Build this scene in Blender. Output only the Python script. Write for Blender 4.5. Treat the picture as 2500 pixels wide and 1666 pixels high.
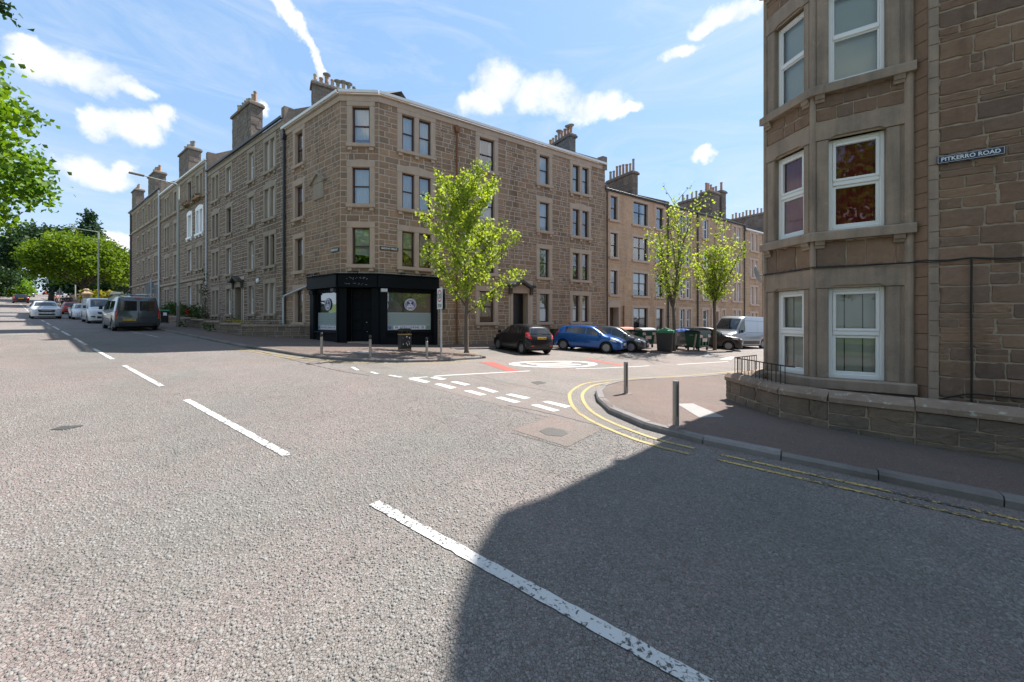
import bpy, math, random
import numpy as np
from mathutils import Vector, Matrix
from mathutils.bvhtree import BVHTree
R = random.Random(7)
for o in list(bpy.data.objects): bpy.data.objects.remove(o)
C = bpy.context.scene.collection
rad = math.radians

# ------------------------------------------------------------------ camera, sky, sun, exposure
CAMZ = 1.87
FPX, CX, HY = 920.0, 1250.0, 782.0
cd = bpy.data.cameras.new('camera'); cam = bpy.data.objects.new('camera', cd); C.objects.link(cam)
cam.location = (0, 0, CAMZ); cam.rotation_euler = (rad(90), 0, 0)
cd.sensor_width = 36; cd.lens = 36*FPX/2500; cd.shift_y = -(833-HY)/2500
cd.clip_start = 0.05; cd.clip_end = 3000
sc = bpy.context.scene; sc.camera = cam
sc.view_settings.view_transform = 'Standard'; sc.view_settings.look = 'None'
sc.view_settings.gamma = 1; sc.view_settings.use_curve_mapping = False
sc.view_settings.exposure = 1.2
SUN_AZ, SUN_EL = 47.3, 56.3
SKY = 0.102

def nd(nt, t, **kw):
    n = nt.nodes.new(t)
    for k, v in kw.items():
        if k in ('op',): n.operation = v
        else: setattr(n, k, v)
    return n
def math_(nt, op, a, b=None, c=None, clamp=False):
    n = nt.nodes.new('ShaderNodeMath'); n.operation = op; n.use_clamp = clamp
    for i, x in enumerate((a, b, c)):
        if x is None: continue
        if isinstance(x, (int, float)): n.inputs[i].default_value = x
        else: nt.links.new(x, n.inputs[i])
    return n.outputs[0]
def mix_(nt, fac, a, b, blend='MIX'):
    n = nt.nodes.new('ShaderNodeMix'); n.data_type = 'RGBA'; n.blend_type = blend; n.clamp_factor = True
    for idx, x in ((0, fac), (6, a), (7, b)):
        if isinstance(x, (int, float)): n.inputs[idx].default_value = x
        elif isinstance(x, (tuple, list)): n.inputs[idx].default_value = (*x[:3], 1)
        else: nt.links.new(x, n.inputs[idx])
    return n.outputs[2]
def ramp_(nt, fac, stops, interp='LINEAR'):
    n = nt.nodes.new('ShaderNodeValToRGB'); cr = n.color_ramp; cr.interpolation = interp
    while len(cr.elements) < len(stops): cr.elements.new(0.5)
    for e, (p, c) in zip(cr.elements, stops):
        e.position = p; e.color = (*c, 1) if len(c) == 3 else c
    nt.links.new(fac, n.inputs[0]); return n.outputs[0]
def noise_(nt, vec, scale, detail=4, rough=.55, dist=0):
    n = nt.nodes.new('ShaderNodeTexNoise'); n.inputs['Scale'].default_value = scale
    n.inputs['Detail'].default_value = detail; n.inputs['Roughness'].default_value = rough
    n.inputs['Distortion'].default_value = dist
    if vec is not None: nt.links.new(vec, n.inputs['Vector'])
    return n.outputs['Fac']

world = bpy.data.worlds.new('World'); sc.world = world; world.use_nodes = True
wt = world.node_tree; wt.nodes.clear()
sky = wt.nodes.new('ShaderNodeTexSky'); sky.sky_type = 'NISHITA'; sky.sun_disc = False
sky.sun_elevation = rad(SUN_EL); sky.sun_rotation = rad(SUN_AZ)
sky.air_density = 1.0; sky.dust_density = 0.6; sky.ozone_density = 2.2
tc = wt.nodes.new('ShaderNodeTexCoord'); sep = wt.nodes.new('ShaderNodeSeparateXYZ')
wt.links.new(tc.outputs['Generated'], sep.inputs[0])
az = math_(wt, 'ARCTAN2', sep.outputs[0], sep.outputs[1]); el = math_(wt, 'ARCSINE', sep.outputs[2])
# cumulus: azimuth, elevation, half-width, half-height (degrees); out-of-view ones added to whiten shade light
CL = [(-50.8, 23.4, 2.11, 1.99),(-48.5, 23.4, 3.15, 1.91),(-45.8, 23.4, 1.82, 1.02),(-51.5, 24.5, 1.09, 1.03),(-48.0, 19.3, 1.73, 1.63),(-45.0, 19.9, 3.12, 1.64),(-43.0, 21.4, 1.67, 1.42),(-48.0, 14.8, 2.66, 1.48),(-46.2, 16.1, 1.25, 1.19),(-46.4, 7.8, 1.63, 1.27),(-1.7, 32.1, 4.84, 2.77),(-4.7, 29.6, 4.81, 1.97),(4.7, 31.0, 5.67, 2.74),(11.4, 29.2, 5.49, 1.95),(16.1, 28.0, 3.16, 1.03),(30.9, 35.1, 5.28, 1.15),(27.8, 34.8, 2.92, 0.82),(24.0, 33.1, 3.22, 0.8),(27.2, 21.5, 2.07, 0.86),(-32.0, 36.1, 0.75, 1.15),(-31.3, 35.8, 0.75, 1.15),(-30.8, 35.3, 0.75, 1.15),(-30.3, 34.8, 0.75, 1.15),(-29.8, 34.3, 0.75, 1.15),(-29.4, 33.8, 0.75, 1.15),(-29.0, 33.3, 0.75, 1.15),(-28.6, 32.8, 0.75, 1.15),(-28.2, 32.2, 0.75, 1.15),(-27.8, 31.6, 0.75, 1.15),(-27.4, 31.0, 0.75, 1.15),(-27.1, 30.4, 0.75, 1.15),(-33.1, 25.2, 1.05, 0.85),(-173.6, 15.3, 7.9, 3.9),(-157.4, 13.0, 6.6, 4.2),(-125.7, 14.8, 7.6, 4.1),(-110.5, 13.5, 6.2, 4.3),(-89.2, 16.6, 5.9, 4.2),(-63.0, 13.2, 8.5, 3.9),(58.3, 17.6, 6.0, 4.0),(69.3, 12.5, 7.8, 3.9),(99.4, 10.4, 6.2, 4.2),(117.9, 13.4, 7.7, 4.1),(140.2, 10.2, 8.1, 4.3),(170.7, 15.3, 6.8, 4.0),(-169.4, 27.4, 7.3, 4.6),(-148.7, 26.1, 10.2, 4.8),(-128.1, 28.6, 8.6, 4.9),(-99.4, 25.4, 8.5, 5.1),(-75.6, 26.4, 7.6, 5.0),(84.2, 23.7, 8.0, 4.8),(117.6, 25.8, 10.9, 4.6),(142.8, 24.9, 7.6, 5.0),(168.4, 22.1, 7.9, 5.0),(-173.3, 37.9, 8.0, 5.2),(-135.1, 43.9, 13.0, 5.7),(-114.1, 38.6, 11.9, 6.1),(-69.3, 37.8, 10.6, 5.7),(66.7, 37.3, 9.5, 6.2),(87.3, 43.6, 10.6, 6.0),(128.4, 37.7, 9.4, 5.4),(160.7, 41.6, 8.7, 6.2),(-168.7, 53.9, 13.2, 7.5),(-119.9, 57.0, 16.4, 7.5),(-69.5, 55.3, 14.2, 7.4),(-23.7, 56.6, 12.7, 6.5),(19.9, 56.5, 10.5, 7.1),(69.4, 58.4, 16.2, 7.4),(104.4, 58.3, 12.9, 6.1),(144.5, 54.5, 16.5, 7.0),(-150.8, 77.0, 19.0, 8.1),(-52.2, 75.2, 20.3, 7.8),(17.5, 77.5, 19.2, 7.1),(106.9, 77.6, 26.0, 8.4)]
wv = wt.nodes.new('ShaderNodeTexNoise'); wv.inputs['Scale'].default_value = 13; wv.inputs['Detail'].default_value = 7; wv.inputs['Roughness'].default_value = .6
wt.links.new(tc.outputs['Generated'], wv.inputs['Vector'])
ws = wt.nodes.new('ShaderNodeSeparateColor'); wt.links.new(wv.outputs['Color'], ws.inputs[0])
azw = math_(wt, 'ADD', az, math_(wt, 'MULTIPLY', math_(wt, 'SUBTRACT', ws.outputs[0], .5), .10))
elw = math_(wt, 'ADD', el, math_(wt, 'MULTIPLY', math_(wt, 'SUBTRACT', ws.outputs[1], .5), .07))
cur = None
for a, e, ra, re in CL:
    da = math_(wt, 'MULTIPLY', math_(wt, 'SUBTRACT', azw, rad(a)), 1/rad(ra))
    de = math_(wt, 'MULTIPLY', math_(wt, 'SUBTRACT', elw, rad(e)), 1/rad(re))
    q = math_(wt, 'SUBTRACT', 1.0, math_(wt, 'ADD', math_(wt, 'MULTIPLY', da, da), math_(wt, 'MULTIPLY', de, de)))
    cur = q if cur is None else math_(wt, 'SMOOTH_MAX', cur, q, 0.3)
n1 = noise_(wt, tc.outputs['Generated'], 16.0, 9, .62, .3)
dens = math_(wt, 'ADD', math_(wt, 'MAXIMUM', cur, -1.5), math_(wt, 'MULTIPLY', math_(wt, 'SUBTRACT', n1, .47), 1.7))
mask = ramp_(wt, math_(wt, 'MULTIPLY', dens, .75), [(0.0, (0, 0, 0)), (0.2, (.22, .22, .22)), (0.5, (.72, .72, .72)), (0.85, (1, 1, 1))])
strk = wt.nodes.new('ShaderNodeMapping'); strk.inputs['Scale'].default_value = (1.2, 1.2, 5.0)
wt.links.new(tc.outputs['Generated'], strk.inputs[0])
cir = noise_(wt, strk.outputs[0], 2.4, 8, .65, 1.5)
cirm = math_(wt, 'MULTIPLY', math_(wt, 'SUBTRACT', cir, .45, clamp=True), 1.3, clamp=True)
hor = ramp_(wt, sep.outputs[2], [(0.0, (.85, .85, .85)), (0.14, (.38, .38, .38)), (0.35, (.06, .06, .06)), (0.6, (0, 0, 0))])
skyc = mix_(wt, 0.65, sky.outputs[0], (1.6, 2.75, 4.4))
skyc = mix_(wt, hor, skyc, (3.5, 3.95, 4.5))
skyc = mix_(wt, cirm, skyc, (3.7, 4.0, 4.4))
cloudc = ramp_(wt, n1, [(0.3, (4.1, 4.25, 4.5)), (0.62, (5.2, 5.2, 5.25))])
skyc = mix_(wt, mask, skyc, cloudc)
bg = wt.nodes.new('ShaderNodeBackground'); bg.inputs['Strength'].default_value = SKY
wt.links.new(skyc, bg.inputs[0])
wo = wt.nodes.new('ShaderNodeOutputWorld'); wt.links.new(bg.outputs[0], wo.inputs[0])

sd = bpy.data.lights.new('sun', 'SUN'); sd.energy = 4.8; sd.angle = rad(.53); sd.color = (1, .95, .88)
sun = bpy.data.objects.new('sun', sd); C.objects.link(sun)
SDIR = Vector((math.sin(rad(SUN_AZ))*math.cos(rad(SUN_EL)), math.cos(rad(SUN_AZ))*math.cos(rad(SUN_EL)), math.sin(rad(SUN_EL))))
sun.rotation_euler = (-SDIR).to_track_quat('-Z', 'Y').to_euler(); sun.location = (30, 20, 40)

# ------------------------------------------------------------------ lie of the land
US = (-.8054, .5927)      # along Pitkerro Road, uphill
UN = (.5927, .8054)       # across it, towards the tenements
UB = (.8425, .5388)       # along Baldovan Terrace
def sn(x, y): return (US[0]*x+US[1]*y, UN[0]*x+UN[1]*y)
def xy(s, n): return (US[0]*s+UN[0]*n, US[1]*s+UN[1]*n)
def gsn(s, n):
    z = .036*s
    if s > 55:
        t = min(s, 85)-55; z += .5*(.022/30)*t*t
        if s > 85: z += .022*(min(s, 260)-85)
        if s > 260: z -= .05*(s-260)
    if n < 7: z += .01*(max(n, -8)-2.1)
    elif n < 14: z += .049-.035*(n-7)
    else: z += -.196-.012*(n-14)
    return z
def G(x, y): return gsn(*sn(x, y))
def gp(px, py, dz=0):
    """the point of the ground (raised by dz) that the photograph shows at a source pixel"""
    lo = None; Y = 1.2; ang = (px-CX)/FPX; ve = (HY-py)/FPX
    f = lambda Y: CAMZ+ve*Y-(G(ang*Y, Y)+dz)
    while Y < 400:
        if f(Y) <= 0: break
        lo = Y; Y *= 1.02
    lo = lo or 1.0; hi = Y
    for _ in range(30):
        m = .5*(lo+hi)
        if f(m) > 0: lo = m
        else: hi = m
    return (ang*hi, hi)

# ------------------------------------------------------------------ mesh helpers
class MB:
    def __init__(s): s.v = []; s.f = []; s.mi = []; s.t = []
    def face(s, pts, mi=0, t=0.0):
        b = len(s.v); s.v += [tuple(p) for p in pts]; s.f.append(tuple(range(b, b+len(pts)))); s.mi.append(mi); s.t.append(t)
    def mesh(s, vs, fs, mi=0, t=0.0):
        b = len(s.v); s.v += [tuple(p) for p in vs]
        for f in fs: s.f.append(tuple(b+i for i in f)); s.mi.append(mi); s.t.append(t)
    def box(s, a0, a1, b0, b1, c0, c1, ch=0.0, mi=0, t=0.0, M=None):
        """a box; the face at c1 is the outer one and gets a chamfer ch"""
        if ch > 0:
            vs = [(a0, b0, c0), (a1, b0, c0), (a1, b1, c0), (a0, b1, c0),
                  (a0, b0, c1-ch), (a1, b0, c1-ch), (a1, b1, c1-ch), (a0, b1, c1-ch),
                  (a0+ch, b0+ch, c1), (a1-ch, b0+ch, c1), (a1-ch, b1-ch, c1), (a0+ch, b1-ch, c1)]
            fs = [(3, 2, 1, 0), (0, 1, 5, 4), (1, 2, 6, 5), (2, 3, 7, 6), (3, 0, 4, 7),
                  (4, 5, 9, 8), (5, 6, 10, 9), (6, 7, 11, 10), (7, 4, 8, 11), (8, 9, 10, 11)]
        else:
            vs = [(a0, b0, c0), (a1, b0, c0), (a1, b1, c0), (a0, b1, c0), (a0, b0, c1), (a1, b0, c1), (a1, b1, c1), (a0, b1, c1)]
            fs = [(3, 2, 1, 0), (4, 5, 6, 7), (0, 1, 5, 4), (1, 2, 6, 5), (2, 3, 7, 6), (3, 0, 4, 7)]
        if M is not None: vs = [tuple(M @ Vector(p)) for p in vs]
        s.mesh(vs, fs, mi, t)
    def prism(s, poly, c0, c1, mi=0, M=None, t=0.0):
        """polygon in (a,b), extruded from c0 to c1"""
        n = len(poly); vs = [(p[0], p[1], c0) for p in poly]+[(p[0], p[1], c1) for p in poly]
        if M is not None: vs = [tuple(M @ Vector(p)) for p in vs]
        fs = [tuple(range(n, 2*n)), tuple(reversed(range(n)))]+[(i, (i+1) % n, n+(i+1) % n, n+i) for i in range(n)]
        s.mesh(vs, fs, mi, t)
    def tube(s, pts, r, n=8, mi=0, cap=True, t=0.0):
        """tube along points; r a number or one radius per point"""
        P = [Vector(p) for p in pts]; rs = r if isinstance(r, (list, tuple)) else [r]*len(P)
        b = len(s.v); ref = None
        for i, p in enumerate(P):
            d = (P[min(i+1, len(P)-1)]-P[max(i-1, 0)])
            d = d.normalized() if d.length > 1e-9 else Vector((0, 0, 1))
            if ref is None:
                ref = Vector((1, 0, 0)) if abs(d.x) < .8 else Vector((0, 1, 0))
            a = (ref-d*ref.dot(d)); a = a.normalized() if a.length > 1e-6 else d.orthogonal().normalized()
            ref = a; c = d.cross(a)
            for k in range(n):
                q = 2*math.pi*k/n; s.v.append(tuple(p+(a*math.cos(q)+c*math.sin(q))*rs[i]))
        for i in range(len(P)-1):
            for k in range(n):
                k2 = (k+1) % n
                s.f.append((b+i*n+k, b+i*n+k2, b+(i+1)*n+k2, b+(i+1)*n+k)); s.mi.append(mi); s.t.append(t)
        if cap:
            s.f.append(tuple(b+k for k in reversed(range(n)))); s.mi.append(mi); s.t.append(t)
            s.f.append(tuple(b+(len(P)-1)*n+k for k in range(n))); s.mi.append(mi); s.t.append(t)
    def lathe(s, prof, n=16, M=None, mi=0, t=0.0):
        """profile of (radius, height), about the third axis"""
        b = len(s.v)
        for r_, z in prof:
            for k in range(n):
                q = 2*math.pi*k/n; p = Vector((r_*math.cos(q), r_*math.sin(q), z))
                s.v.append(tuple(M @ p) if M is not None else tuple(p))
        for i in range(len(prof)-1):
            for k in range(n):
                k2 = (k+1) % n
                s.f.append((b+i*n+k, b+i*n+k2, b+(i+1)*n+k2, b+(i+1)*n+k)); s.mi.append(mi); s.t.append(t)
        if prof[0][0] > 1e-4: s.f.append(tuple(b+k for k in reversed(range(n)))); s.mi.append(mi); s.t.append(t)
        if prof[-1][0] > 1e-4: s.f.append(tuple(b+(len(prof)-1)*n+k for k in range(n))); s.mi.append(mi); s.t.append(t)
    def data(s, name, mats, smooth=False, tone=False):
        me = bpy.data.meshes.new(name); me.from_pydata(s.v, [], s.f)
        if not isinstance(mats, (list, tuple)): mats = [mats]
        for m in mats: me.materials.append(m)
        if len(mats) > 1: me.polygons.foreach_set('material_index', s.mi)
        if smooth: me.polygons.foreach_set('use_smooth', [True]*len(s.f))
        if tone:
            at = me.attributes.new('tone', 'FLOAT', 'FACE'); at.data.foreach_set('value', s.t)
        me.update(); return me
    def build(s, name, mats, parent=None, M=None, smooth=False, tone=False):
        return put(name, s.data(name, mats, smooth, tone), parent, M)
def put(name, me, parent=None, M=None):
    o = bpy.data.objects.new(name, me); C.objects.link(o)
    if M is not None: o.matrix_basis = M
    if parent is not None:
        o.parent = parent; o.matrix_parent_inverse = WM[parent.as_pointer()].inverted()
    WM[o.as_pointer()] = (M or Matrix()).copy()
    return o
WM = {}
def thing(name, label, cat, M=None, group=None):
    o = put(name, None, None, M or Matrix()); o.empty_display_size = .3
    return tag(o, label, cat, group)
def tag(o, label, cat, group=None):
    o['label'] = label; o['category'] = cat
    if group: o['group'] = group
    return o
def struct(o, kind='structure'): o['kind'] = kind; return o
def T(x, y, z): return Matrix.Translation((x, y, z))
def RZ(a): return Matrix.Rotation(a, 4, 'Z')
def heading(dx, dy): return math.atan2(dy, dx)

# ------------------------------------------------------------------ materials
MATS = {}
def newmat(name):
    m = bpy.data.materials.new(name); m.use_nodes = True; nt = m.node_tree; nt.nodes.clear()
    out = nt.nodes.new('ShaderNodeOutputMaterial'); b = nt.nodes.new('ShaderNodeBsdfPrincipled')
    nt.links.new(b.outputs[0], out.inputs[0]); MATS[name] = m
    return m, nt, b
def posn(nt): return nt.nodes.new('ShaderNodeNewGeometry').outputs['Position']
def bump_(nt, b, h, strength, dist=.01):
    n = nt.nodes.new('ShaderNodeBump'); n.inputs['Strength'].default_value = strength; n.inputs['Distance'].default_value = dist
    nt.links.new(h, n.inputs['Height']); nt.links.new(n.outputs[0], b.inputs['Normal'])
def pm(name, col, rough=.6, metal=0.0, var=.12, vs=3.0, fine=0.0, fs=60.0, bump=0.0, bs=40.0, spec=.5, coat=0.0, obj=False):
    m, nt, b = newmat(name)
    v = nt.nodes.new('ShaderNodeTexCoord').outputs['Object'] if obj else posn(nt)
    c = None
    if var > 0:
        n = noise_(nt, v, vs, 5, .6)
        k = math_(nt, 'ADD', 1-var, math_(nt, 'MULTIPLY', n, 2*var))
        if fine > 0:
            k = math_(nt, 'MULTIPLY', k, math_(nt, 'ADD', 1-fine, math_(nt, 'MULTIPLY', noise_(nt, v, fs, 3), 2*fine)))
        cmb = nt.nodes.new('ShaderNodeVectorMath'); cmb.operation = 'SCALE'; cmb.inputs[0].default_value = col
        nt.links.new(k, cmb.inputs['Scale']); nt.links.new(cmb.outputs[0], b.inputs['Base Color'])
    else: b.inputs['Base Color'].default_value = (*col, 1)
    b.inputs['Roughness'].default_value = rough; b.inputs['Metallic'].default_value = metal
    b.inputs['Specular IOR Level'].default_value = spec; b.inputs['Coat Weight'].default_value = coat
    b.inputs['Coat Roughness'].default_value = .03
    if bump > 0: bump_(nt, b, noise_(nt, v, bs, 5, .6), bump, .02)
    return m
def stone_mat(name, stops, bump=.5, bs=22.0, grime=.25, bd=.03, moss=0.0):
    """tone per stone: object random plus the face attribute"""
    m, nt, b = newmat(name); v = posn(nt)
    at = nt.nodes.new('ShaderNodeAttribute'); at.attribute_name = 'tone'
    oi = nt.nodes.new('ShaderNodeObjectInfo')
    t = math_(nt, 'FRACT', math_(nt, 'ADD', at.outputs['Fac'], oi.outputs['Random']))
    n = len(stops); c = ramp_(nt, t, [(i/(n-1), s) for i, s in enumerate(stops)])
    g1 = noise_(nt, v, .55, 5, .6); g2 = noise_(nt, v, 7.0, 6, .65); g3 = noise_(nt, v, bs*3, 3)
    k = math_(nt, 'MULTIPLY', math_(nt, 'ADD', 1-grime, math_(nt, 'MULTIPLY', g1, 2*grime)),
              math_(nt, 'MULTIPLY', math_(nt, 'ADD', .72, math_(nt, 'MULTIPLY', g2, .56)), math_(nt, 'ADD', .8, math_(nt, 'MULTIPLY', g3, .4))))
    sm_ = nt.nodes.new('ShaderNodeMapping'); sm_.inputs['Scale'].default_value = (1.3, 1.3, .16); nt.links.new(v, sm_.inputs[0])
    run = ramp_(nt, noise_(nt, sm_.outputs[0], 1.0, 6, .65), [(.40, (1.08, 1.08, 1.08)), (.56, (.98, .98, .98)), (.70, (.70, .69, .68))])
    c = mix_(nt, 1.0, c, run, 'MULTIPLY')
    vm = nt.nodes.new('ShaderNodeVectorMath'); vm.operation = 'SCALE'
    nt.links.new(c, vm.inputs[0]); nt.links.new(k, vm.inputs['Scale'])
    col = vm.outputs[0]
    if moss > 0:
        mk = ramp_(nt, noise_(nt, v, 9, 7, .7), [(.56, (0, 0, 0)), (.66, (moss, moss, moss))])
        col = mix_(nt, mk, col, (.42, .43, .36))
    nt.links.new(col, b.inputs['Base Color'])
    b.inputs['Roughness'].default_value = .9; b.inputs['Specular IOR Level'].default_value = .25
    sv = nt.nodes.new('ShaderNodeMapping'); sv.inputs['Scale'].default_value = (1, 1, 2.6); nt.links.new(v, sv.inputs[0])
    h = math_(nt, 'ADD', noise_(nt, sv.outputs[0], bs, 7, .68), math_(nt, 'MULTIPLY', noise_(nt, v, bs*.22, 3), 1.2))
    bump_(nt, b, h, bump, bd)
    return m
# ------------------------------------------------------------------ road, pavements, markings
BC = (-6.934, 19.63)       # the corner of the corner tenement on Baldovan Terrace
NB = (.5388, -.8425)
def uw(u, w): return (BC[0]+UB[0]*u+NB[0]*w, BC[1]+UB[1]*u+NB[1]*w)
def P3(p, dz=0): return (p[0], p[1], G(p[0], p[1])+dz)

def asphalt(name, base, chip, cscale, bumpd, patches=True):
    m, nt, b = newmat(name); v = posn(nt)
    vo = nt.nodes.new('ShaderNodeTexVoronoi'); vo.inputs['Scale'].default_value = cscale; nt.links.new(v, vo.inputs['Vector'])
    vo2 = nt.nodes.new('ShaderNodeTexVoronoi'); vo2.feature = 'DISTANCE_TO_EDGE'; vo2.inputs['Scale'].default_value = cscale; nt.links.new(v, vo2.inputs['Vector'])
    sepc = nt.nodes.new('ShaderNodeSeparateColor'); nt.links.new(vo.outputs['Color'], sepc.inputs[0])
    tone = math_(nt, 'ADD', .80, math_(nt, 'MULTIPLY', sepc.outputs[0], .40))
    edge = ramp_(nt, vo2.outputs['Distance'], [(0.0, (.22, .21, .20)), (.055, (1, 1, 1))])
    big = noise_(nt, v, .45, 5, .6); mid = noise_(nt, v, 2.7, 5, .65)
    k = math_(nt, 'MULTIPLY', tone, math_(nt, 'MULTIPLY', math_(nt, 'ADD', .74, math_(nt, 'MULTIPLY', big, .5)), math_(nt, 'ADD', .86, math_(nt, 'MULTIPLY', mid, .28))))
    # worn wheel tracks along the road
    cb = nt.nodes.new('ShaderNodeCombineXYZ')
    for k_, d_ in ((0, (US[0]*.10, US[1]*.10, 0)), (1, (UN[0]*.9, UN[1]*.9, 0))):
        vd = nt.nodes.new('ShaderNodeVectorMath'); vd.operation = 'DOT_PRODUCT'; vd.inputs[1].default_value = d_; nt.links.new(v, vd.inputs[0]); nt.links.new(vd.outputs['Value'], cb.inputs[k_])
    k = math_(nt, 'MULTIPLY', k, math_(nt, 'ADD', .84, math_(nt, 'MULTIPLY', noise_(nt, cb.outputs[0], 1.0, 4, .6), .32)))
    c = mix_(nt, math_(nt, 'MULTIPLY', sepc.outputs[1], .8), base, chip)
    warm = ramp_(nt, noise_(nt, v, .42, 5, .6), [(.38, (.965, 1.01, 1.0)), (.62, (1.07, .985, .985))])
    c = mix_(nt, 1.0, c, warm, 'MULTIPLY')
    c = mix_(nt, 1.0, c, edge, 'MULTIPLY')
    vm = nt.nodes.new('ShaderNodeVectorMath'); vm.operation = 'SCALE'; nt.links.new(c, vm.inputs[0]); nt.links.new(k, vm.inputs['Scale'])
    nt.links.new(vm.outputs[0], b.inputs['Base Color'])
    b.inputs['Roughness'].default_value = .82; b.inputs['Specular IOR Level'].default_value = .35
    h = math_(nt, 'ADD', math_(nt, 'MULTIPLY', math_(nt, 'MINIMUM', vo2.outputs['Distance'], .10), 4.0), math_(nt, 'MULTIPLY', sepc.outputs[2], .9))
    bump_(nt, b, h, .9, bumpd)
    return m
M_road = asphalt('road_asphalt', (0.160, 0.143, 0.132), (0.233, 0.211, 0.200), 60, .008)
M_road2 = asphalt('side_road_asphalt', (0.183, 0.163, 0.150), (0.228, 0.205, 0.189), 110, .005)
M_pave = asphalt('pavement_asphalt', (0.131, 0.102, 0.087), (0.170, 0.133, 0.118), 120, .004)
def specks(m):
    nt = m.node_tree; b = [n for n in nt.nodes if n.type == 'BSDF_PRINCIPLED'][0]
    old = b.inputs['Base Color'].links[0].from_socket; v = posn(nt)
    vo = nt.nodes.new('ShaderNodeTexVoronoi'); vo.inputs['Scale'].default_value = 26; nt.links.new(v, vo.inputs['Vector'])
    s2 = nt.nodes.new('ShaderNodeSeparateColor'); nt.links.new(vo.outputs['Color'], s2.inputs[0])
    dot = math_(nt, 'LESS_THAN', vo.outputs['Distance'], .17); few = math_(nt, 'GREATER_THAN', s2.outputs[0], .62)
    nt.links.new(mix_(nt, math_(nt, 'MULTIPLY', dot, few), old, (.24, .24, .235)), b.inputs['Base Color'])
specks(M_pave)
M_patch = asphalt('patch_asphalt', (0.176, 0.144, 0.128), (0.217, 0.182, 0.164), 130, .004)
M_crack = pm('bitumen_crack', (.03, .028, .027), .8)
def paint(name, col, wear, scale=46):
    m, nt, b = newmat(name); v = posn(nt)
    n = noise_(nt, v, 5, 5, .7); big = noise_(nt, v, .8, 4, .6)
    thr = math_(nt, 'SUBTRACT', .695-.36*wear, math_(nt, 'MULTIPLY', math_(nt, 'SUBTRACT', big, .5), .5))
    grit = math_(nt, 'ADD', math_(nt, 'MULTIPLY', noise_(nt, v, scale, 4, .55, .6), .75), math_(nt, 'MULTIPLY', n, .25))
    hole = math_(nt, 'MULTIPLY', math_(nt, 'SUBTRACT', grit, thr), 14, clamp=True)
    dirt = mix_(nt, math_(nt, 'MULTIPLY', n, .35), col, tuple(x*.6 for x in col))
    nt.links.new(mix_(nt, hole, dirt, (.07, .066, .063)), b.inputs['Base Color'])
    b.inputs['Roughness'].default_value = .7
    bump_(nt, b, math_(nt, 'SUBTRACT', 1, hole), .5, .006)
    return m
M_white = paint('white_road_paint', (.55, .55, .54), .50, 34)
M_white2 = paint('white_road_paint_fresh', (.50, .50, .49), .14, 70)
M_yellow = paint('yellow_road_paint', (.34, .27, .11), .34, 60)
M_yellow2 = paint('yellow_road_paint_faded', (.48, .35, .11), .66, 30)
M_red = paint('red_road_paint', (.30, .075, .06), .14, 80)
M_kerb = stone_mat('kerb_stone', [(0.139, 0.128, 0.120), (0.185, 0.172, 0.166), (0.160, 0.145, 0.138), (0.202, 0.189, 0.184)], .4, 40, .2, .01)
M_slab = pm('concrete_slab', (.25, .24, .23), .85, var=.15, vs=5, fine=.2, fs=80, bump=.2)
M_iron = pm('cast_iron', (.10, .095, .09), .55, .6, var=.3, vs=30, bump=.3, bs=80)

# ground sheet in the streets' own axes
ss = [-300, -120, -60, -30, -15]+[x for x in range(-10, 86, 5)]+[95, 110, 130, 160, 200, 240, 260, 280, 320, 400, 700, 1200]
ns = [-900, -300, -120, -60, -30, -16, -8, -4, 0, 2.1, 4, 6, 7, 8, 10, 12, 14, 17, 20, 25, 30, 40, 60, 100, 200, 500, 1000]
mb = MB()
for s_ in ss:
    for n_ in ns: mb.v.append((*xy(s_, n_), gsn(s_, n_)))
nn = len(ns)
for i in range(len(ss)-1):
    for j in range(nn-1):
        mb.f.append((i*nn+j, i*nn+j+1, (i+1)*nn+j+1, (i+1)*nn+j)); mb.mi.append(0); mb.t.append(0)
road = mb.build('road', M_road); struct(road)
me = road.data
if me.polygons[0].normal.z < 0: me.flip_normals()

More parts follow.
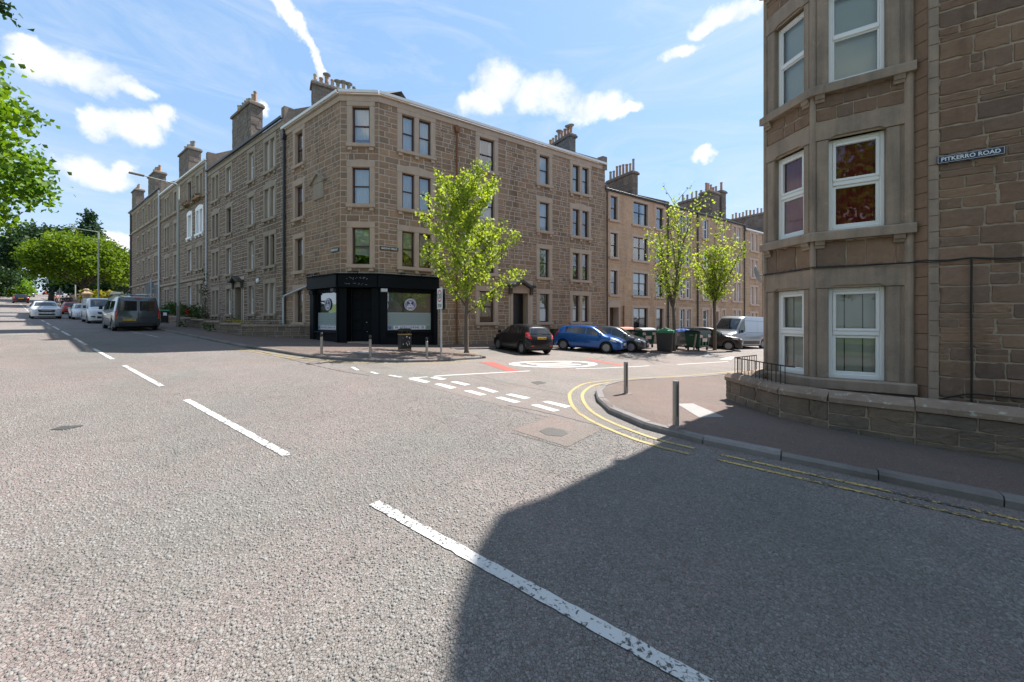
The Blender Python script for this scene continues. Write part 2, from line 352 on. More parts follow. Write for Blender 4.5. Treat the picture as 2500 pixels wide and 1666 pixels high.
def chippings(n, seed=4):
    """the rolled-in stone chips of the near carriageway"""
    rg = np.random.default_rng(seed); Y = np.sqrt(rg.random(n*2)*(10.0**2-1.55**2)+1.55**2); X = (rg.random(n*2)*2-1)*1.42*Y
    S = US[0]*X+US[1]*Y; N = UN[0]*X+UN[1]*Y
    ok = (N < 5.85) & (rg.random(n*2) < np.clip((10-Y)/5.5, 0, 1))
    dash = (np.abs(N-2.12) < .062) & (((S+1.1) % 6.13) < 4.3); ok &= ~(dash & (rg.random(n*2) < .93))
    X, Y, S, N = X[ok][:n], Y[ok][:n], S[ok][:n], N[ok][:n]; n = len(X)
    Z = .036*S+.01*(np.maximum(N, -8)-2.1)
    k = 5; r = rg.uniform(.007, .0175, n)*rg.uniform(.7, 1.0, n); h = rg.uniform(.003, .0075, n); a0 = rg.random(n)*6.283; el = rg.uniform(.6, 1, n)
    tx, ty = rg.normal(0, .10, n), rg.normal(0, .10, n)
    top = np.zeros((n, k, 3)); bot = np.zeros((n, k, 3))
    for i in range(k):
        rr_ = r*rg.uniform(.7, 1.15, n); q = 2*np.pi*i/k+rg.normal(0, .16, n); lx, ly = rr_*np.cos(q), rr_*np.sin(q)*el
        dx, dy = lx*np.cos(a0)-ly*np.sin(a0), lx*np.sin(a0)+ly*np.cos(a0)
        top[:, i, 0] = X+dx*.86; top[:, i, 1] = Y+dy*.86; top[:, i, 2] = Z+h+dx*tx+dy*ty
        bot[:, i, 0] = X+dx; bot[:, i, 1] = Y+dy; bot[:, i, 2] = Z-.002
    v = np.concatenate([top, bot], 1).reshape(-1, 3); b = (np.arange(n)*2*k)[:, None]
    tp = b+np.arange(k)[None]; i0 = np.arange(k); i1 = (i0+1) % k
    sd_ = np.stack([b+k+i0, b+k+i1, b+i1, b+i0], 2).reshape(n, -1)
    loops = np.concatenate([tp, sd_], 1); me = bpy.data.meshes.new('road_chippings'); me.vertices.add(len(v)); me.vertices.foreach_set('co', v.ravel())
    me.loops.add(loops.size); me.loops.foreach_set('vertex_index', loops.ravel()); me.polygons.add(n*(k+1))
    st = (np.arange(n)*5*k)[:, None]+np.concatenate([[0], k+4*np.arange(k)])[None]; me.polygons.foreach_set('loop_start', st.ravel())
    me.update(calc_edges=True); at = me.attributes.new('tone', 'FLOAT', 'FACE'); at.data.foreach_set('value', np.repeat(rg.random(n), k+1).astype(np.float32))
    me.materials.append(M_chips); o = put('road_chippings', me, road); o['kind'] = 'stuff'
M_chips = stone_mat('road_chippings', [(0.155, 0.150, 0.140), (0.197, 0.191, 0.179), (0.223, 0.215, 0.204), (0.172, 0.161, 0.153), (0.248, 0.245, 0.234), (0.185, 0.181, 0.177)], .25, 120, .2, .004)
chippings(78000)
def smooth_line(pts, step=.25, k=1):
    """Catmull-Rom through 2D points"""
    out = []; n = len(pts)
    for i in range(n-1):
        p0, p1, p2, p3 = pts[max(i-1, 0)], pts[i], pts[i+1], pts[min(i+2, n-1)]
        m = max(1, int(math.dist(p1, p2)/step))
        for q in range(m):
            t = q/m
            out.append(tuple(.5*((2*p1[c])+(-p0[c]+p2[c])*t+(2*p0[c]-5*p1[c]+4*p2[c]-p3[c])*t*t+(-p0[c]+3*p1[c]-3*p2[c]+p3[c])*t**3) for c in (0, 1)))
    out.append(pts[-1]); return out
def offset(line, d):
    """to the left of the direction of travel"""
    out = []
    for i, p in enumerate(line):
        a, b = line[max(i-1, 0)], line[min(i+1, len(line)-1)]
        dx, dy = b[0]-a[0], b[1]-a[1]; L = math.hypot(dx, dy) or 1
        out.append((p[0]-dy/L*d, p[1]+dx/L*d))
    return out
def resample(line, step):
    out = [line[0]]; acc = 0
    for a, b in zip(line[:-1], line[1:]):
        L = math.dist(a, b)
        while L > 0 and acc+L >= step:
            t = (step-acc)/L; a = (a[0]+(b[0]-a[0])*t, a[1]+(b[1]-a[1])*t); out.append(a); L = math.dist(a, b); acc = 0
        acc += L
    return out
from mathutils.geometry import tessellate_polygon
import bmesh
def sheet(name, poly, mat, dz, parent=None, size=1.2, skirt=0.0):
    bm = bmesh.new(); vs = [bm.verts.new((p[0], p[1], 0)) for p in poly]
    for tri in tessellate_polygon([[Vector((p[0], p[1], 0)) for p in poly]]):
        if len(set(tri)) == 3:
            try: bm.faces.new([vs[i] for i in tri])
            except ValueError: pass
    for _ in range(7):
        big = [e for e in bm.edges if e.calc_length() > size]
        if not big: break
        bmesh.ops.subdivide_edges(bm, edges=big, cuts=1); bmesh.ops.triangulate(bm, faces=bm.faces[:])
    for v_ in bm.verts: v_.co.z = G(v_.co.x, v_.co.y)+dz
    bm.normal_update()
    for f_ in bm.faces:
        if f_.normal.z < 0: f_.normal_flip()
    if skirt:
        be = [e for e in bm.edges if e.is_boundary]
        r_ = bmesh.ops.extrude_edge_only(bm, edges=be)
        for v_ in [g for g in r_['geom'] if isinstance(g, bmesh.types.BMVert)]: v_.co.z -= skirt
    me = bpy.data.meshes.new(name); bm.to_mesh(me); bm.free(); me.materials.append(mat)
    return put(name, me, parent)
KH = .105
def kerbstones(line, parent, step=.92, w=.16):
    pts = resample(line, step); mesh = KERB
    for i, (a, b) in enumerate(zip(pts[:-1], pts[1:])):
        A, B = Vector(P3(a, KH)), Vector(P3(b, KH)); d = B-A; L = d.length; d.normalize()
        y = Vector((-d.y, d.x, 0)).normalized(); z = d.cross(y)
        M = Matrix((d, y, z)).transposed().to_4x4(); M.translation = A+d*.006+Vector((0, 0, R.uniform(-.006, .004)))
        put('kerb_stone', mesh, parent, M @ Matrix.Diagonal((L-.012, w*R.uniform(.97, 1.03), 1, 1)))
kb = MB(); kb.mesh([(0, 0, -.3), (1, 0, -.3), (1, 1, -.3), (0, 1, -.3), (0, 0, -.035), (1, 0, -.035), (1, 1, 0), (0, 1, 0), (0, .18, 0), (1, .18, 0)],
        [(0, 1, 5, 4), (4, 5, 9, 8), (8, 9, 6, 7), (2, 3, 7, 6), (0, 4, 8, 7, 3), (1, 2, 6, 9, 5)])
KERB = kb.data('kerb_stone', M_kerb)

# left hand pavement: down Pitkerro Road, round the corner, along Baldovan Terrace (kerb lines run so that the pavement is on their left)
kl = [xy(s_, 6.1) for s_ in (150, 100, 70, 50, 34, 26, 22, 19)]+[gp(*p) for p in ((650, 857), (700, 865), (748.5, 872.4), (827.6, 880), (904, 884), (1006, 885.5), (1082.7, 882.7))]+[uw(1.9, 6.55), uw(2.85, 6.3)]
kerbA = smooth_line(kl)
kerbB = [uw(2.95, 6.2), uw(3.1, 2.1)]
kerbC = [uw(3.2, 2.0), uw(13.2, 2.0)]
kerbD = smooth_line([uw(13.3, 2.2), uw(13.3, 4.2), uw(14.2, 5.2), uw(15.0, 6.2), uw(16.0, 7.0), uw(18.5, 7.1), uw(21.0, 7.2)])
kerbE = [uw(21.1, 7.1), uw(21.4, 2.3)]
kerbF = [uw(21.5, 2.1), uw(60, 2.1)]
full = kerbA+kerbB+kerbC+kerbD+kerbE+kerbF
inner = offset(full, .08)
# facade line of the tenements (a little inside them)
back = [uw(60, -.5), uw(.2, -.5), xy(18.9, 10.9), xy(150, 10.9)]
paveL = struct(sheet('pavement', inner+back, M_pave, KH-.005, size=1.6))
paveL['label'] = 'pavement round the corner tenement'
for k_ in (kerbA, kerbB, kerbC, kerbD, kerbE, kerbF): kerbstones(k_, paveL)
# right hand pavement
kr = [gp(1956, 905), gp(1770, 918.7), gp(1571, 932.5), gp(1504.7, 939.4), gp(1474, 945), gp(1456, 958.7), gp(1452.8, 972.5), gp(1468.8, 996), gp(1507.5, 1021), gp(1609.7, 1059.6), gp(1706, 1083), xy(0, 6.02), xy(-2, 6.02), xy(-6, 6.02), xy(-30, 6.02)]
kr = [uw(40, 13.0), uw(20, 13.0)]+kr[1:]
kerbR = smooth_line(kr)
paveR = struct(sheet('pavement', offset(kerbR, .08)+[xy(-30, 10.6), (8.0, 7.3), (6.5, 9.4), (20, 18.2), (33, 27)], M_pave, KH-.005, size=1.2))
paveR['label'] = 'pavement below the bay windows'
kerbstones(kerbR, paveR)
# Baldovan Terrace carriageway, smoother asphalt
corner_in = [gp(903, 912), gp(1000, 936), gp(1100, 960), gp(1210, 990), gp(1330, 1020), gp(1440, 1052)]
side = [uw(60, 2.0), uw(3, 2.0), uw(2.7, 6.3)]+[gp(*p) for p in ((1082, 884), (1000, 887), (904, 886), (860, 885))]+[gp(880, 905)]+[gp(*p) for p in ((960, 922), (1050, 946), (1150, 972), (1260, 1000), (1380, 1030), (1480, 1050))]+[gp(1560, 1050), gp(1500, 1021), gp(1460, 996), gp(1445, 972.5), gp(1450, 958), gp(1470, 944), gp(1505, 938)]+[uw(5, 12.9), uw(60, 13.1)]
struct(sheet('side_road', side, M_road2, .004, size=1.5))
# verge, path and lawn across the road
M_grass = pm('lawn_grass', (.085, .13, .035), .9, var=.35, vs=1.5, fine=.4, fs=25, bump=.6, bs=30)
struct(sheet('grass_verge', [xy(-200, -9.5), xy(240, -9.5), xy(240, -120), xy(-200, -120)], M_grass, .03, size=12))
struct(sheet('pavement', [xy(-60, -7), xy(200, -7), xy(200, -9.5), xy(-60, -9.5)], M_pave, .06, size=5))

# ---- road markings
def strip(name, quads, mat, dz=.008, parent=None, rag=0.0):
    mb = MB()
    for q in quads:
        q = [tuple(p) for p in q]
        # subdivide long quads so that they follow the ground
        a, b, c_, d = q; L = max(math.dist(a, b), math.dist(d, c_)); m = max(1, int(L/(.06 if rag else 1.0)))
        lerp = lambda p, r_, t: (p[0]+(r_[0]-p[0])*t, p[1]+(r_[1]-p[1])*t)
        jit = lambda p: (p[0]+R.gauss(0, rag), p[1]+R.gauss(0, rag)); la = [jit(lerp(a, b, i/m)) for i in range(m+1)]; ld = [jit(lerp(d, c_, i/m)) for i in range(m+1)]
        for i in range(m):
            if rag: mb.face([P3(la[i], dz), P3(la[i+1], dz), P3(ld[i+1], dz), P3(ld[i], dz)]); continue
            mb.face([P3(lerp(a, b, i/m), dz), P3(lerp(a, b, (i+1)/m), dz), P3(lerp(d, c_, (i+1)/m), dz), P3(lerp(d, c_, i/m), dz)])
    o = mb.build(name, mat, parent)
    if o.data.polygons[0].normal.z < 0: o.data.flip_normals()
    return o
def ribbon(line, w):
    l, r_ = offset(line, w/2), offset(line, -w/2)
    return [(r_[i], r_[i+1], l[i+1], l[i]) for i in range(len(line)-1)]
q = 0
for k_ in range(-1, 30):
    s0 = -1.1+6.13*k_; o = strip('road_marking', [(xy(s0, 2.07), xy(s0+4.3, 2.07), xy(s0+4.3, 2.175), xy(s0, 2.175))], M_white, rag=.003 if s0 < 25 else 0)
    struct(o); q += 1
def cr(l, ox, oy, s_): return [gp(x/s_+ox, y/s_+oy) for x, y in l]
GW = [[(200, 327), (285, 318), (432, 355), (375, 368)], [(470, 380), (530, 372), (708, 415), (640, 430)], [(775, 450), (845, 443), (1020, 490), (950, 500)],
      [(1105, 522), (1175, 513), (1378, 565), (1310, 578)], [(1478, 600), (1550, 590), (1785, 655), (1715, 668)],
      [(420, 312), (480, 303), (605, 325), (545, 337)], [(635, 357), (700, 350), (852, 383), (790, 397)], [(912, 418), (970, 410), (1145, 460), (1080, 470)],
      [(1215, 490), (1275, 480), (1480, 522), (1415, 538)], [(1600, 565), (1665, 557), (1905, 612), (1840, 628)]]
for g_ in GW: struct(strip('give_way_marking', [cr(g_, 950, 850, 4.278)], M_white2))
def linemark(a, b, w, mat=M_white2, name='road_marking', dz=.009):
    d = math.dist(a, b); nx, ny = -(b[1]-a[1])/d*w/2, (b[0]-a[0])/d*w/2
    return struct(strip(name, [((a[0]-nx, a[1]-ny), (b[0]-nx, b[1]-ny), (b[0]+nx, b[1]+ny), (a[0]+nx, a[1]+ny))], mat, dz))
linemark(gp(999, 925), gp(1294, 906.5), .11)
linemark(gp(1406, 901.3), gp(1586, 893.8), .10); linemark(gp(1654, 890.8), gp(1778, 883.3), .10)
linemark(gp(860, 897), gp(874, 905), .1); linemark(gp(906, 909), gp(922, 914), .1); linemark(gp(950, 917), gp(980, 922), .1)
struct(strip('red_marking', [cr([(945, 150), (1090, 148), (1365, 240), (1240, 248)], 950, 850, 4.278)], M_red, .008))
struct(strip('red_marking', [cr([(1450, 1465), (1520, 1460), (1905, 1530), (1860, 1543)], 1100, 550, 4.48)], M_red, .008))
for tri in ([(1755, 878), (1782, 872), (1793, 872), (1787, 878)], [(1712, 869), (1730, 865), (1745, 868), (1738, 871)]):
    struct(strip('hump_marking', [[gp(*p) for p in tri]], M_white2))
# the 20 roundel
rc = uw(4.85, 8.5); ra, rb = 2.1, 1.02
mb = MB(); N = 64
pt = lambda a, b: P3((rc[0]+UB[0]*a+NB[0]*b, rc[1]+UB[1]*a+NB[1]*b), .010)
for i in range(N):
    a0, a1 = 2*math.pi*i/N, 2*math.pi*(i+1)/N; ki, kj = .80, .80
    mb.face([pt(ra*math.cos(a0), rb*math.sin(a0)), pt(ra*math.cos(a1), rb*math.sin(a1)), pt(ra*ki*math.cos(a1), rb*kj*math.sin(a1)), pt(ra*ki*math.cos(a0), rb*kj*math.sin(a0))])
rnd = mb.build('speed_roundel', M_white2); struct(rnd)
if rnd.data.polygons[0].normal.z < 0: rnd.data.flip_normals()
def text_mesh(txt, bold=0.0, ext=0.0, spacing=1.0, res=3):
    """lettering as mesh data, centred, 1 unit high capitals"""
    cu = bpy.data.curves.new('txt', 'FONT'); cu.body = txt; cu.align_x = 'CENTER'; cu.align_y = 'CENTER'; cu.size = 1.4
    cu.offset = bold; cu.extrude = ext; cu.resolution_u = res; cu.space_character = spacing
    o = bpy.data.objects.new('txt', cu); C.objects.link(o)
    dg = bpy.context.evaluated_depsgraph_get(); me = bpy.data.meshes.new_from_object(o.evaluated_get(dg))
    bpy.data.objects.remove(o); bpy.data.curves.remove(cu); me.name = 'lettering'
    xs = [v_.co.x for v_ in me.vertices]; ys = [v_.co.y for v_ in me.vertices]
    cx, cy = (max(xs)+min(xs))/2, (max(ys)+min(ys))/2
    for v_ in me.vertices: v_.co.x -= cx; v_.co.y -= cy
    me['w'] = max(xs)-min(xs); me['h'] = max(ys)-min(ys)
    return me
tm = text_mesh('20', .03)
for v_ in tm.vertices:
    b, a = v_.co.x/tm['w']*1.05, v_.co.y/tm['h']*2.3
    v_.co = pt(a, b)
tm.materials.append(M_white2); put('numerals', tm, rnd)
# double yellow lines round both corners
a0 = smooth_line(kr)
i0 = min(range(len(a0)), key=lambda i: math.dist(a0[i], gp(1690, 1078))); i1 = 4
arc = a0[i1:i0+1]
for d in (.28, .56): struct(strip('yellow_line', ribbon(offset(arc, -d), .075), M_yellow, .009))
tail = [xy(s_/4, 6.02) for s_ in range(5, -40, -1)]
for d in (.30, .52):
    ln = offset(tail, -d) if offset(tail, -d)[0] and sn(*offset(tail, -d)[0])[1] < 6 else offset(tail, d)
    rb_ = ribbon(ln, .06)
    struct(strip('yellow_line', [q for i, q in enumerate(rb_) if i > 1], M_yellow2, .009))
al = kerbA; j0 = min(range(len(al)), key=lambda i: math.dist(al[i], gp(600, 848))); j1 = min(range(len(al)), key=lambda i: math.dist(al[i], uw(2.0, 6.5)))
for d in (.28, .52): struct(strip('yellow_line', ribbon(offset(al[j0:j1], -d), .065), M_yellow, .009))
linemark(xy(38, 4.4), xy(26.5, 4.9), .07, M_white, 'parking_bay_line', .008)
# slabs, covers, patch, cracks
struct(sheet('tactile_slab', [gp(*p, KH) for p in ((1652, 986), (1692, 985), (1768, 1018), (1708, 1020))], M_slab, KH, size=3))
struct(sheet('tactile_slab', [gp(*p, KH) for p in ((838, 858), (886, 857), (938, 862), (890, 864))], M_slab, KH, size=3))
struct(sheet('road_patch', [gp(*p) for p in ((1250, 1050), (1345, 1018), (1470, 1050), (1385, 1092))], M_patch, .006, size=2))
def cover(poly, name='manhole_cover', dz=.010):
    o = sheet(name, poly, M_iron, dz, size=2, skirt=.008); return struct(o)
cover([gp(*p) for p in ((1316, 1054), (1340, 1045), (1378, 1052), (1386, 1060), (1372, 1067), (1335, 1064))])
cover([gp(*p) for p in ((1296, 934), (1318, 931), (1334, 936), (1312, 940))])
cover([gp(*p) for p in ((122, 1051), (150, 1042), (205, 1040), (160, 1051))])
for pts, w in (([(1250, 1058), (1330, 1080), (1400, 1100)], .012), ([(1160, 915), (1230, 934), (1310, 950), (1385, 965)], .02), ([(1240, 990), (1330, 1008), (1420, 1030), (1500, 1052)], .03), ([(1130, 918), (1180, 928), (1250, 946)], .012), ([(0, 905), (150, 900), (300, 898)], .012), ([(600, 848), (660, 866), (800, 900), (900, 918)], .02)):
    ln = smooth_line([gp(*p) for p in pts], .15); ln = [(p[0]+R.uniform(-.02, .02), p[1]+R.uniform(-.02, .02)) for p in ln]
    struct(strip('road_crack', ribbon(ln, w), M_crack, .0055))

# long tar seams and older patches in the carriageway
for n_, s0, s1, w in ((-1.7, 6, 70, .010),):
    ln = [xy(s0+(s1-s0)*k/90, n_+R.gauss(0, .012)+.05*math.sin(k*.21)) for k in range(91)]; struct(strip('tar_seam', ribbon(ln, w), M_crack, .0058))
for s0, s1, n0, n1 in ((31, 44, -.9, 1.2),):
    struct(sheet('road_patch', [xy(s0, n0), xy(s1, n0), xy(s1, n1), xy(s0, n1)], M_road2 if s0 > 10 else M_patch, .005, size=1.5))
# ------------------------------------------------------------------ tenements
BROWN = [(0.25, 0.16, 0.105), (0.303, 0.198, 0.129), (0.223, 0.151, 0.107), (0.351, 0.22, 0.135), (0.266, 0.181, 0.125), (0.319, 0.211, 0.143), (0.207, 0.144, 0.101), (0.287, 0.177, 0.112)]
PITK = [(0.174, 0.118, 0.084), (0.202, 0.14, 0.098), (0.149, 0.106, 0.079), (0.226, 0.153, 0.103), (0.161, 0.114, 0.086), (0.189, 0.133, 0.094)]
PINK = [(0.496, 0.315, 0.2), (0.546, 0.351, 0.221), (0.473, 0.304, 0.196), (0.522, 0.325, 0.2)]
BUFF = [(0.382, 0.255, 0.153), (0.434, 0.287, 0.173), (0.35, 0.235, 0.144), (0.409, 0.268, 0.16)]
RBS = [(0.213, 0.137, 0.095), (0.245, 0.157, 0.107), (0.178, 0.121, 0.089), (0.269, 0.172, 0.114), (0.221, 0.145, 0.104), (0.164, 0.114, 0.089)]
M_stB1 = stone_mat('corner_tenement_stone', BROWN, .55, 20, .18)
M_stP = stone_mat('pitkerro_tenement_stone', PITK, .55, 18, .22)
M_stPink = stone_mat('pink_tenement_stone', PINK, .6, 16, .15)
M_stBuff = stone_mat('buff_tenement_stone', BUFF, .5, 16, .2)
M_stRB = stone_mat('bay_tenement_stone', RBS, .8, 62, .25, .012)
M_stWall = stone_mat('garden_wall_stone', [(0.177, 0.139, 0.108), (0.218, 0.170, 0.130), (0.150, 0.122, 0.098), (0.204, 0.153, 0.115), (0.136, 0.122, 0.108)], .9, 20, .35, .03)
M_cope = stone_mat('coping_stone', [(0.218, 0.160, 0.122), (0.245, 0.184, 0.143), (0.204, 0.153, 0.119)], .5, 30, .25, .012, moss=.8)
M_chim = stone_mat('chimney_stone', [(0.170, 0.139, 0.115), (0.211, 0.173, 0.143), (0.143, 0.119, 0.105), (0.197, 0.160, 0.133)], .7, 12, .35, .04)
M_mortB = pm('lime_mortar', (.46, .385, .32), .95, var=.2, vs=6, bump=.3)
M_mortD = pm('old_mortar', (.47, .41, .345), .95, var=.25, vs=5, bump=.3)
M_mortR = pm('bay_mortar', (.36, .285, .22), .95, var=.3, vs=8, bump=.4)
def dress_mat(name, col, dark, stain, streak=.5):
    """dressed stone: blotches, run-off streaks and soot with shapes of their own"""
    m, nt, b = newmat(name); v = posn(nt)
    st = nt.nodes.new('ShaderNodeMapping'); st.inputs['Scale'].default_value = (5, 5, .55); nt.links.new(v, st.inputs[0])
    blot = noise_(nt, v, 1.7, 7, .68); run = noise_(nt, st.outputs[0], 1.0, 5, .6); fine = noise_(nt, v, 55, 4)
    f = ramp_(nt, math_(nt, 'ADD', math_(nt, 'MULTIPLY', blot, 1-streak), math_(nt, 'MULTIPLY', run, streak)), [(.42, (0, 0, 0)), (.68, (stain, stain, stain))])
    c = mix_(nt, f, col, dark)
    pale = ramp_(nt, noise_(nt, v, 4.5, 6, .7), [(.60, (0, 0, 0)), (.72, (.35, .35, .35))]); c = mix_(nt, pale, c, tuple(min(1, x*1.35+.03) for x in col))
    vm = nt.nodes.new('ShaderNodeVectorMath'); vm.operation = 'SCALE'; nt.links.new(c, vm.inputs[0]); nt.links.new(math_(nt, 'ADD', .84, math_(nt, 'MULTIPLY', fine, .32)), vm.inputs['Scale'])
    nt.links.new(vm.outputs[0], b.inputs['Base Color']); b.inputs['Roughness'].default_value = .88; b.inputs['Specular IOR Level'].default_value = .25
    bump_(nt, b, math_(nt, 'ADD', noise_(nt, v, 45, 5, .6), math_(nt, 'MULTIPLY', noise_(nt, v, 6, 3), .8)), .28, .012); return m
M_dress = dress_mat('dressed_sandstone', (.47, .355, .275), (.31, .245, .195), .55, .4)
M_dressP = dress_mat('dressed_sandstone_dull', (.35, .285, .225), (.20, .17, .14), .6)
M_dressR = dress_mat('dressed_sandstone_grey', (.345, .265, .205), (.13, .11, .094), .8)
M_hood = dress_mat('sooty_stone', (.10, .085, .07), (.04, .036, .033), .8)
M_dressPk = pm('dressed_sandstone_pink', (.50, .375, .295), .88, var=.12, vs=2.5, fine=.1, fs=50, bump=.12)
M_black = pm('black_shop_paint', (.004, .006, .009), .5, var=.25, vs=2, spec=.12, bump=.05)
M_slate = stone_mat('roof_slate', [(0.120, 0.114, 0.115), (0.156, 0.147, 0.146), (0.102, 0.099, 0.102), (0.180, 0.168, 0.164)], .3, 30, .2, .01)
M_lead = pm('lead_flashing', (.30, .30, .31), .5, .3, var=.2)
M_wgut = pm('white_gutter', (.72, .72, .72), .4, var=.08)
M_dgut = pm('black_gutter', (.022, .022, .024), .45, var=.2)
M_rust = pm('rusty_iron_pipe', (.22, .085, .035), .7, .2, var=.4, vs=9, bump=.3)
M_gpipe = pm('grey_plastic_pipe', (.50, .52, .54), .45, var=.08)
M_wfr = pm('white_window_frame', (.80, .80, .79), .35, var=.04)
M_bfr = pm('brown_window_frame', (.055, .026, .022), .4, var=.2)
M_dfr = pm('dark_window_frame', (.03, .022, .02), .4, var=.2)
M_blind = pm('pale_blind', (.82, .82, .80), .8, var=.06)
M_curt = pm('net_curtain', (.76, .74, .70), .9, var=.1)
M_redc = pm('dark_red_curtain', (.36, .02, .055), .8, var=.2)
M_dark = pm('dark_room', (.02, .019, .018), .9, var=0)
M_terra = pm('terracotta_pot', (.36, .20, .11), .8, var=.3, vs=4)
M_buffpot = pm('buff_clay_pot', (.42, .33, .23), .8, var=.3, vs=4)
M_greypot = pm('grey_clay_pot', (.26, .25, .22), .8, var=.3, vs=4)
m, nt, b = newmat('window_glass')
nt.nodes.remove(b); out = nt.nodes['Material Output']
tr = nt.nodes.new('ShaderNodeBsdfTransparent'); tr.inputs[0].default_value = (.80, .83, .82, 1)
gl = nt.nodes.new('ShaderNodeBsdfGlossy'); gl.inputs['Roughness'].default_value = .015; gl.inputs[0].default_value = (.95, .97, 1, 1)
bm_ = nt.nodes.new('ShaderNodeBump'); bm_.inputs['Strength'].default_value = .05; bm_.inputs['Distance'].default_value = .05
nt.links.new(noise_(nt, posn(nt), 1.2, 2), bm_.inputs['Height']); nt.links.new(bm_.outputs[0], gl.inputs['Normal'])
fr = nt.nodes.new('ShaderNodeFresnel'); fr.inputs['IOR'].default_value = 1.55
ms = nt.nodes.new('ShaderNodeMixShader')
nt.links.new(math_(nt, 'ADD', math_(nt, 'MULTIPLY', fr.outputs[0], 2.6), .07, clamp=True), ms.inputs[0])
nt.links.new(tr.outputs[0], ms.inputs[1]); nt.links.new(gl.outputs[0], ms.inputs[2]); nt.links.new(ms.outputs[0], out.inputs[0])
M_glass = m
M_glassR = m.copy(); M_glassR.name = 'bay_window_glass'
for n_ in M_glassR.node_tree.nodes:
    if n_.type == 'MATH' and n_.operation == 'MULTIPLY' and abs(n_.inputs[1].default_value-2.6) < 1e-3: n_.inputs[1].default_value = 1.05
    if n_.type == 'MATH' and n_.operation == 'ADD' and abs(n_.inputs[1].default_value-.07) < 1e-3: n_.inputs[1].default_value = .01

def unit_stone(seed, rough=0.0, n=1):
    """unit stone: (0..1, 0..1), depth 0..1 with worn edges; rough > 0 gives a hewn face"""
    rr = random.Random(seed); mb = MB()
    if rough == 0:
        j = lambda: rr.uniform(.02, .06)
        a, b, c_, d = j(), j(), j(), j()
        vs = [(0, 0, 0), (1, 0, 0), (1, 1, 0), (0, 1, 0), (0, 0, .6), (1, 0, .6), (1, 1, .6), (0, 1, .6), (a, b*1.5, 1), (1-c_, d*1.5, 1), (1-a, 1-d*1.5, 1), (c_, 1-b*1.5, 1)]
        mb.mesh(vs, [(0, 1, 5, 4), (1, 2, 6, 5), (2, 3, 7, 6), (3, 0, 4, 7), (4, 5, 9, 8), (5, 6, 10, 9), (6, 7, 11, 10), (7, 4, 8, 11), (8, 9, 10, 11)])
        return mb
    xs = [0, .03, .2, .4, .6, .8, .97, 1]; ys = [0, .06, .35, .65, .94, 1]
    H = {}
    for i, x in enumerate(xs):
        for k, y in enumerate(ys):
            edge = i in (0, len(xs)-1) or k in (0, len(ys)-1)
            H[i, k] = len(mb.v)
            jx = 0 if edge else rr.uniform(-.04, .04); jy = 0 if edge else rr.uniform(-.06, .06)
            mb.v.append((x+jx, y+jy, .45+rr.uniform(-.1, .1) if edge else 1+rr.uniform(-rough, rough)))
    for i in range(len(xs)-1):
        for k in range(len(ys)-1):
            mb.f.append((H[i, k], H[i+1, k], H[i+1, k+1], H[i, k+1])); mb.mi.append(0); mb.t.append(0)
    mb.mesh([(0, 0, 0), (1, 0, 0), (1, 1, 0), (0, 1, 0), (0, 0, .5), (1, 0, .5), (1, 1, .5), (0, 1, .5)], [(0, 1, 5, 4), (1, 2, 6, 5), (2, 3, 7, 6), (3, 0, 4, 7)])
    return mb
STONES = [unit_stone(i) for i in range(6)]
HEWN = [unit_stone(50+i, .12) for i in range(7)]

class Face:
    def __init__(s, O, d, L, z0, z1):
        s.O = O; L0 = math.hypot(*d); s.d = (d[0]/L0, d[1]/L0); s.n = (s.d[1], -s.d[0]); s.L = L; s.z0 = z0; s.z1 = z1
        s.M = Matrix(((s.d[0], 0, s.n[0], O[0]), (s.d[1], 0, s.n[1], O[1]), (0, 1, 0, 0), (0, 0, 0, 1)))
    def pt(s, u, v, w=0): return s.M @ Vector((u, v, w))

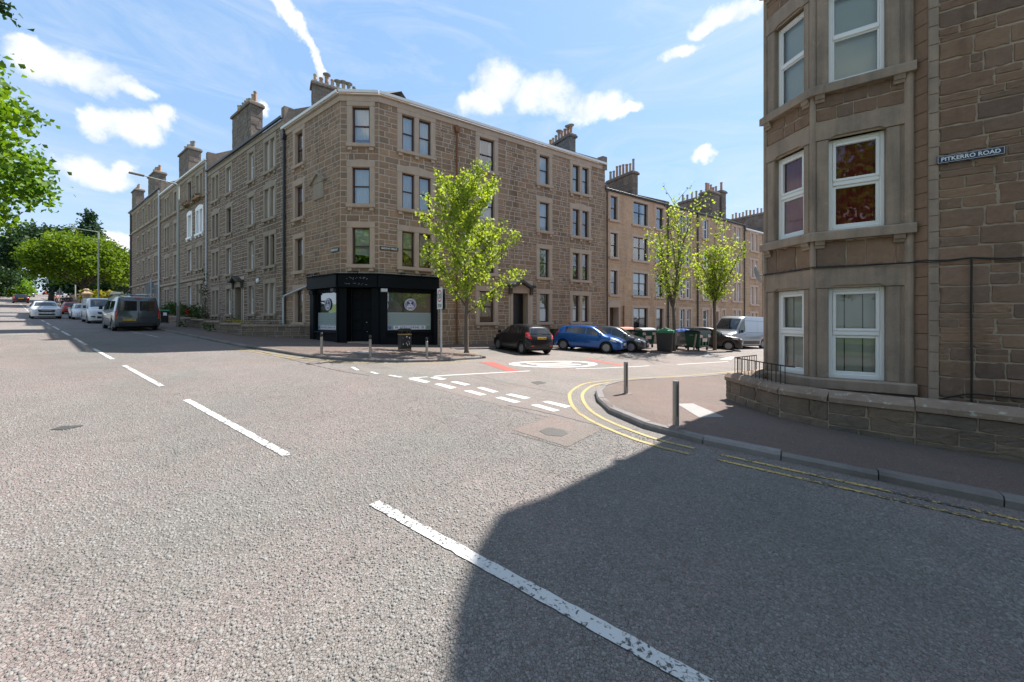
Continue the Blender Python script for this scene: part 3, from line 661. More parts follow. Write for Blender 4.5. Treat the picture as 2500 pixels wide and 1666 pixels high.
class Win:
    """one window: list of openings (u0,u1), v0 sill top, v1 head"""
    def __init__(s, us, v0, v1, head='plain', fr='b', cover='blind', js=.23, sill=True, lh=.30, stone=None, room=True):
        s.us = us; s.v0 = v0; s.v1 = v1; s.head = head; s.fr = fr; s.cover = cover; s.js = js; s.sill = sill; s.lh = lh; s.stone = stone
        s.U0 = us[0][0]-js; s.U1 = us[-1][1]+js; s.sh = .19 if sill else 0
def drape(mb, u0, u1, v0, v1, w, pitch, amp):
    n = max(2, int((u1-u0)/pitch))
    for i in range(n):
        a, b = u0+(u1-u0)*i/n, u0+(u1-u0)*(i+1)/n
        wa, wb = (w, w-amp) if i % 2 == 0 else (w-amp, w)
        mb.face([(a, v0, wa), (b, v0, wb), (b, v1, wb), (a, v1, wa)])
def sash(bld, F, u0, u1, v0, v1, fr, cover, depth=.15, split=.5, cross=False, parent=None):
    """a sash window: frame with rails (part), panes and blind (sub-parts)"""
    mat = {'b': M_bfr, 'w': M_wfr, 'd': M_dfr}[fr]; k = .055 if fr != 'w' else .07
    mb = MB(); w0, w1 = -depth-.06, -depth
    for a in ((u0, u0+k, v0, v1), (u1-k, u1, v0, v1), (u0+k, u1-k, v0, v0+k*1.3), (u0+k, u1-k, v1-k, v1)): mb.box(*a, w0, w1, .008)
    vm = v0+(v1-v0)*split
    mb.box(u0+k, u1-k, vm-.03, vm+.03, w0, w1+.012, .006)
    # inner sash stiles, lower sash set back
    st = .035
    for a, b, wz in ((v0+k*1.3, vm-.03, w1-.025), (vm+.03, v1-k, w1-.005)):
        for c0, c1 in ((u0+k, u0+k+st), (u1-k-st, u1-k)): mb.box(c0, c1, a, b, w0+.005, wz)
    if cross:
        um = (u0+u1)/2; mb.box(um-.035, um+.035, v0+k, v1-k, w0, w1+.006, .004)
    f = mb.build('window', mat, bld, F.M)
    for i, (a, b, wz) in enumerate(((v0+k*1.3, vm-.03, w1-.04), (vm+.03, v1-k, w1-.025))):
        g = MB(); g.face([(u0+k+st, a, wz), (u1-k-st, a, wz), (u1-k-st, b, wz), (u0+k+st, b, wz)]); g.build('pane', M_glass, f, F.M)
    wb = w0-.10
    if cover == 'blind':
        g = MB(); drape(g, u0, u1, v0+R.choice([0, 0, .05, .35]), v1, wb, .075, .028); g.build('blind', M_blind, f, F.M)
    elif cover == 'roller':
        g = MB(); g.face([(u0, v0+(v1-v0)*R.choice([.0, .1, .3, .5]), wb), (u1, v0+(v1-v0)*.25, wb), (u1, v1, wb), (u0, v1, wb)]); g.build('blind', M_blind, f, F.M)
    elif cover in ('net', 'red'):
        g = MB(); drape(g, u0, u1, v0, v1, wb, .05, .035); g.build('curtain', M_curt if cover == 'net' else M_redc, f, F.M)
    elif cover == 'sides':
        g = MB(); wd = (u1-u0)*.24; drape(g, u0, u0+wd, v0, v1, wb, .045, .04); drape(g, u1-wd, u1, v0, v1, wb, .045, .04); g.build('curtain', M_curt, f, F.M)
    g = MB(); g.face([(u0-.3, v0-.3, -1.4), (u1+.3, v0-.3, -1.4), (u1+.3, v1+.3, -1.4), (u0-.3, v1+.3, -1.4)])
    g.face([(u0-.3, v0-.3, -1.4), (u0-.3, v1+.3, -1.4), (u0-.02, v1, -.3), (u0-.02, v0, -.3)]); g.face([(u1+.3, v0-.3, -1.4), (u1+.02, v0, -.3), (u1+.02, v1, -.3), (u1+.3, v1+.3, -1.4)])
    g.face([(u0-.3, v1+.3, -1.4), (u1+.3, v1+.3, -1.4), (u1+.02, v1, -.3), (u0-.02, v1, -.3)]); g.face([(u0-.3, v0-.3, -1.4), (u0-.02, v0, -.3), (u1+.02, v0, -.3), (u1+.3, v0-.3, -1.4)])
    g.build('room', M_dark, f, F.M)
    return f
def surround(bld, F, W, mat, proud=.035, brackets=True):
    mb = MB(); d0, ch = -.20, .012
    js, lh = W.js, W.lh
    # jambs and mullions
    edges = [(W.U0, W.us[0][0])]+[(a[1], b[0]) for a, b in zip(W.us[:-1], W.us[1:])]+[(W.us[-1][1], W.U1)]
    for a, b in edges: mb.box(a, b, W.v0, W.v1, d0, proud, ch)
    if W.head in ('plain', 'top'):
        e = .03; mb.box(W.U0-e, W.U1+e, W.v1+.002, W.v1+lh, d0, proud+.008, ch)
    else:
        e = .03; c_ = (W.U0+W.U1)/2; r_ = .16 if W.U1-W.U0 < 1.8 else .22; n = 8
        poly = [(W.U0-e, W.v1+.002), (W.U1+e, W.v1+.002), (W.U1+e, W.v1+lh-.06)]
        hw = (W.U1-W.U0)/2+e
        for i in range(1, n): t = 1-2*i/n; poly.append((c_+hw*t, W.v1+lh-.06+r_*(1-abs(t)**1.6)))
        poly.append((W.U0-e, W.v1+lh-.06)); mb.prism(poly, d0, proud+.008)
    o = mb.build('window_surround', mat, bld, F.M)
    if W.sill:
        mb = MB(); mb.box(W.U0-.05, W.U1+.05, W.v0-.19, W.v0-.002, d0, .13, .02)
        if brackets:
            bs = [W.U0+.03, W.U1-.25] if len(W.us) == 1 else [W.U0+.03, (W.U0+W.U1)/2-.11, W.U1-.25]
            for a in bs:
                mb.box(a, a+.22, W.v0-.36, W.v0-.192, -.02, .09, .02)
        mb.build('window_sill', mat, bld, F.M)
    return o
class Bld:
    """gathers the stones of one building, so that the 300 that show largest become single parts"""
    def __init__(s, name, label, O, z):
        s.e = thing(name, label, 'tenement', T(O[0], O[1], z)); s.st = []
    def finish(s, mat, limit=300, hewn=False, proud=.008):
        kinds = HEWN if hewn else STONES
        datas = [k.data('stone', mat) for k in kinds]
        def size(q):
            F, wall, u0, u1, v0, v1 = q; p = F.pt((u0+u1)/2, (v0+v1)/2); y = max(p.y, .5)
            if not (-.15*2500 < CX+FPX*p.x/y < 1.03*2500): return 0
            vw = (p-Vector((0, 0, CAMZ))); k = -(vw.x*F.n[0]+vw.y*F.n[1])/vw.length
            return max(k, 0)*(u1-u0)*(v1-v0)/vw.length_squared
        sz = sorted(((size(q), i) for i, q in enumerate(s.st)), reverse=True)
        near = {i for _, i in sz[:limit]}
        rest = {}
        for i, q in enumerate(s.st):
            F, wall, u0, u1, v0, v1 = q
            k = R.randrange(len(kinds)); pr = proud*R.uniform(.7, 1.3)
            if i in near:
                put('stone', datas[k], wall, F.M @ T(u0, v0, -.03) @ Matrix.Diagonal((u1-u0, v1-v0, .03+pr, 1)))
            else:
                mb = rest.setdefault(wall, MB()); src = STONES[k % 6]; b = len(mb.v); t = R.random()
                mb.v += [(u0+(u1-u0)*p[0], v0+(v1-v0)*p[1], -.03+(.03+pr)*p[2]) for p in src.v]
                mb.f += [tuple(b+j for j in f) for f in src.f]; mb.mi += [0]*len(src.f); mb.t += [t]*len(src.f)
        for wall, mb in rest.items():
            o = mb.build('stonework', mat, wall, WM[wall.as_pointer()], tone=True); o['kind'] = 'stuff'
def wall_face(B, F, wins, mort, courses=.3, levels=(), joint=.023, wmin=.32, wmax=.78, extra=(), quoinL=False, quoinR=False, holes=(), top=None):
    """backing wall with its openings, then stones fitted round the surrounds"""
    blocks = [(W.U0-.01, W.U1+.01, W.v0-W.sh, W.v1+W.lh+(.0 if W.head != 'arch' else .06)) for W in wins]+list(extra)
    ops = [(a, b, W.v0, W.v1) for W in wins for a, b in W.us]+list(holes)
    us = sorted({0, F.L, *[x for o in ops for x in o[:2]]}); vs = sorted({F.z0, F.z1, *[x for o in ops for x in o[2:4]]})
    mb = MB()
    for a, b in zip(us[:-1], us[1:]):
        for c_, d in zip(vs[:-1], vs[1:]):
            mu, mv = (a+b)/2, (c_+d)/2
            if any(o[0] < mu < o[1] and o[2] < mv < o[3] for o in ops): continue
            mb.face([(a, c_, 0), (b, c_, 0), (b, d, 0), (a, d, 0)])
    wall = mb.build('wall', mort, B.e, F.M)
    lv = sorted({F.z0, top or F.z1, *levels, *[round(x, 2) for b in blocks for x in b[2:4]]})
    lv = [v for v in lv if F.z0 <= v <= (top or F.z1)]
    l2 = [lv[0]]
    for v in lv[1:]:
        if v-l2[-1] > .06: l2.append(v)
    j = joint
    for v0, v1 in zip(l2[:-1], l2[1:]):
        n = max(1, round((v1-v0)/courses))
        cuts = [0]
        for i in range(n): cuts.append(cuts[-1]+R.uniform(.75, 1.25))
        for i in range(n):
            a, b = v0+(v1-v0)*cuts[i]/cuts[-1], v0+(v1-v0)*cuts[i+1]/cuts[-1]; h = b-a
            free = [(0, F.L)]
            for bl in blocks:
                if bl[2] < b-.02 and bl[3] > a+.02:
                    nf = []
                    for x, y in free:
                        if bl[1] <= x or bl[0] >= y: nf.append((x, y)); continue
                        if bl[0]-x > .05: nf.append((x, bl[0]))
                        if y-bl[1] > .05: nf.append((bl[1], y))
                    free = nf
            for x, y in free:
                qs = []
                if quoinL and x == 0: w_ = .52 if i % 2 else .30; qs.append((x, min(x+w_, y))); x = min(x+w_, y)
                if quoinR and y == F.L and y-x > .3: w_ = .30 if i % 2 else .52; qs.append((max(y-w_, x), y)); y = max(y-w_, x)
                for p, q in qs: B.st.append((F, wall, p+j/2, q-j/2, a+j/2, b-j/2))
                u = x
                while u < y-.02:
                    w_ = R.uniform(wmin, wmax)
                    if y-u-w_ < .18: w_ = y-u
                    t = R.random()
                    if t < .52 or h < .2 or w_ < .22: B.st.append((F, wall, u+j/2, u+w_-j/2, a+j/2, b-j/2))
                    elif t < .9:
                        c_ = a+h*R.uniform(.36, .64)
                        for p, q in ((a, c_), (c_, b)):
                            if R.random() < .35 and w_ > .5:
                                k = u+w_*R.uniform(.35, .65)
                                B.st.append((F, wall, u+j/2, k-j/2, p+j/2, q-j/2)); B.st.append((F, wall, k+j/2, u+w_-j/2, p+j/2, q-j/2))
                            else: B.st.append((F, wall, u+j/2, u+w_-j/2, p+j/2, q-j/2))
                    else:
                        k = u+min(.16, w_*.3); c_ = a+h*.5
                        B.st.append((F, wall, u+j/2, k-j/2, a+j/2, c_-j/2)); B.st.append((F, wall, u+j/2, k-j/2, c_+j/2, b-j/2)); B.st.append((F, wall, k+j/2, u+w_-j/2, a+j/2, b-j/2))
                    u += w_
    return wall
def eaves(B, F, z, mat, gut, h=.34, proud=.10, ext0=0, ext1=0, gname='gutter'):
    mb = MB(); mb.box(-ext0, F.L+ext1, z-h, z-.05, -.2, proud*.6, .015); mb.box(-ext0, F.L+ext1, z-.048, z+.03, -.2, proud, .015); mb.build('cornice', mat, B.e, F.M)
    mb = MB(); prof = [(proud+.0, z+.035), (proud+.13, z+.035), (proud+.14, z+.17), (proud+.11, z+.17), (proud+.10, z+.06), (proud, z+.06)]
    vs = []; n = len(prof)
    for u in (-ext0, F.L+ext1): vs += [(u, p[1], p[0]) for p in prof]
    mb.mesh(vs, [(i, (i+1) % n, n+(i+1) % n, n+i) for i in range(n)]+[tuple(range(n)), tuple(range(2*n-1, n-1, -1))]); mb.build(gname, gut, B.e, F.M)
def roof_strip(B, front, z, depth, rise, mat, slates=False, over=.12, hip=(False, False)):
    """roof over a row: the slope behind the eaves, the slope behind the ridge, gable ends"""
    line = [Vector((p[0], p[1])) for p in front]
    inn = [Vector(p) for p in offset([tuple(p) for p in line], depth)]
    bk = [Vector(p) for p in offset([tuple(p) for p in line], 2*depth)]
    fr_ = [Vector(p) for p in offset([tuple(p) for p in line], -over)]
    mb = MB()
    for i in range(len(line)-1):
        a, b, c_, d = fr_[i], fr_[i+1], inn[i+1], inn[i]
        zz = z-over*rise/depth
        mb.face([(*a, zz), (*b, zz), (*c_, z+rise), (*d, z+rise)], t=.3)
        mb.face([(*d, z+rise), (*c_, z+rise), (*bk[i+1], z), (*bk[i], z)], t=.6)
    for i in (0, len(line)-1): mb.face([(*fr_[i], z-.02), (*inn[i], z+rise), (*bk[i], z)])
    # rear wall
    for i in range(len(line)-1): mb.face([(*bk[i], z), (*bk[i+1], z), (*bk[i+1], -2), (*bk[i], -2)], 1)
    for i in (0, len(line)-1): mb.face([(*line[i], z), (*bk[i], z), (*bk[i], -2), (*line[i], -2)], 1)
    o = mb.build('roof', [mat, M_mortD], B.e, tone=True)
    if slates:
        a, b = line[0], line[-1]; d = (b-a); L = d.length; d /= L; n_ = inn[0]-line[0]; n_ = n_/n_.length
        mb = MB(); sl = math.hypot(depth, rise); rows = int(sl/.26)
        up = Vector((n_.x*depth/sl, n_.y*depth/sl, rise/sl)); nr = Vector((d.x, d.y, 0)).cross(up); nr = nr if nr.z > 0 else -nr
        org = Vector((a.x, a.y, z))-up*over
        for r_ in range(rows):
            u = -(r_ % 2)*.14
            while u < L:
                w_ = R.uniform(.24, .34); x0, x1 = max(u, 0)+.006, min(u+w_, L)-.006
                if x1-x0 > .05:
                    p = org+up*(r_*.26+R.uniform(-.015, .015)); q = p+up*.36; D = Vector((d.x, d.y, 0)); t = R.random(); k = R.uniform(.022, .034)
                    mb.face([p+D*x0+nr*k, p+D*x1+nr*k, q+D*x1+nr*.008, q+D*x0+nr*.008], t=t)
                    mb.face([p+D*x0, p+D*x1, p+D*x1+nr*k, p+D*x0+nr*k], t=t)
                u += w_
        s_ = mb.build('slates', mat, o, tone=True); s_['kind'] = 'stuff'
    return o
def chimney(B, O, d, L, W, z0, z1, pots, mat=None, capm=None, cowls=(), pcols=None, base=True, ph=.62):
    """stack of length L along d from O and width W to its left, with cap course and pots"""
    mat = mat or M_chim; L0 = math.hypot(*d); d = (d[0]/L0, d[1]/L0); n = (-d[1], d[0])
    M = Matrix(((d[0], n[0], 0, O[0]), (d[1], n[1], 0, O[1]), (0, 0, 1, 0), (0, 0, 0, 1)))
    mb = MB(); mb.box(0, L, 0, W, z0, z1-.28, 0); st = mb.build('chimney', M_mortD, B.e, M)
    # stones of the stack, on the four sides
    sm = MB(); h = .27; v = z0; row = 0
    while v < z1-.30:
        vv = min(v+h*R.uniform(.8, 1.2), z1-.28)
        for (ax, len_, fix, sgn) in ((0, L, 0, -1), (0, L, W, 1), (1, W, 0, -1), (1, W, L, 1)):
            u = 0
            while u < len_-.02:
                w_ = R.uniform(.28, .55); w_ = len_-u if len_-u-w_ < .2 else w_
                a0, a1, pr = u+.006, u+w_-.006, R.uniform(.012, .035); t = R.random()
                if ax == 0: sm.box(a0, a1, *((fix-pr, fix+.005) if sgn < 0 else (fix-.005, fix+pr)), v+.006, vv-.006, 0, t=t)
                else: sm.box(*((fix-pr, fix+.005) if sgn < 0 else (fix-.005, fix+pr)), a0, a1, v+.006, vv-.006, 0, t=t)
                u += w_
        v = vv; row += 1
    o = sm.build('stonework', mat, st, M, tone=True); o['kind'] = 'stuff'
    cm = MB(); cm.box(-.12, L+.12, -.12, W+.12, z1-.28, z1-.10, .03); cm.box(-.06, L+.06, -.06, W+.06, z1-.098, z1, .03); cm.build('chimney_cap', capm or mat, st, M, tone=True)
    if base:
        cm = MB(); zb = z0+(z1-z0)*.55
    pcols = pcols or [M_terra, M_buffpot, M_greypot]
    for i in range(pots):
        x = L*(i+.5)/pots; r_ = R.uniform(.105, .13); hh = ph*R.uniform(.75, 1.15); pmb = MB()
        Mp = M @ T(x, W/2+R.uniform(-.02, .02), z1-.01)
        prof = [(r_*1.15, 0), (r_*1.1, .08), (r_*.92, .12), (r_*.85, hh-.1), (r_*1.02, hh-.08), (r_*1.02, hh), (r_*.75, hh), (r_*.7, hh-.3)]
        pmb.lathe(prof, 12, None)
        p_ = pmb.build('chimney_pot', R.choice(pcols), st, Mp, smooth=False)
        if i in cowls:
            c2 = MB(); c2.lathe([(.03, hh-.02), (.24, hh+.14), (.25, hh+.17), (.0, hh+.19)], 14); c2.build('cowl', M_greypot, st, Mp)
    return st
def pipe(B, F, u, v0, v1, mat, r=.055, w=.10, hopper=None, name='downpipe'):
    mb = MB(); mb.tube([F.pt(u, v0, w), F.pt(u, v1, w)], r, 10)
    z = v0+.4
    while z < v1: mb.tube([F.pt(u, z, w), F.pt(u, z+.09, w)], r*1.28, 10); z += 1.75
    if hopper: mb.prism([(u-.10, hopper-.22), (u+.10, hopper-.22), (u+.17, hopper+.04), (u+.17, hopper+.1), (u-.17, hopper+.1), (u-.17, hopper+.04)], w-.10, w+.12, M=F.M)
    return mb.build(name, mat, B.e)

# ============ the corner tenement (three street faces)
sB = 25.2
FL = Face(xy(sB, 10.45), (.8054, -.5927), sB-18.74, -1, 13.55)
A_ = xy(18.74, 10.45)
FC = Face(A_, (BC[0]-A_[0], BC[1]-A_[1]), math.dist(A_, BC), -1, 13.55)
FR = Face(BC, UB, 16.6, -2, 13.55)
B1 = Bld('corner_tenement', 'four storey brown sandstone corner tenement with black shop front at its foot', BC, .6)
FLO = [(1.74, 3.64, 'plain'), (4.76, 6.68, 'plain'), (7.90, 9.82, 'arch'), (11.04, 12.98, 'top')]
wr = []
for i, (a, b, h) in enumerate(FLO):
    cv = [['roller', 'blind', 'net', 'net'], ['roller', 'net', 'sides', 'none'], ['net', 'net', 'roller', 'sides'], ['blind', 'sides', 'net', 'net']][i]
    if i > 0: wr.append(Win([(1.21, 1.88), (2.14, 2.82)], a, b, h, 'b', cv[0], .25))
    wr.append(Win([(5.90, 6.92)], a, b, h, 'b', cv[1], .26))
    wr.append(Win([(10.42, 11.23)], a, b, h, 'b', cv[2], .26))
    wr.append(Win([(13.35, 14.0), (14.27, 14.9)], a, b, h, 'b' if i < 3 else 'd', cv[3], .25))
wc = [Win([(.60, 1.50)], a, b, h, 'b', ['', 'roller', 'blind', 'blind'][i], .24) for i, (a, b, h) in enumerate(FLO) if i > 0]
wl = [Win([(1.45, 2.40)], a, b, h, 'b', ['roller', 'sides', 'none', 'none'][i], .25) for i, (a, b, h) in enumerate(FLO)]
wall_face(B1, FR, wr, M_mortB, extra=[(-.1, 3.25, -2, 4.35), (8.0, 9.85, -2, 4.45)], holes=[(8.3, 9.45, -1, 3.62), (.37, 2.93, 1.2, 3.56)], quoinL=True, top=13.25)
wall_face(B1, FC, wc, M_mortB, extra=[(-.1, 3, -2, 4.35)], quoinL=True, quoinR=True, holes=[(.34, 1.66, .2, 3.56)], top=13.25)
wall_face(B1, FL, wl, M_mortB, extra=[(FL.L-3.05, FL.L+.1, -2, 4.35)], quoinR=True, holes=[(FL.L-2.50, FL.L-.20, 1.2, 3.56)], top=13.25)
for F, ws in ((FR, wr), (FC, wc), (FL, wl)):
    for W in ws:
        surround(B1.e, F, W, M_dress)
        for a, b in W.us: sash(B1.e, F, a, b, W.v0, W.v1, W.fr, W.cover)
for F in (FL, FC, FR): eaves(B1, F, 13.55, M_dress, M_wgut, ext0=.04 if F is FC else 0, ext1=.04 if F is FC else 0)
B1.finish(M_stB1)
roof_strip(B1, [tuple(FL.pt(0, 0)[:2]), A_, BC, tuple(FR.pt(16.6, 0)[:2])], 13.6, 4.4, 2.5, M_slate)
chimney(B1, (-12.95, 24.5), UB, 2.75, .75, 12.5, 17.5, 8, cowls=(2, 4, 5, 6))
chimney(B1, (4.75, 28.25), (-.5388, .8425), 2.8, .55, 13.4, 15.8, 8, cowls=(0, 1, 4), mat=stone_mat('rendered_chimney', [(.13, .125, .12), (.16, .155, .15)], .3, 20, .3))
pipe(B1, FR, 4.38, .2, 13.2, M_rust, hopper=13.0)
pipe(B1, FL, .18, .8, 13.6, M_dgut, r=.075, hopper=13.2)
# skew stones over the party wall at the far end
mb = MB(); e0 = FR.pt(16.45, 0)
for k0, k1 in ((-.1, .5), (.5, 4.4)):
    for a in (0,):
        p0 = Vector(uw(16.30, -k0)); p1 = Vector(uw(16.72, -k0)); q0 = Vector(uw(16.30, -k1)); q1 = Vector(uw(16.72, -k1))
        za, zb = 13.6+max(k0, 0)*.568, 13.6+max(k1, 0)*.568
        h0, h1 = (.62, .42) if k0 < 0 else (.36, .36)
        vs = [(*p0, za-.4), (*p1, za-.4), (*q1, zb-.4), (*q0, zb-.4), (*p0, za+h0), (*p1, za+h0), (*q1, zb+h1), (*q0, zb+h1)]
        mb.mesh(vs, [(4, 5, 6, 7), (0, 1, 5, 4), (1, 2, 6, 5), (2, 3, 7, 6), (3, 0, 4, 7)])
mb.build('skew', M_chim, B1.e)
# door with stepped hood
def hood_door(B, F, u0, u1, v0, v1, mat, doorm, hood=True, ap=.75):
    mb = MB(); js = .2
    mb.box(u0-js, u0, v0, v1, -.3, .05, .015); mb.box(u1, u1+js, v0, v1, -.3, .05, .015)
    c_ = (u0+u1)/2; hw = (u1-u0)/2+js
    mb.prism([(c_-hw, v1+.002), (c_+hw, v1+.002), (c_+hw, v1+.25), (c_, v1+.62), (c_-hw, v1+.25)], -.3, .06)
    o = mb.build('door_surround', mat, B.e, F.M)
    if hood:
        mb = MB(); x = hw+.22; t = .16
        P = [(c_-x, v1+.34), (c_-x+.42, v1+.34), (c_, v1+.66), (c_+x-.42, v1+.34), (c_+x, v1+.34)]
        poly = P+[(p[0], p[1]+t) for p in reversed(P)]
        mb.prism(poly, -.05, .42)
        for k in (c_-x+.08, c_+x-.30): mb.prism([(k, v1-.1), (k+.22, v1-.1), (k+.22, v1+.338), (k, v1+.338)], -.05, .16)
        mb.build('door_hood', M_hood, B.e, F.M)
    mb = MB(); w = -.55; mb.box(u0-.02, u1+.02, v0, v1+.02, w-.06, w); 
    n = 2
    for i in range(n):
        a = u0+(u1-u0)*i/n; b = u0+(u1-u0)*(i+1)/n
        for p, q in ((.12, .45), (.5, .92)):
            mb.box(a+.08, b-.08, v0+(v1-v0)*p, v0+(v1-v0)*q, w, w+.025, .012)
    d = mb.build('door', doorm, B.e, F.M)
    mb = MB(); mb.box(c_-.06, c_-.02, v0+1.0, v0+1.2, w+.03, w+.07); mb.build('handle', M_lead, d, F.M)
    mb = MB()
    for a in ((u0, -1), (u1, 1)): mb.face([(a[0], v0, -.3), (a[0], v1, -.3), (a[0], v1, w), (a[0], v0, w)])
    mb.face([(u0, v1, -.3), (u1, v1, -.3), (u1, v1, w), (u0, v1, w)]); mb.build('reveal', mat, B.e, F.M)
M_bdoor = pm('black_door', (.012, .012, .013), .35, var=.2); M_gdoor = pm('grey_brown_door', (.10, .075, .06), .5, var=.2)
hood_door(B1, FR, 8.3, 9.45, .2, 3.62, M_dress, M_bdoor)
# plaque with a little pediment on the Pitkerro Road face
mb = MB(); u = FL.L-2.2
mb.box(u-.55, u+.55, 8.55, 9.45, 0, .05, .02); mb.prism([(u-.85, 9.45), (u+.85, 9.45), (u, 9.98)], 0, .06); mb.prism([(u-.92, 9.46), (u-.75, 9.46), (u, 9.93), (u+.75, 9.46), (u+.92, 9.46), (u, 10.06)], 0, .16)
mb.build('plaque', M_dressP, B1.e, FL.M)

# shop front: fascia, pilasters, stall risers, windows, door
M_sign = pm('shop_print_white', (.72, .73, .78), .5, var=.03); M_navy = pm('shop_print_navy', (.03, .025, .10), .5, var=0)
M_frost = pm('frosted_film', (.30, .36, .36), .6, var=.1, vs=3); M_film = pm('film_motif', (.10, .13, .135), .6, var=0)
M_shopin = pm('shop_interior', (.24, .29, .30), .9, var=.2, vs=1.5)
shop = put('shop_front', None, B1.e, T(BC[0], BC[1], .6))
def shop_part(F, u0, u1, win, endL, endR):
    z0 = -.6
    mb = MB(); mb.box(u0-(0 if endL else .12), u1+(0 if endR else .12), 3.55, 4.22, -.05, .30, .02); mb.prism([(u0-.02, 4.222), (u1+.02, 4.222), (u1+.02, 4.27), (u0-.02, 4.27)], -.05, .36); mb.build('fascia', M_black, shop, F.M)
    a, b = win
    for x0, x1 in ((u0, a-.06), (b+.06, u1)):
        mb = MB(); mb.box(x0, x1, z0, 3.55, -.2, .10, .015)
        if x1-x0 > .22: mb.box(x0+.05, x1-.05, z0, 3.3, .10, .14, .012); mb.box(x0+.03, x1-.03, 3.28, 3.5, .10, .2, .02)
        mb.build('pilaster', M_black, shop, F.M)
    mb = MB(); mb.box(a-.06, b+.06, z0, 1.16, -.2, .05, .015); mb.build('stall_riser', M_black, shop, F.M)
    mb = MB(); mb.box(a-.1, b+.1, 1.16, 1.26, -.2, .14, .02); mb.box(a-.1, b+.1, 1.02, 1.07, .05, .08, .01); mb.build('window_sill', M_black, shop, F.M)
    mb = MB()
    for q in ((a-.06, a, 1.26, 3.4), (b, b+.06, 1.26, 3.4), (a, b, 1.26, 1.33), (a, b, 3.34, 3.4)): mb.box(*q, -.14, -.02, .01)
    mb.box(a-.06, b+.06, 3.4, 3.55, -.2, -.02)
    x = a
    while x < b-.1: mb.box(x+.02, x+.15, 3.415, 3.54, -.02, .01, .008); x += .19
    f = mb.build('window', M_black, shop, F.M)
    g = MB(); g.face([(a, 1.33, -.08), (b, 1.33, -.08), (b, 3.34, -.08), (a, 3.34, -.08)]); g.build('pane', M_glass, f, F.M)
    g = MB(); g.face([(a-.3, .5, -1.3), (b+.3, .5, -1.3), (b+.3, 3.5, -1.3), (a-.3, 3.5, -1.3)])
    g.face([(a-.3, .5, -1.3), (a-.3, 3.5, -1.3), (a-.05, 3.5, -.2), (a-.05, .5, -.2)]); g.face([(b+.3, .5, -1.3), (b+.05, .5, -.2), (b+.05, 3.5, -.2), (b+.3, 3.5, -1.3)])
    g.face([(a-.3, 3.5, -1.3), (b+.3, 3.5, -1.3), (b+.05, 3.5, -.2), (a-.05, 3.5, -.2)]); g.build('room', M_shopin, f, F.M)
    g = MB(); g.face([(a-.02, 2.28, -.22), (b+.02, 2.28, -.22), (b+.02, 3.4, -.22), (a-.02, 3.4, -.22)]); g.build('window_backing', M_shopin, f, F.M)
    # frosted band with printed motif, number strip, round emblem
    w = -.068
    g = MB(); g.face([(a+.01, 1.34, w), (b-.01, 1.34, w), (b-.01, 2.28, w), (a+.01, 2.28, w)]); g.build('frosted_band', M_frost, f, F.M)
    g = MB(); rr = random.Random(3)
    ny = 6; nx = int((b-a)/.15)
    for iy in range(ny):
        for ix in range(nx):
            x = a+.1+(ix+.5*(iy % 2))*.15; y = 1.70+iy*.095; an = rr.uniform(0, 3.1)
            if x > b-.08: continue
            if (ix+iy) % 2:
                c_, s_ = math.cos(an)*.042, math.sin(an)*.042
                g.face([(x-c_+s_*.25, y-s_-c_*.25, w+.002), (x+c_+s_*.25, y+s_-c_*.25, w+.002), (x+c_-s_*.25, y+s_+c_*.25, w+.002), (x-c_-s_*.25, y-s_+c_*.25, w+.002)])
            else: g.face([(x+.026*math.cos(t), y+.026*math.sin(t), w+.002) for t in [k*math.pi/3 for k in range(6)]])
    g.build('film_print', M_film, f, F.M)
    c_ = (a+b)/2; sc_ = (b-a)/2.4
    g = MB(); g.box(c_-.88*sc_, c_+.88*sc_, 1.37, 1.57, w, w+.006); bar = g.build('number_strip', M_sign, f, F.M)
    tm = text_mesh('07521339342', .02); tm.materials.append(M_navy)
    for v_ in tm.vertices: v_.co = (c_+v_.co.x/tm['w']*1.08*sc_, 1.47+v_.co.y/tm['h']*.115, w+.009)
    put('lettering', tm, bar, F.M)
    g = MB()
    for x in (c_-.72*sc_, c_+.72*sc_): g.mesh([(x+.075*math.cos(t)*k, 1.47+.075*math.sin(t)*k, w+.009) for k in (1, .82) for t in [j*math.pi/9 for j in range(18)]], [(j, (j+1) % 18, 18+(j+1) % 18, 18+j) for j in range(18)])
    for x in (c_-.72*sc_, c_+.72*sc_):
        for dx in (-.03, .03): g.face([(x+dx+.02*math.cos(t), 1.48+.035*math.sin(t), w+.009) for t in [j*math.pi/5 for j in range(10)]])
    g.build('badge', M_navy, bar, F.M)
    emblem(f, F, c_+.02, 2.72, w+.004, .335)
    for x, col, ch in ((c_-1.07*sc_, (.02, .10, .38), 'f'), (c_+1.05*sc_, (.03, .32, .12), 'o')):
        g = MB(); g.face([(x+.075*math.cos(t), 1.47+.075*math.sin(t), w+.004) for t in [j*math.pi/10 for j in range(20)]]); ic = g.build('icon', pm('icon_'+ch, col, .5, var=0), f, F.M)
        tm = text_mesh(ch, .02); tm.materials.append(M_sign)
        for v_ in tm.vertices: v_.co = (x+v_.co.x*.07, 1.47+v_.co.y*.07, w+.008)
        put('lettering', tm, ic, F.M)
M_lilac = pm('emblem_lilac', (.33, .30, .52), .5, var=0)
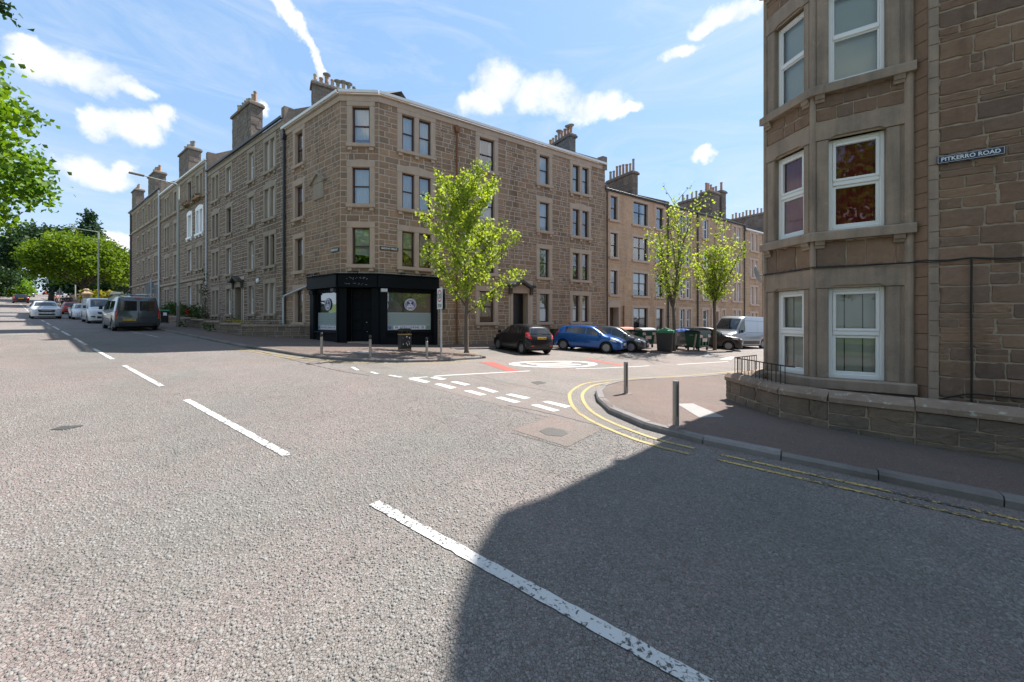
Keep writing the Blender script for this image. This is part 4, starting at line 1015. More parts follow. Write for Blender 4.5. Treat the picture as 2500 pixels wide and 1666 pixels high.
def emblem(parent, F, x, y, w, r):
    disc = lambda g, cx, cy, rx, ry, k, n=28, a0=0: g.face([(cx+rx*math.cos(t+a0), cy+ry*math.sin(t+a0), w+k) for t in [j*2*math.pi/n for j in range(n)]])
    g = MB(); g.lathe([(r, 0), (r, .02), (r*.98, .025)], 32, Matrix(((1, 0, 0, x), (0, 1, 0, y), (0, 0, 1, w), (0, 0, 0, 1)))); e = g.build('emblem', M_navy, parent, F.M)
    def ring(col, r0, r1, k):
        g = MB(); n = 36; g.mesh([(x+r_*math.cos(t), y+r_*math.sin(t), w+k) for r_ in (r0, r1) for t in [j*2*math.pi/n for j in range(n)]], [(j, (j+1) % n, n+(j+1) % n, n+j) for j in range(n)]); g.build('emblem_ring', col, e, F.M)
    ring(M_sign, r*.99, r*.93, .028); ring(M_lilac, r*.90, r*.72, .028)
    g = MB(); disc(g, x, y, r*.68, r*.68, .028); g.build('emblem_field', M_lilac, e, F.M)
    g = MB(); disc(g, x, y+.03*r, r*.36, r*.46, .031); disc(g, x-.42*r, y-.38*r, r*.16, r*.12, .031); disc(g, x+.42*r, y-.38*r, r*.16, r*.12, .031); g.face([(x-.45*r, y-.44*r, w+.031), (x+.45*r, y-.44*r, w+.031), (x+.45*r, y-.3*r, w+.031), (x-.45*r, y-.3*r, w+.031)]); g.build('dog_face', M_sign, e, F.M)
    g = MB(); disc(g, x-.38*r, y+.22*r, r*.13, r*.28, .034, a0=.3); disc(g, x+.38*r, y+.22*r, r*.13, r*.28, .034); disc(g, x-.15*r, y+.18*r, r*.09, r*.18, .034); disc(g, x+.15*r, y+.18*r, r*.09, r*.18, .034); disc(g, x, y-.12*r, r*.1, r*.07, .034); g.build('dog_features', M_navy, e, F.M)
    g = MB()
    for j in range(22):
        t = math.pi*(.12+.76*j/21)
        for sg, tt in ((1, t), (-1, -math.pi*(.25+.5*j/21))):
            cx, cy = x+r*.81*math.cos(tt), y+r*.81*math.sin(tt); g.box(cx-.013, cx+.013, cy-.02, cy+.02, w+.028, w+.031)
    g.build('emblem_lettering', M_sign, e, F.M)
shop_part(FR, 0, 3.2, (.45, 2.85), False, True)
shop_part(FL, FL.L-3.0, FL.L, (FL.L-2.42, FL.L-.28), True, False)
mb = MB(); L = FC.L
mb.box(0, L, 3.55, 4.22, -.05, .30, .02); mb.prism([(-.15, 4.222), (L+.15, 4.222), (L+.15, 4.27), (-.15, 4.27)], -.05, .36); mb.build('fascia', M_black, shop, FC.M)
rr = random.Random(5); mb = MB()
for _ in range(34):
    x, y = rr.uniform(.35, 1.5), rr.choice([3.7, 3.73, 4.02, 4.05, 3.98])+rr.uniform(-.02, .02); mb.box(x, x+.016, y, y+.016, .30, .304)
mb.build('screw_holes', M_sign, shop, FC.M)
for x0, x1 in ((-.02, .36), (1.62, L+.02)):
    mb = MB(); mb.box(x0, x1, -.6, 3.55, -.2, .10, .015); mb.build('pilaster', M_black, shop, FC.M)
mb = MB(); w = -.45
mb.box(.40, 1.66, .2, 3.5, w-.05, w)
for i in range(2):
    for k in range(5):
        a = .47+i*.58; mb.box(a, a+.50, .75+k*.56, .75+k*.56+.46, w, w+.03, .018)
d = mb.build('door', M_black, shop, FC.M)
mb = MB(); mb.lathe([(.0, 0), (.035, .01), (.03, .05), (0, .06)], 10, T(1.22, 1.75, w+.03)); mb.lathe([(.0, 0), (.03, .01), (0, .03)], 10, T(1.24, 1.25, w+.03)); mb.build('handle', M_lead, d, FC.M)
mb = MB()
for a in (.38, 1.64): mb.face([(a, .2, -.2), (a, 3.5, -.2), (a, 3.5, w), (a, .2, w)])
mb.face([(.38, 3.5, -.2), (1.64, 3.5, -.2), (1.64, 3.5, w), (.38, 3.5, w)]); mb.build('reveal', M_black, shop, FC.M)
mb = MB(); mb.box(.36, 1.66, .1, .74, -.5, .06, .02); mb.build('doorstep', M_dressP, shop, FC.M)
for F, us_ in ((FR, (1.1, 2.2)), (FC, (.95,)), (FL, (FL.L-2.4, FL.L-1.6))):
    for x in us_:
        mb = MB(); mb.tube([F.pt(x, 4.27, .2), F.pt(x, 4.38, .3), F.pt(x, 4.36, .48)], .018, 6); mb.box(x-.13, x+.13, 4.29, 4.37, .44, .60, .02, M=F.M); mb.build('spot_light', M_dgut, shop)
for F, u in ((FR, .2), (FL, FL.L-.22)):
    mb = MB(); mb.box(u-.16, u+.16, 3.33, 3.5, .2, .34, .02); mb.build('shutter_box', M_gpipe if F is FR else M_dgut, shop, F.M)

# ============ tenements up Pitkerro Road
def row_tenement(name, label, s0, s1, eave, cols, floors, mort, stone, dress, gut, limit, courses=.3, door=None, strings=(), white=()):
    F = Face(xy(s1, 10.45), (.8054, -.5927), s1-s0, -.5, eave)
    B = Bld(name, label, xy((s0+s1)/2, 10.45), gsn((s0+s1)/2, 10.45))
    ws = []
    for fi, (a, b, h) in enumerate(floors):
        for ci, us_ in enumerate(cols):
            if door and fi == 0 and door[0] < us_[0][0] < door[1]: continue
            W = Win(us_, a, b, h, 'w' if R.random() < .8 else 'd', R.choice(['none', 'sides', 'net', 'roller', 'net']), .22); W.key = (fi, ci); ws.append(W)
    ex = [(door[0]-.4, door[1]+.4, -1, door[3]+.75)] if door else []
    hs = [(door[0], door[1], -.5, door[3])] if door else []
    wall_face(B, F, ws, mort, courses, extra=ex+[(-.1, F.L+.1, z_, z_+h_) for z_, h_ in strings], holes=hs, top=eave-.3)
    for W in ws:
        surround(B.e, F, W, M_wfr if W.key in white else dress)
        for a, b in W.us: sash(B.e, F, a, b, W.v0, W.v1, W.fr, W.cover)
    for z_, h_ in strings:
        mb = MB(); mb.box(0, F.L, z_, z_+h_, -.05, .14, .03); mb.build('string_course', dress, B.e, F.M)
    eaves(B, F, eave, dress, gut)
    B.finish(stone, limit)
    roof_strip(B, [tuple(F.pt(0, 0)[:2]), tuple(F.pt(F.L, 0)[:2])], eave+.05, 4.6, 2.9, M_slate)
    if door: hood_door(B, F, door[0], door[1], door[2], door[3], dress, M_gdoor)
    return B, F
B2, F2 = row_tenement('tenement', 'grey-brown stone tenement with pedimented door behind low garden wall', 25.2, 39.6, 14.3,
    [[(1.08, 1.69), (1.95, 2.58)], [(4.38, 5.36)], [(8.8, 9.68)], [(11.52, 12.15), (12.41, 13.02)]],
    [(2.32, 4.27, 'plain'), (5.42, 7.40, 'plain'), (8.54, 10.5, 'arch'), (11.64, 13.62, 'top')], M_mortD, M_stP, M_dressP, M_dgut, 300, door=(6.25, 7.45, 1.0, 4.3))
B3, F3 = row_tenement('tenement', 'tall dark stone tenement with white painted window surrounds on its second floor', 39.6, 55.3, 15.35,
    [[(1.6, 2.3), (2.6, 3.3)], [(5.2, 6.1)], [(9.9, 11.0)], [(12.5, 13.2), (13.5, 14.2)]],
    [(3.2, 5.05, 'plain'), (6.4, 8.4, 'arch'), (9.55, 11.6, 'arch'), (12.75, 14.7, 'top')], M_mortD, M_stP, M_dressP, M_wgut, 60, strings=((5.45, .22), (12.5, .15)), white={(2, 2), (2, 3)})
B4, F4 = row_tenement('tenement', 'farthest brown stone tenement up the hill, with a grey downpipe at its near end', 55.3, 71.8, 16.2,
    [[(4.5, 5.4)], [(7.5, 8.5)], [(10.5, 11.5)], [(13.4, 13.95), (14.15, 14.65), (14.85, 15.4)]],
    [(4.1, 5.8, 'plain'), (7.25, 9.1, 'arch'), (10.4, 12.3, 'plain'), (13.5, 15.5, 'top')], M_mortD, M_stP, M_dressP, M_dgut, 40, strings=((6.2, .22), (13.2, .15)))
pipe(B3, F3, 15.55, 4.6, 15.3, M_gpipe, r=.06); pipe(B4, F4, 16.2, 3.2, 16.1, M_gpipe, r=.09, w=.12); pipe(B4, F4, .9, 3, 16.1, M_dgut, r=.08)
chimney(B2, xy(34.5, 10.6), (.8054, -.5927), 3.55, .75, 13.8, 17.6, 8, ph=.8)
chimney(B3, xy(49.0, 10.6), (.8054, -.5927), 3.2, .9, 14.8, 18.4, 7, ph=.8); chimney(B4, xy(62.2, 10.6), (.8054, -.5927), 3.2, .95, 15.8, 19.2, 6, ph=.8); chimney(B4, xy(71.6, 10.6), (.8054, -.5927), 2.2, .8, 15.8, 19.3, 3, ph=.8)
def skew(B, s, z, h=.55, mat=None):
    mb = MB()
    for n0, n1, a0, a1 in ((10.40, 10.95, h+.25, h), (10.95, 15.1, h, h)):
        p = [xy(s-.22, n0), xy(s+.22, n0), xy(s+.22, n1), xy(s-.22, n1)]; za, zb = z+max(0, n0-10.5)*.63, z+(n1-10.5)*.63
        vs = [(*p[0], za-1.2), (*p[1], za-1.2), (*p[2], zb-1.2), (*p[3], zb-1.2), (*p[0], za+a0), (*p[1], za+a0), (*p[2], zb+a1), (*p[3], zb+a1)]
        mb.mesh(vs, [(4, 5, 6, 7), (0, 1, 5, 4), (1, 2, 6, 5), (2, 3, 7, 6), (3, 0, 4, 7)])
    mb.build('skew', mat or M_chim, B.e)
skew(B2, 25.3, 14.3); skew(B3, 39.8, 15.3); skew(B4, 55.4, 16.2)

# ============ tenements along Baldovan Terrace beyond the corner one
def terrace(name, label, u0, u1, eave, cols, floors, mort, stone, dress, limit, fr='w', rough=True, door=None, eavem=M_dgut):
    F = Face(uw(u0, 0), UB, u1-u0, -2, eave); B = Bld(name, label, uw((u0+u1)/2, 0), -.2); ws = []
    for fi, (a, b) in enumerate(floors):
        for us_, cross in cols:
            if door and fi == 0 and us_[0][0]-.3 < (door[0]+door[1])/2 < us_[-1][1]+.3: continue
            W = Win(us_, a, b, 'plain', fr, R.choice(['none', 'net', 'roller', 'sides', 'none']), .16, lh=.2); W.sh = .14; W.cross = cross; ws.append(W)
    wall_face(B, F, ws, mort, .3, joint=.014, extra=[(door[0]-.2, door[1]+.2, -2, door[2]+.25)] if door else [], holes=[(door[0], door[1], -2, door[2])] if door else [], top=eave-.1)
    for W in ws:
        surround(B.e, F, W, dress, proud=.02, brackets=False)
        for a, b in W.us: sash(B.e, F, a, b, W.v0, W.v1, W.fr if fr == 'w' else R.choice(['b', 'd']), W.cover, cross=W.cross, split=.55 if W.cross else .5)
    B.finish(stone, limit, proud=.008)
    mb = MB(); mb.box(0, F.L, eave-.08, eave+.06, -.1, .16, .02); mb.build('gutter', eavem, B.e, F.M)
    roof_strip(B, [tuple(F.pt(0, 0)[:2]), tuple(F.pt(F.L, 0)[:2])], eave+.04, 4.4, 2.05, M_slate, slates=True)
    if door: hood_door(B, F, door[0], door[1], -1, door[2], dress, M_gdoor, hood=False)
    mb = MB()
    for uu in (0.15, F.L-.15):
        p = [F.pt(uu-.15, 0, .1), F.pt(uu+.15, 0, .1), F.pt(uu+.15, 0, -4.4), F.pt(uu-.15, 0, -4.4)]
        z_ = [eave+.28, eave+.28, eave+2.35, eave+2.35]
        vs = [(q.x, q.y, z-.5) for q, z in zip(p, z_)]+[(q.x, q.y, z) for q, z in zip(p, z_)]
        mb.mesh(vs, [(4, 5, 6, 7), (0, 1, 5, 4), (1, 2, 6, 5), (2, 3, 7, 6), (3, 0, 4, 7)])
    mb.build('skew', M_chim, B.e)
    return B, F
fl5 = [(.95, 2.85), (3.85, 5.7), (6.74, 8.6), (9.62, 11.45)]
B5, F5 = terrace('tenement', 'pink sandstone tenement with brown windows next to the corner block', 16.62, 24.05, 11.84,
    [([(.58, 1.35)], False), ([(3.2, 5.0)], True), ([(6.1, 7.05)], False)], fl5, M_mortB, M_stPink, M_dressPk, 200, 'b', door=(.45, 1.45, 2.85))
B6, F6 = terrace('tenement', 'buff sandstone tenement with white windows behind the two young trees', 24.07, 37.4, 11.84,
    [([(1.95, 2.65), (2.95, 3.65)], False), ([(5.6, 6.5)], False), ([(8.9, 9.45)], False), ([(10.9, 11.5), (11.85, 12.45)], False)], fl5, M_mortB, M_stBuff, M_dressPk, 120, 'w', door=(7.2, 8.2, 2.7))
B7, F7 = terrace('tenement', 'last buff tenement of the terrace, half hidden by the bay windows', 37.42, 54, 11.5,
    [([(1.2, 1.8), (2.1, 2.7)], False), ([(4.6, 5.4)], False), ([(8.2, 9.0)], False), ([(12, 12.7), (13, 13.7)], False)], [(a-.25, b-.25) for a, b in fl5], M_mortB, M_stBuff, M_dressPk, 40, 'w', eavem=M_wgut)
NI = (-.5388, .8425)
B8, F8 = terrace('tenement', 'plain buff tenement closing the far end of the terrace, out of sight behind the bays', 54.02, 74, 11.3, [([(3, 3.9)], False), ([(8, 8.9)], False), ([(13, 13.9)], False), ([(17, 17.9)], False)], [(a-.4, b-.4) for a, b in fl5], M_mortB, M_stBuff, M_dressPk, 0, 'w')
chimney(B5, (10.6, 31.8), NI, 2.9, .6, 11.5, 14.4, 8, ph=.95); chimney(B6, (21.9, 38.6), NI, 4.8, .75, 11.5, 15.1, 9, ph=.8)
p = uw(31.6, -.45); chimney(B6, p, UB, 1.7, 1.0, 11.6, 14.7, 4, pcols=[M_terra, M_buffpot], ph=.85)
chimney(B7, (32.2, 46.6), NI, 4.8, .7, 11.3, 15.3, 11, ph=.7)
pipe(B5, F5, .12, .2, 11.8, M_dgut, r=.05); pipe(B6, F6, .15, 0, 11.8, M_dgut, r=.06); pipe(B6, F6, 4.6, 0, 11.8, M_dgut, r=.06); pipe(B6, F6, 13.1, 0, 11.8, M_dgut, r=.05); pipe(B7, F7, 3.9, 0, 11.4, M_wgut, r=.07); pipe(B5, F5, 1.95, .2, 3.0, M_rust, r=.05)

# ============ the near tenement with the stacked bay windows
K = Vector((6.143, 9.116)); Lf = Vector((6.376, 7.99)); Rf = Vector((7.62, 7.17)); M0 = Vector((7.667, 6.945)); dR = Vector((.8358, -.549))
RB = Bld('bay_window_tenement', 'near brown sandstone tenement with white bay windows stacked at its corner', tuple(Lf), .1)
ZT = 12.35
FM = Face(tuple(M0), tuple(dR), 12, -.6, ZT); FS = Face(tuple(Rf), tuple(M0-Rf), (M0-Rf).length, -.6, ZT)
FF = Face(tuple(Lf), tuple(Rf-Lf), (Rf-Lf).length, -.6, ZT); FK = Face(tuple(K), tuple(Lf-K), (Lf-K).length, -.6, ZT)
FBa = Face((K.x+.8425*14, K.y+.5388*14), (-.8425, -.5388), 14, -1, ZT)
rf = [(.66, 2.54), (3.71, 5.63), (6.76, 8.68), (9.81, 11.6)]
def plain_wall(F, ops, mat, name='wall'):
    us = sorted({0, F.L, *[x for o in ops for x in o[:2]]}); vs = sorted({F.z0, F.z1, *[x for o in ops for x in o[2:4]]}); mb = MB()
    for a, b in zip(us[:-1], us[1:]):
        for c_, d in zip(vs[:-1], vs[1:]):
            if any(o[0] < (a+b)/2 < o[1] and o[2] < (c_+d)/2 < o[3] for o in ops): continue
            mb.face([(a, c_, 0), (b, c_, 0), (b, d, 0), (a, d, 0)])
    return mb.build(name, mat, RB.e, F.M)
mw = [Win([(3.4, 4.4)], a, b, 'plain', 'w', 'net', .2) for a, b in rf]+[Win([(7.0, 8.0)], a, b, 'plain', 'w', 'net', .2) for a, b in rf]
wall_face(RB, FM, mw, M_mortR, .30, extra=[(-.1, .13, -1, ZT)], joint=.014, wmin=.32, wmax=.8)
mb = MB(); v = -.6
while v < ZT:
    h = R.uniform(.27, .36); mb.box(.004, .13, v+.004, v+h-.004, -.02, .03, .008, t=R.random()); v += h
o = mb.build('margin_stones', M_dressR, RB.e, FM.M)
mb = MB(); v = -.6
while v < ZT:
    h = R.uniform(.27, .36); mb.box(0, FS.L-.004, v+.004, v+h-.004, -.05, .0, .006, t=R.random()); v += h
mb.build('return_wall', M_stRB, RB.e, FS.M)
for W in mw:
    surround(RB.e, FM, W, M_dressR)
    for a, b in W.us: sash(RB.e, FM, a, b, W.v0, W.v1, 'w', W.cover)
def bay_window(F, u0, u1, a, b, fi, cover, split):
    mb = MB(); d = .10; k = .075
    for q in ((u0, u0+k, a, b), (u1-k, u1, a, b), (u0+k, u1-k, a, a+.10), (u0+k, u1-k, b-.085, b)): mb.box(*q, -d-.07, -d, .012)
    vm = a+(b-a)*split; mb.box(u0+k, u1-k, vm-.045, vm+.045, -d-.07, -d+.004, .012)
    st = .055 if fi != 2 else .03
    for p, q_, wz in ((a+.10, vm-.045, -d-.02), (vm+.045, b-.085, -d+.012 if fi != 2 else -d-.02)):
        x0, x1 = u0+k, u1-k
        for z_ in ((x0, x0+st, p, q_), (x1-st, x1, p, q_), (x0+st, x1-st, p, p+st), (x0+st, x1-st, q_-st, q_)): mb.box(*z_, -d-.06, wz, .008)
    mb.box(u0+.22, u1-.22, b-.062, b-.03, -d, -d+.018, .006)
    f = mb.build('window', M_wfr, RB.e, F.M)
    for p, q_ in ((a+.10, vm-.045), (vm+.045, b-.085)):
        g = MB(); g.face([(u0+k+st, p+st, -d-.045), (u1-k-st, p+st, -d-.045), (u1-k-st, q_-st, -d-.045), (u0+k+st, q_-st, -d-.045)]); g.build('pane', M_glassR, f, F.M)
    w = -d-.14
    if cover == 'red':
        g = MB(); drape(g, u0, u1, a, b, -d-.10, .05, .045); g.build('curtain', M_redc, f, F.M)
    elif cover == 'white':
        g = MB(); g.face([(u0-.05, a, w), (u1+.05, a, w), (u1+.05, b, w), (u0-.05, b, w)]); g.build('blind', M_blind, f, F.M)
    else:
        g = MB(); x = u0
        while x < u1:
            g.box(x+.004, x+.27, a, b, w, w+.01); x += .285
        g.build('panel_blind', M_curt, f, F.M)
    g = MB(); g.face([(u0-.2, a-.2, -1.0), (u1+.2, a-.2, -1.0), (u1+.2, b+.2, -1.0), (u0-.2, b+.2, -1.0)])
    for x, y in ((u0-.03, u0-.2), (u1+.03, u1+.2)): g.face([(x, a, -d-.08), (x, b, -d-.08), (y, b+.2, -1.0), (y, a-.2, -1.0)])
    g.face([(u0-.03, b, -d-.08), (u1+.03, b, -d-.08), (u1+.2, b+.2, -1), (u0-.2, b+.2, -1)]); g.face([(u0-.03, a, -d-.08), (u1+.03, a, -d-.08), (u1+.2, a-.2, -1), (u0-.2, a-.2, -1)])
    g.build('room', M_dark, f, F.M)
opsF = [(.26, 1.13, a, b) for a, b in rf]; opsK = [(.24, .96, a, b) for a, b in rf]
wF = plain_wall(FF, opsF, M_mortR); wK = plain_wall(FK, opsK, M_mortR)
for fi, (a, b) in enumerate(rf):
    cov = ['panel', 'red', 'white', 'white'][fi]; sp = [.50, .52, .52, .5][fi]
    bay_window(FF, .26, 1.13, a, b, fi, cov, sp); bay_window(FK, .24, .96, a, b, fi, cov, sp)
    top = [2.94, 6.02, 9.07, 11.9][fi]
    # pilaster stones with hollow chamfers, lintels
    for F, (u0, u1) in ((FF, (.26, 1.13)), (FK, (.24, .96))):
        mb = MB(); ch = .03
        mb.box(.05, u0-.0, a-.0, b, -.16, .03, .022); mb.box(u1, F.L-(.05 if F is FK else .16), a, b, -.16, .03, .022)
        if F is FF: mb.box(F.L-.155, F.L-.02, a, b, -.16, .015, .02)
        mb.build('window_surround', M_dressR, RB.e, F.M)
        mb = MB(); mb.prism([(.04, b+.003), (u0+.02, b+.003), (u0+.10, b+.05), (u1-.10, b+.05), (u1-.02, b+.003), (F.L-.04, b+.003), (F.L-.04, top), (.04, top)], -.16, .04); mb.build('lintel', M_dressR, RB.e, F.M)
        nx = rf[fi+1][0]-.19 if fi < 3 else ZT-.1
        v = top+.01; rows = 2 if fi else 1
        lo, hi = top+.01, nx
        for r_ in range(rows):
            va, vb = lo+(hi-lo)*r_/rows, lo+(hi-lo)*(r_+1)/rows; u = .05
            while u < F.L-.06:
                w_ = R.uniform(.22, .5); w_ = F.L-.05-u if F.L-.05-u-w_ < .15 else w_
                RB.st.append((F, wF if F is FF else wK, u+.005, u+w_-.005, va+.005, vb-.005)); u += w_
# round angle rolls at the corners of the bay
mb = MB(); mb.tube([(*Lf, -.5), (*Lf, ZT)], .055, 10); mb.tube([(*(Rf-(Rf-Lf).normalized()*.05), .45), (*(Rf-(Rf-Lf).normalized()*.05), ZT)], .075, 12); mb.tube([(*K, -.5), (*K, ZT)], .05, 10)
mb.build('angle_roll', M_dressR, RB.e)
# ledges (sill courses) running round the bay, with brackets
def ledge(z, h, pr):
    e = (Rf-Lf).normalized(); nF = Vector(FF.n); nK = Vector(FK.n)
    bis = (nF+nK).normalized(); k = pr/bis.dot(nF)
    A = [K-Vector((.2, .1))*0, Lf, Rf+e*.03]; out = [K+nK*pr-(Lf-K).normalized()*.06, Lf+bis*k, Rf+e*.03+nF*pr]
    inn = [K-nK*.05, Lf-bis*.05, Rf+e*.03-nF*.05]
    mb = MB(); c_ = .03
    for i in range(2):
        a, b, p, q = out[i], out[i+1], inn[i], inn[i+1]
        vs = [(*p, z), (*q, z), (*b, z), (*a, z), (*p, z+h), (*q, z+h), (*(b+(q-b)*.15), z+h), (*(a+(p-a)*.15), z+h), (*b, z+h-c_), (*a, z+h-c_)]
        mb.mesh(vs, [(0, 1, 2, 3), (3, 2, 8, 9), (9, 8, 6, 7), (7, 6, 5, 4), (0, 3, 9, 7, 4), (1, 5, 6, 8, 2)])
    return mb.build('sill_course', M_dressR, RB.e)
for fi, (a, b) in enumerate(rf):
    ledge(a-.19, .19 if fi else .2, .13 if fi else .16)
    if fi:
        for F, us_ in ((FF, (.03, F.L-1 if False else 1.22)), (FK, (.02, .96))):
            for u in us_:
                mb = MB(); z_ = a-.19
                mb.prism([(z_-.15, 0), (z_-.15, .05), (z_-.09, .06), (z_-.085, .085), (z_-.03, .095), (z_-.002, .115), (z_-.002, 0)], u, u+.16, M=F.M @ Matrix(((0, 0, 1, 0), (1, 0, 0, 0), (0, 1, 0, 0), (0, 0, 0, 1)))); mb.build('bracket', M_dressR, RB.e)
RB.finish(M_stRB, 300, hewn=True, proud=.014)
plain_wall(FBa, [], M_stRB, 'wall')
mb = MB(); tp = [tuple(FM.pt(12, 0)[:2]), tuple(M0), tuple(Rf), tuple(Lf), tuple(K), tuple(FBa.pt(0, 0)[:2])]
nf = Vector(FF.n)*.45; lo = Vector((5.85, 7.60)); ofs = [tuple(lo+dR*14), tuple(lo+dR*1.6), tuple(lo+dR*1.2), tuple(lo), (5.826, 8.09), (5.886, 8.62), (K.x-.10, K.y+.05), tuple(Vector(tp[5])+Vector((-.08, .12)))]  # eaves outline above the view, shaped to set the edge of its road shadow
mb.prism(ofs+[(30, 6)], ZT, ZT+.35); mb.build('cornice', M_dressR, RB.e)
mb = MB(); mb.face([(*tp[0], -1), (30, 6, -1), (30, 6, ZT), (*tp[0], ZT)]); mb.face([(30, 6, -1), (*tp[-1], -1), (*tp[-1], ZT), (30, 6, ZT)]); mb.build('rear_wall', M_stRB, RB.e)
mb = MB(); pk = (20, 9, ZT+3.2)
for a, b in zip(ofs[:-1], ofs[1:]): mb.face([(*a, ZT+.35), (*b, ZT+.35), pk])
mb.build('roof', M_slate, RB.e)
# ------------------------------------------------------------------ garden walls, railings, street furniture
def xb(s, n): return xy(s, n+.055*max(0, s-75))
class WallThing(Bld):
    def __init__(s, name, label, O, z, cat='wall'): s.e = thing(name, label, cat, T(O[0], O[1], z)); s.st = []
def garden_wall(name, label, pts, tops, thick, stone, mort, cope_w, cope_h, limit, hewn, joint=.012, courses=.24):
    """pts run so that the street is on the right hand"""
    B = WallThing(name, label, pts[0], tops[0]-.5)
    for i in range(len(pts)-1):
        a, b = pts[i], pts[i+1]; L = math.dist(a, b); z = tops[i]
        gz = min(G(*a), G(*b)); F = Face(a, (b[0]-a[0], b[1]-a[1]), L, gz-.05, z)
        wall_face(B, F, [], mort, courses, joint=joint, wmin=.3, wmax=.85)
        mb = MB(); mb.face([(0, F.z0, -thick), (0, z, -thick), (L, z, -thick), (L, F.z0, -thick)]); mb.face([(0, z, 0), (L, z, 0), (L, z, -thick), (0, z, -thick)])
        for u in (0, L): mb.face([(u, F.z0, 0), (u, z, 0), (u, z, -thick), (u, F.z0, -thick)])
        mb.build('wall_core', mort, B.e, F.M)
        u = 0; n = max(1, round(L/1.25)); lens = [L/n]*n
        for q in lens:
            o = (cope_w-thick)/2; w1, w0 = o, -thick-o; h = cope_h; mb = MB(); x0, x1 = u+.005, u+q-.005; dz = R.uniform(-.008, .008)
            prof = [(w1, z), (w1, z+h*.45), (w1-.07, z+h*.95), (w0+.07, z+h), (w0, z+h*.5), (w0, z)]
            vs = [(x0, p[1]+dz, p[0]) for p in prof]+[(x1, p[1]+dz, p[0]) for p in prof]; m_ = len(prof)
            mb.mesh(vs, [(k, m_+k, m_+(k+1) % m_, (k+1) % m_) for k in range(m_)]+[tuple(range(m_)), tuple(reversed(range(m_, 2*m_)))])
            mb.build('coping_stone', M_cope, B.e, F.M); u += q
    B.finish(stone, limit, hewn=hewn, proud=.02)
    return B
# by the bay windows: runs from behind the camera's right hand round to Baldovan Terrace
rw = [(5.95, 9.22), (4.83, 8.48), (4.85, 6.83), (5.18, 6.17), (5.88, 5.50), (6.57, 4.82), (9.2, 2.7), (12.5, .2)]
garden_wall('garden_wall', 'low rubble garden wall with lichened coping below the bay windows', rw, [.53, .53, .54, .545, .55, .55, .55, .55], .26, M_stWall, M_mortR, .36, .16, 200, True)
rt = thing('railing', 'short black iron railing on the low wall at the bay corner', 'railing', T(4.9, 8.4, .7))
M_blackiron = pm('black_iron', (.012, .012, .012), .45, .3, var=.3, vs=20)
rl = [Vector((5.85, 9.02)), Vector((4.98, 8.42)), Vector((5.0, 6.90)), Vector((5.06, 6.74))]
mb = MB(); mb.tube([(*p, 1.03) for p in rl], .012, 6); mb.build('top_rail', M_blackiron, rt)
for a, b in zip(rl[:-1], rl[1:]):
    n = max(1, int((b-a).length/.115))
    for i in range(n):
        p = a+(b-a)*i/n; mb = MB(); mb.tube([(*p, .66), (*p, 1.035)], .008, 6); mb.build('bar', M_blackiron, rt)
# in front of the tenement up Pitkerro Road
gw = []; gt = []
s_ = 62
while s_ > 25: gw.append(xy(s_, 7.88+(s_-24.4)*.028)); gt.append(gsn(s_-1.5, 7.9)+.62); s_ -= 3.4
gw += [xy(24.3, 7.88), xy(21.95, 10.5)]; gt += [gsn(23, 8)+.66, gsn(22.5, 8)+.66]
garden_wall('garden_wall', 'long low garden wall stepping up Pitkerro Road beside the shop', gw, gt, .28, M_stWall, M_mortD, .40, .13, 200, False, courses=.26)
# garden soil behind it
M_soil = pm('garden_soil', (.07, .055, .04), .95, var=.3, vs=4, bump=.5, bs=20)
struct(sheet('garden_bed', [xy(62, 9.1), xy(24.5, 8.1), xy(22.3, 10.45), xy(62, 10.45)], M_soil, .32, size=2.5))

M_steel = pm('brushed_steel', (.30, .29, .28), .38, .85, var=.12, vs=12)
def bollard(p, h, ball, label):
    t = thing('bollard', label, 'bollard', T(*P3(p, KH)), 'steel bollards at the junction')
    mb = MB(); mb.lathe([(.048, -.05), (.048, h-.02), (.044, h)] if not ball else [(.045, -.05), (.045, h-.16), (.03, h-.15)], 16); mb.build('post', M_steel, t, WM[t.as_pointer()], smooth=False)
    if ball:
        mb = MB(); mb.lathe([(.032, h-.15), (.03, h-.10), (.046, h-.08), (.048, h-.04), (.03, h-.005), (0, h)], 14); mb.build('cap', M_dgut, t, WM[t.as_pointer()], smooth=True)
    else:
        mb = MB(); mb.box(-.006, .006, -.051, -.047, .16, h-.05); mb.build('reflector_strip', M_blackiron, t, WM[t.as_pointer()])
    mb = MB(); mb.lathe([(.14, -.004), (.13, .006), (.05, .012)], 14); mb.build('footing', M_patch, t, WM[t.as_pointer()])
bollard(gp(1650, 1041, KH), .715, False, 'plain steel bollard nearest the camera, beside the white slab')
bollard(gp(1528, 961.5, KH), .715, False, 'plain steel bollard at the rounded kerb of the right hand pavement')
bollard(gp(785, 866, KH), .79, True, 'ball topped steel bollard before the small shop window')
bollard(gp(904, 874, KH), .80, True, 'ball topped steel bollard before the shop door')
bollard(gp(1042, 875.5, KH), .79, True, 'ball topped steel bollard between litter bin and zone sign')

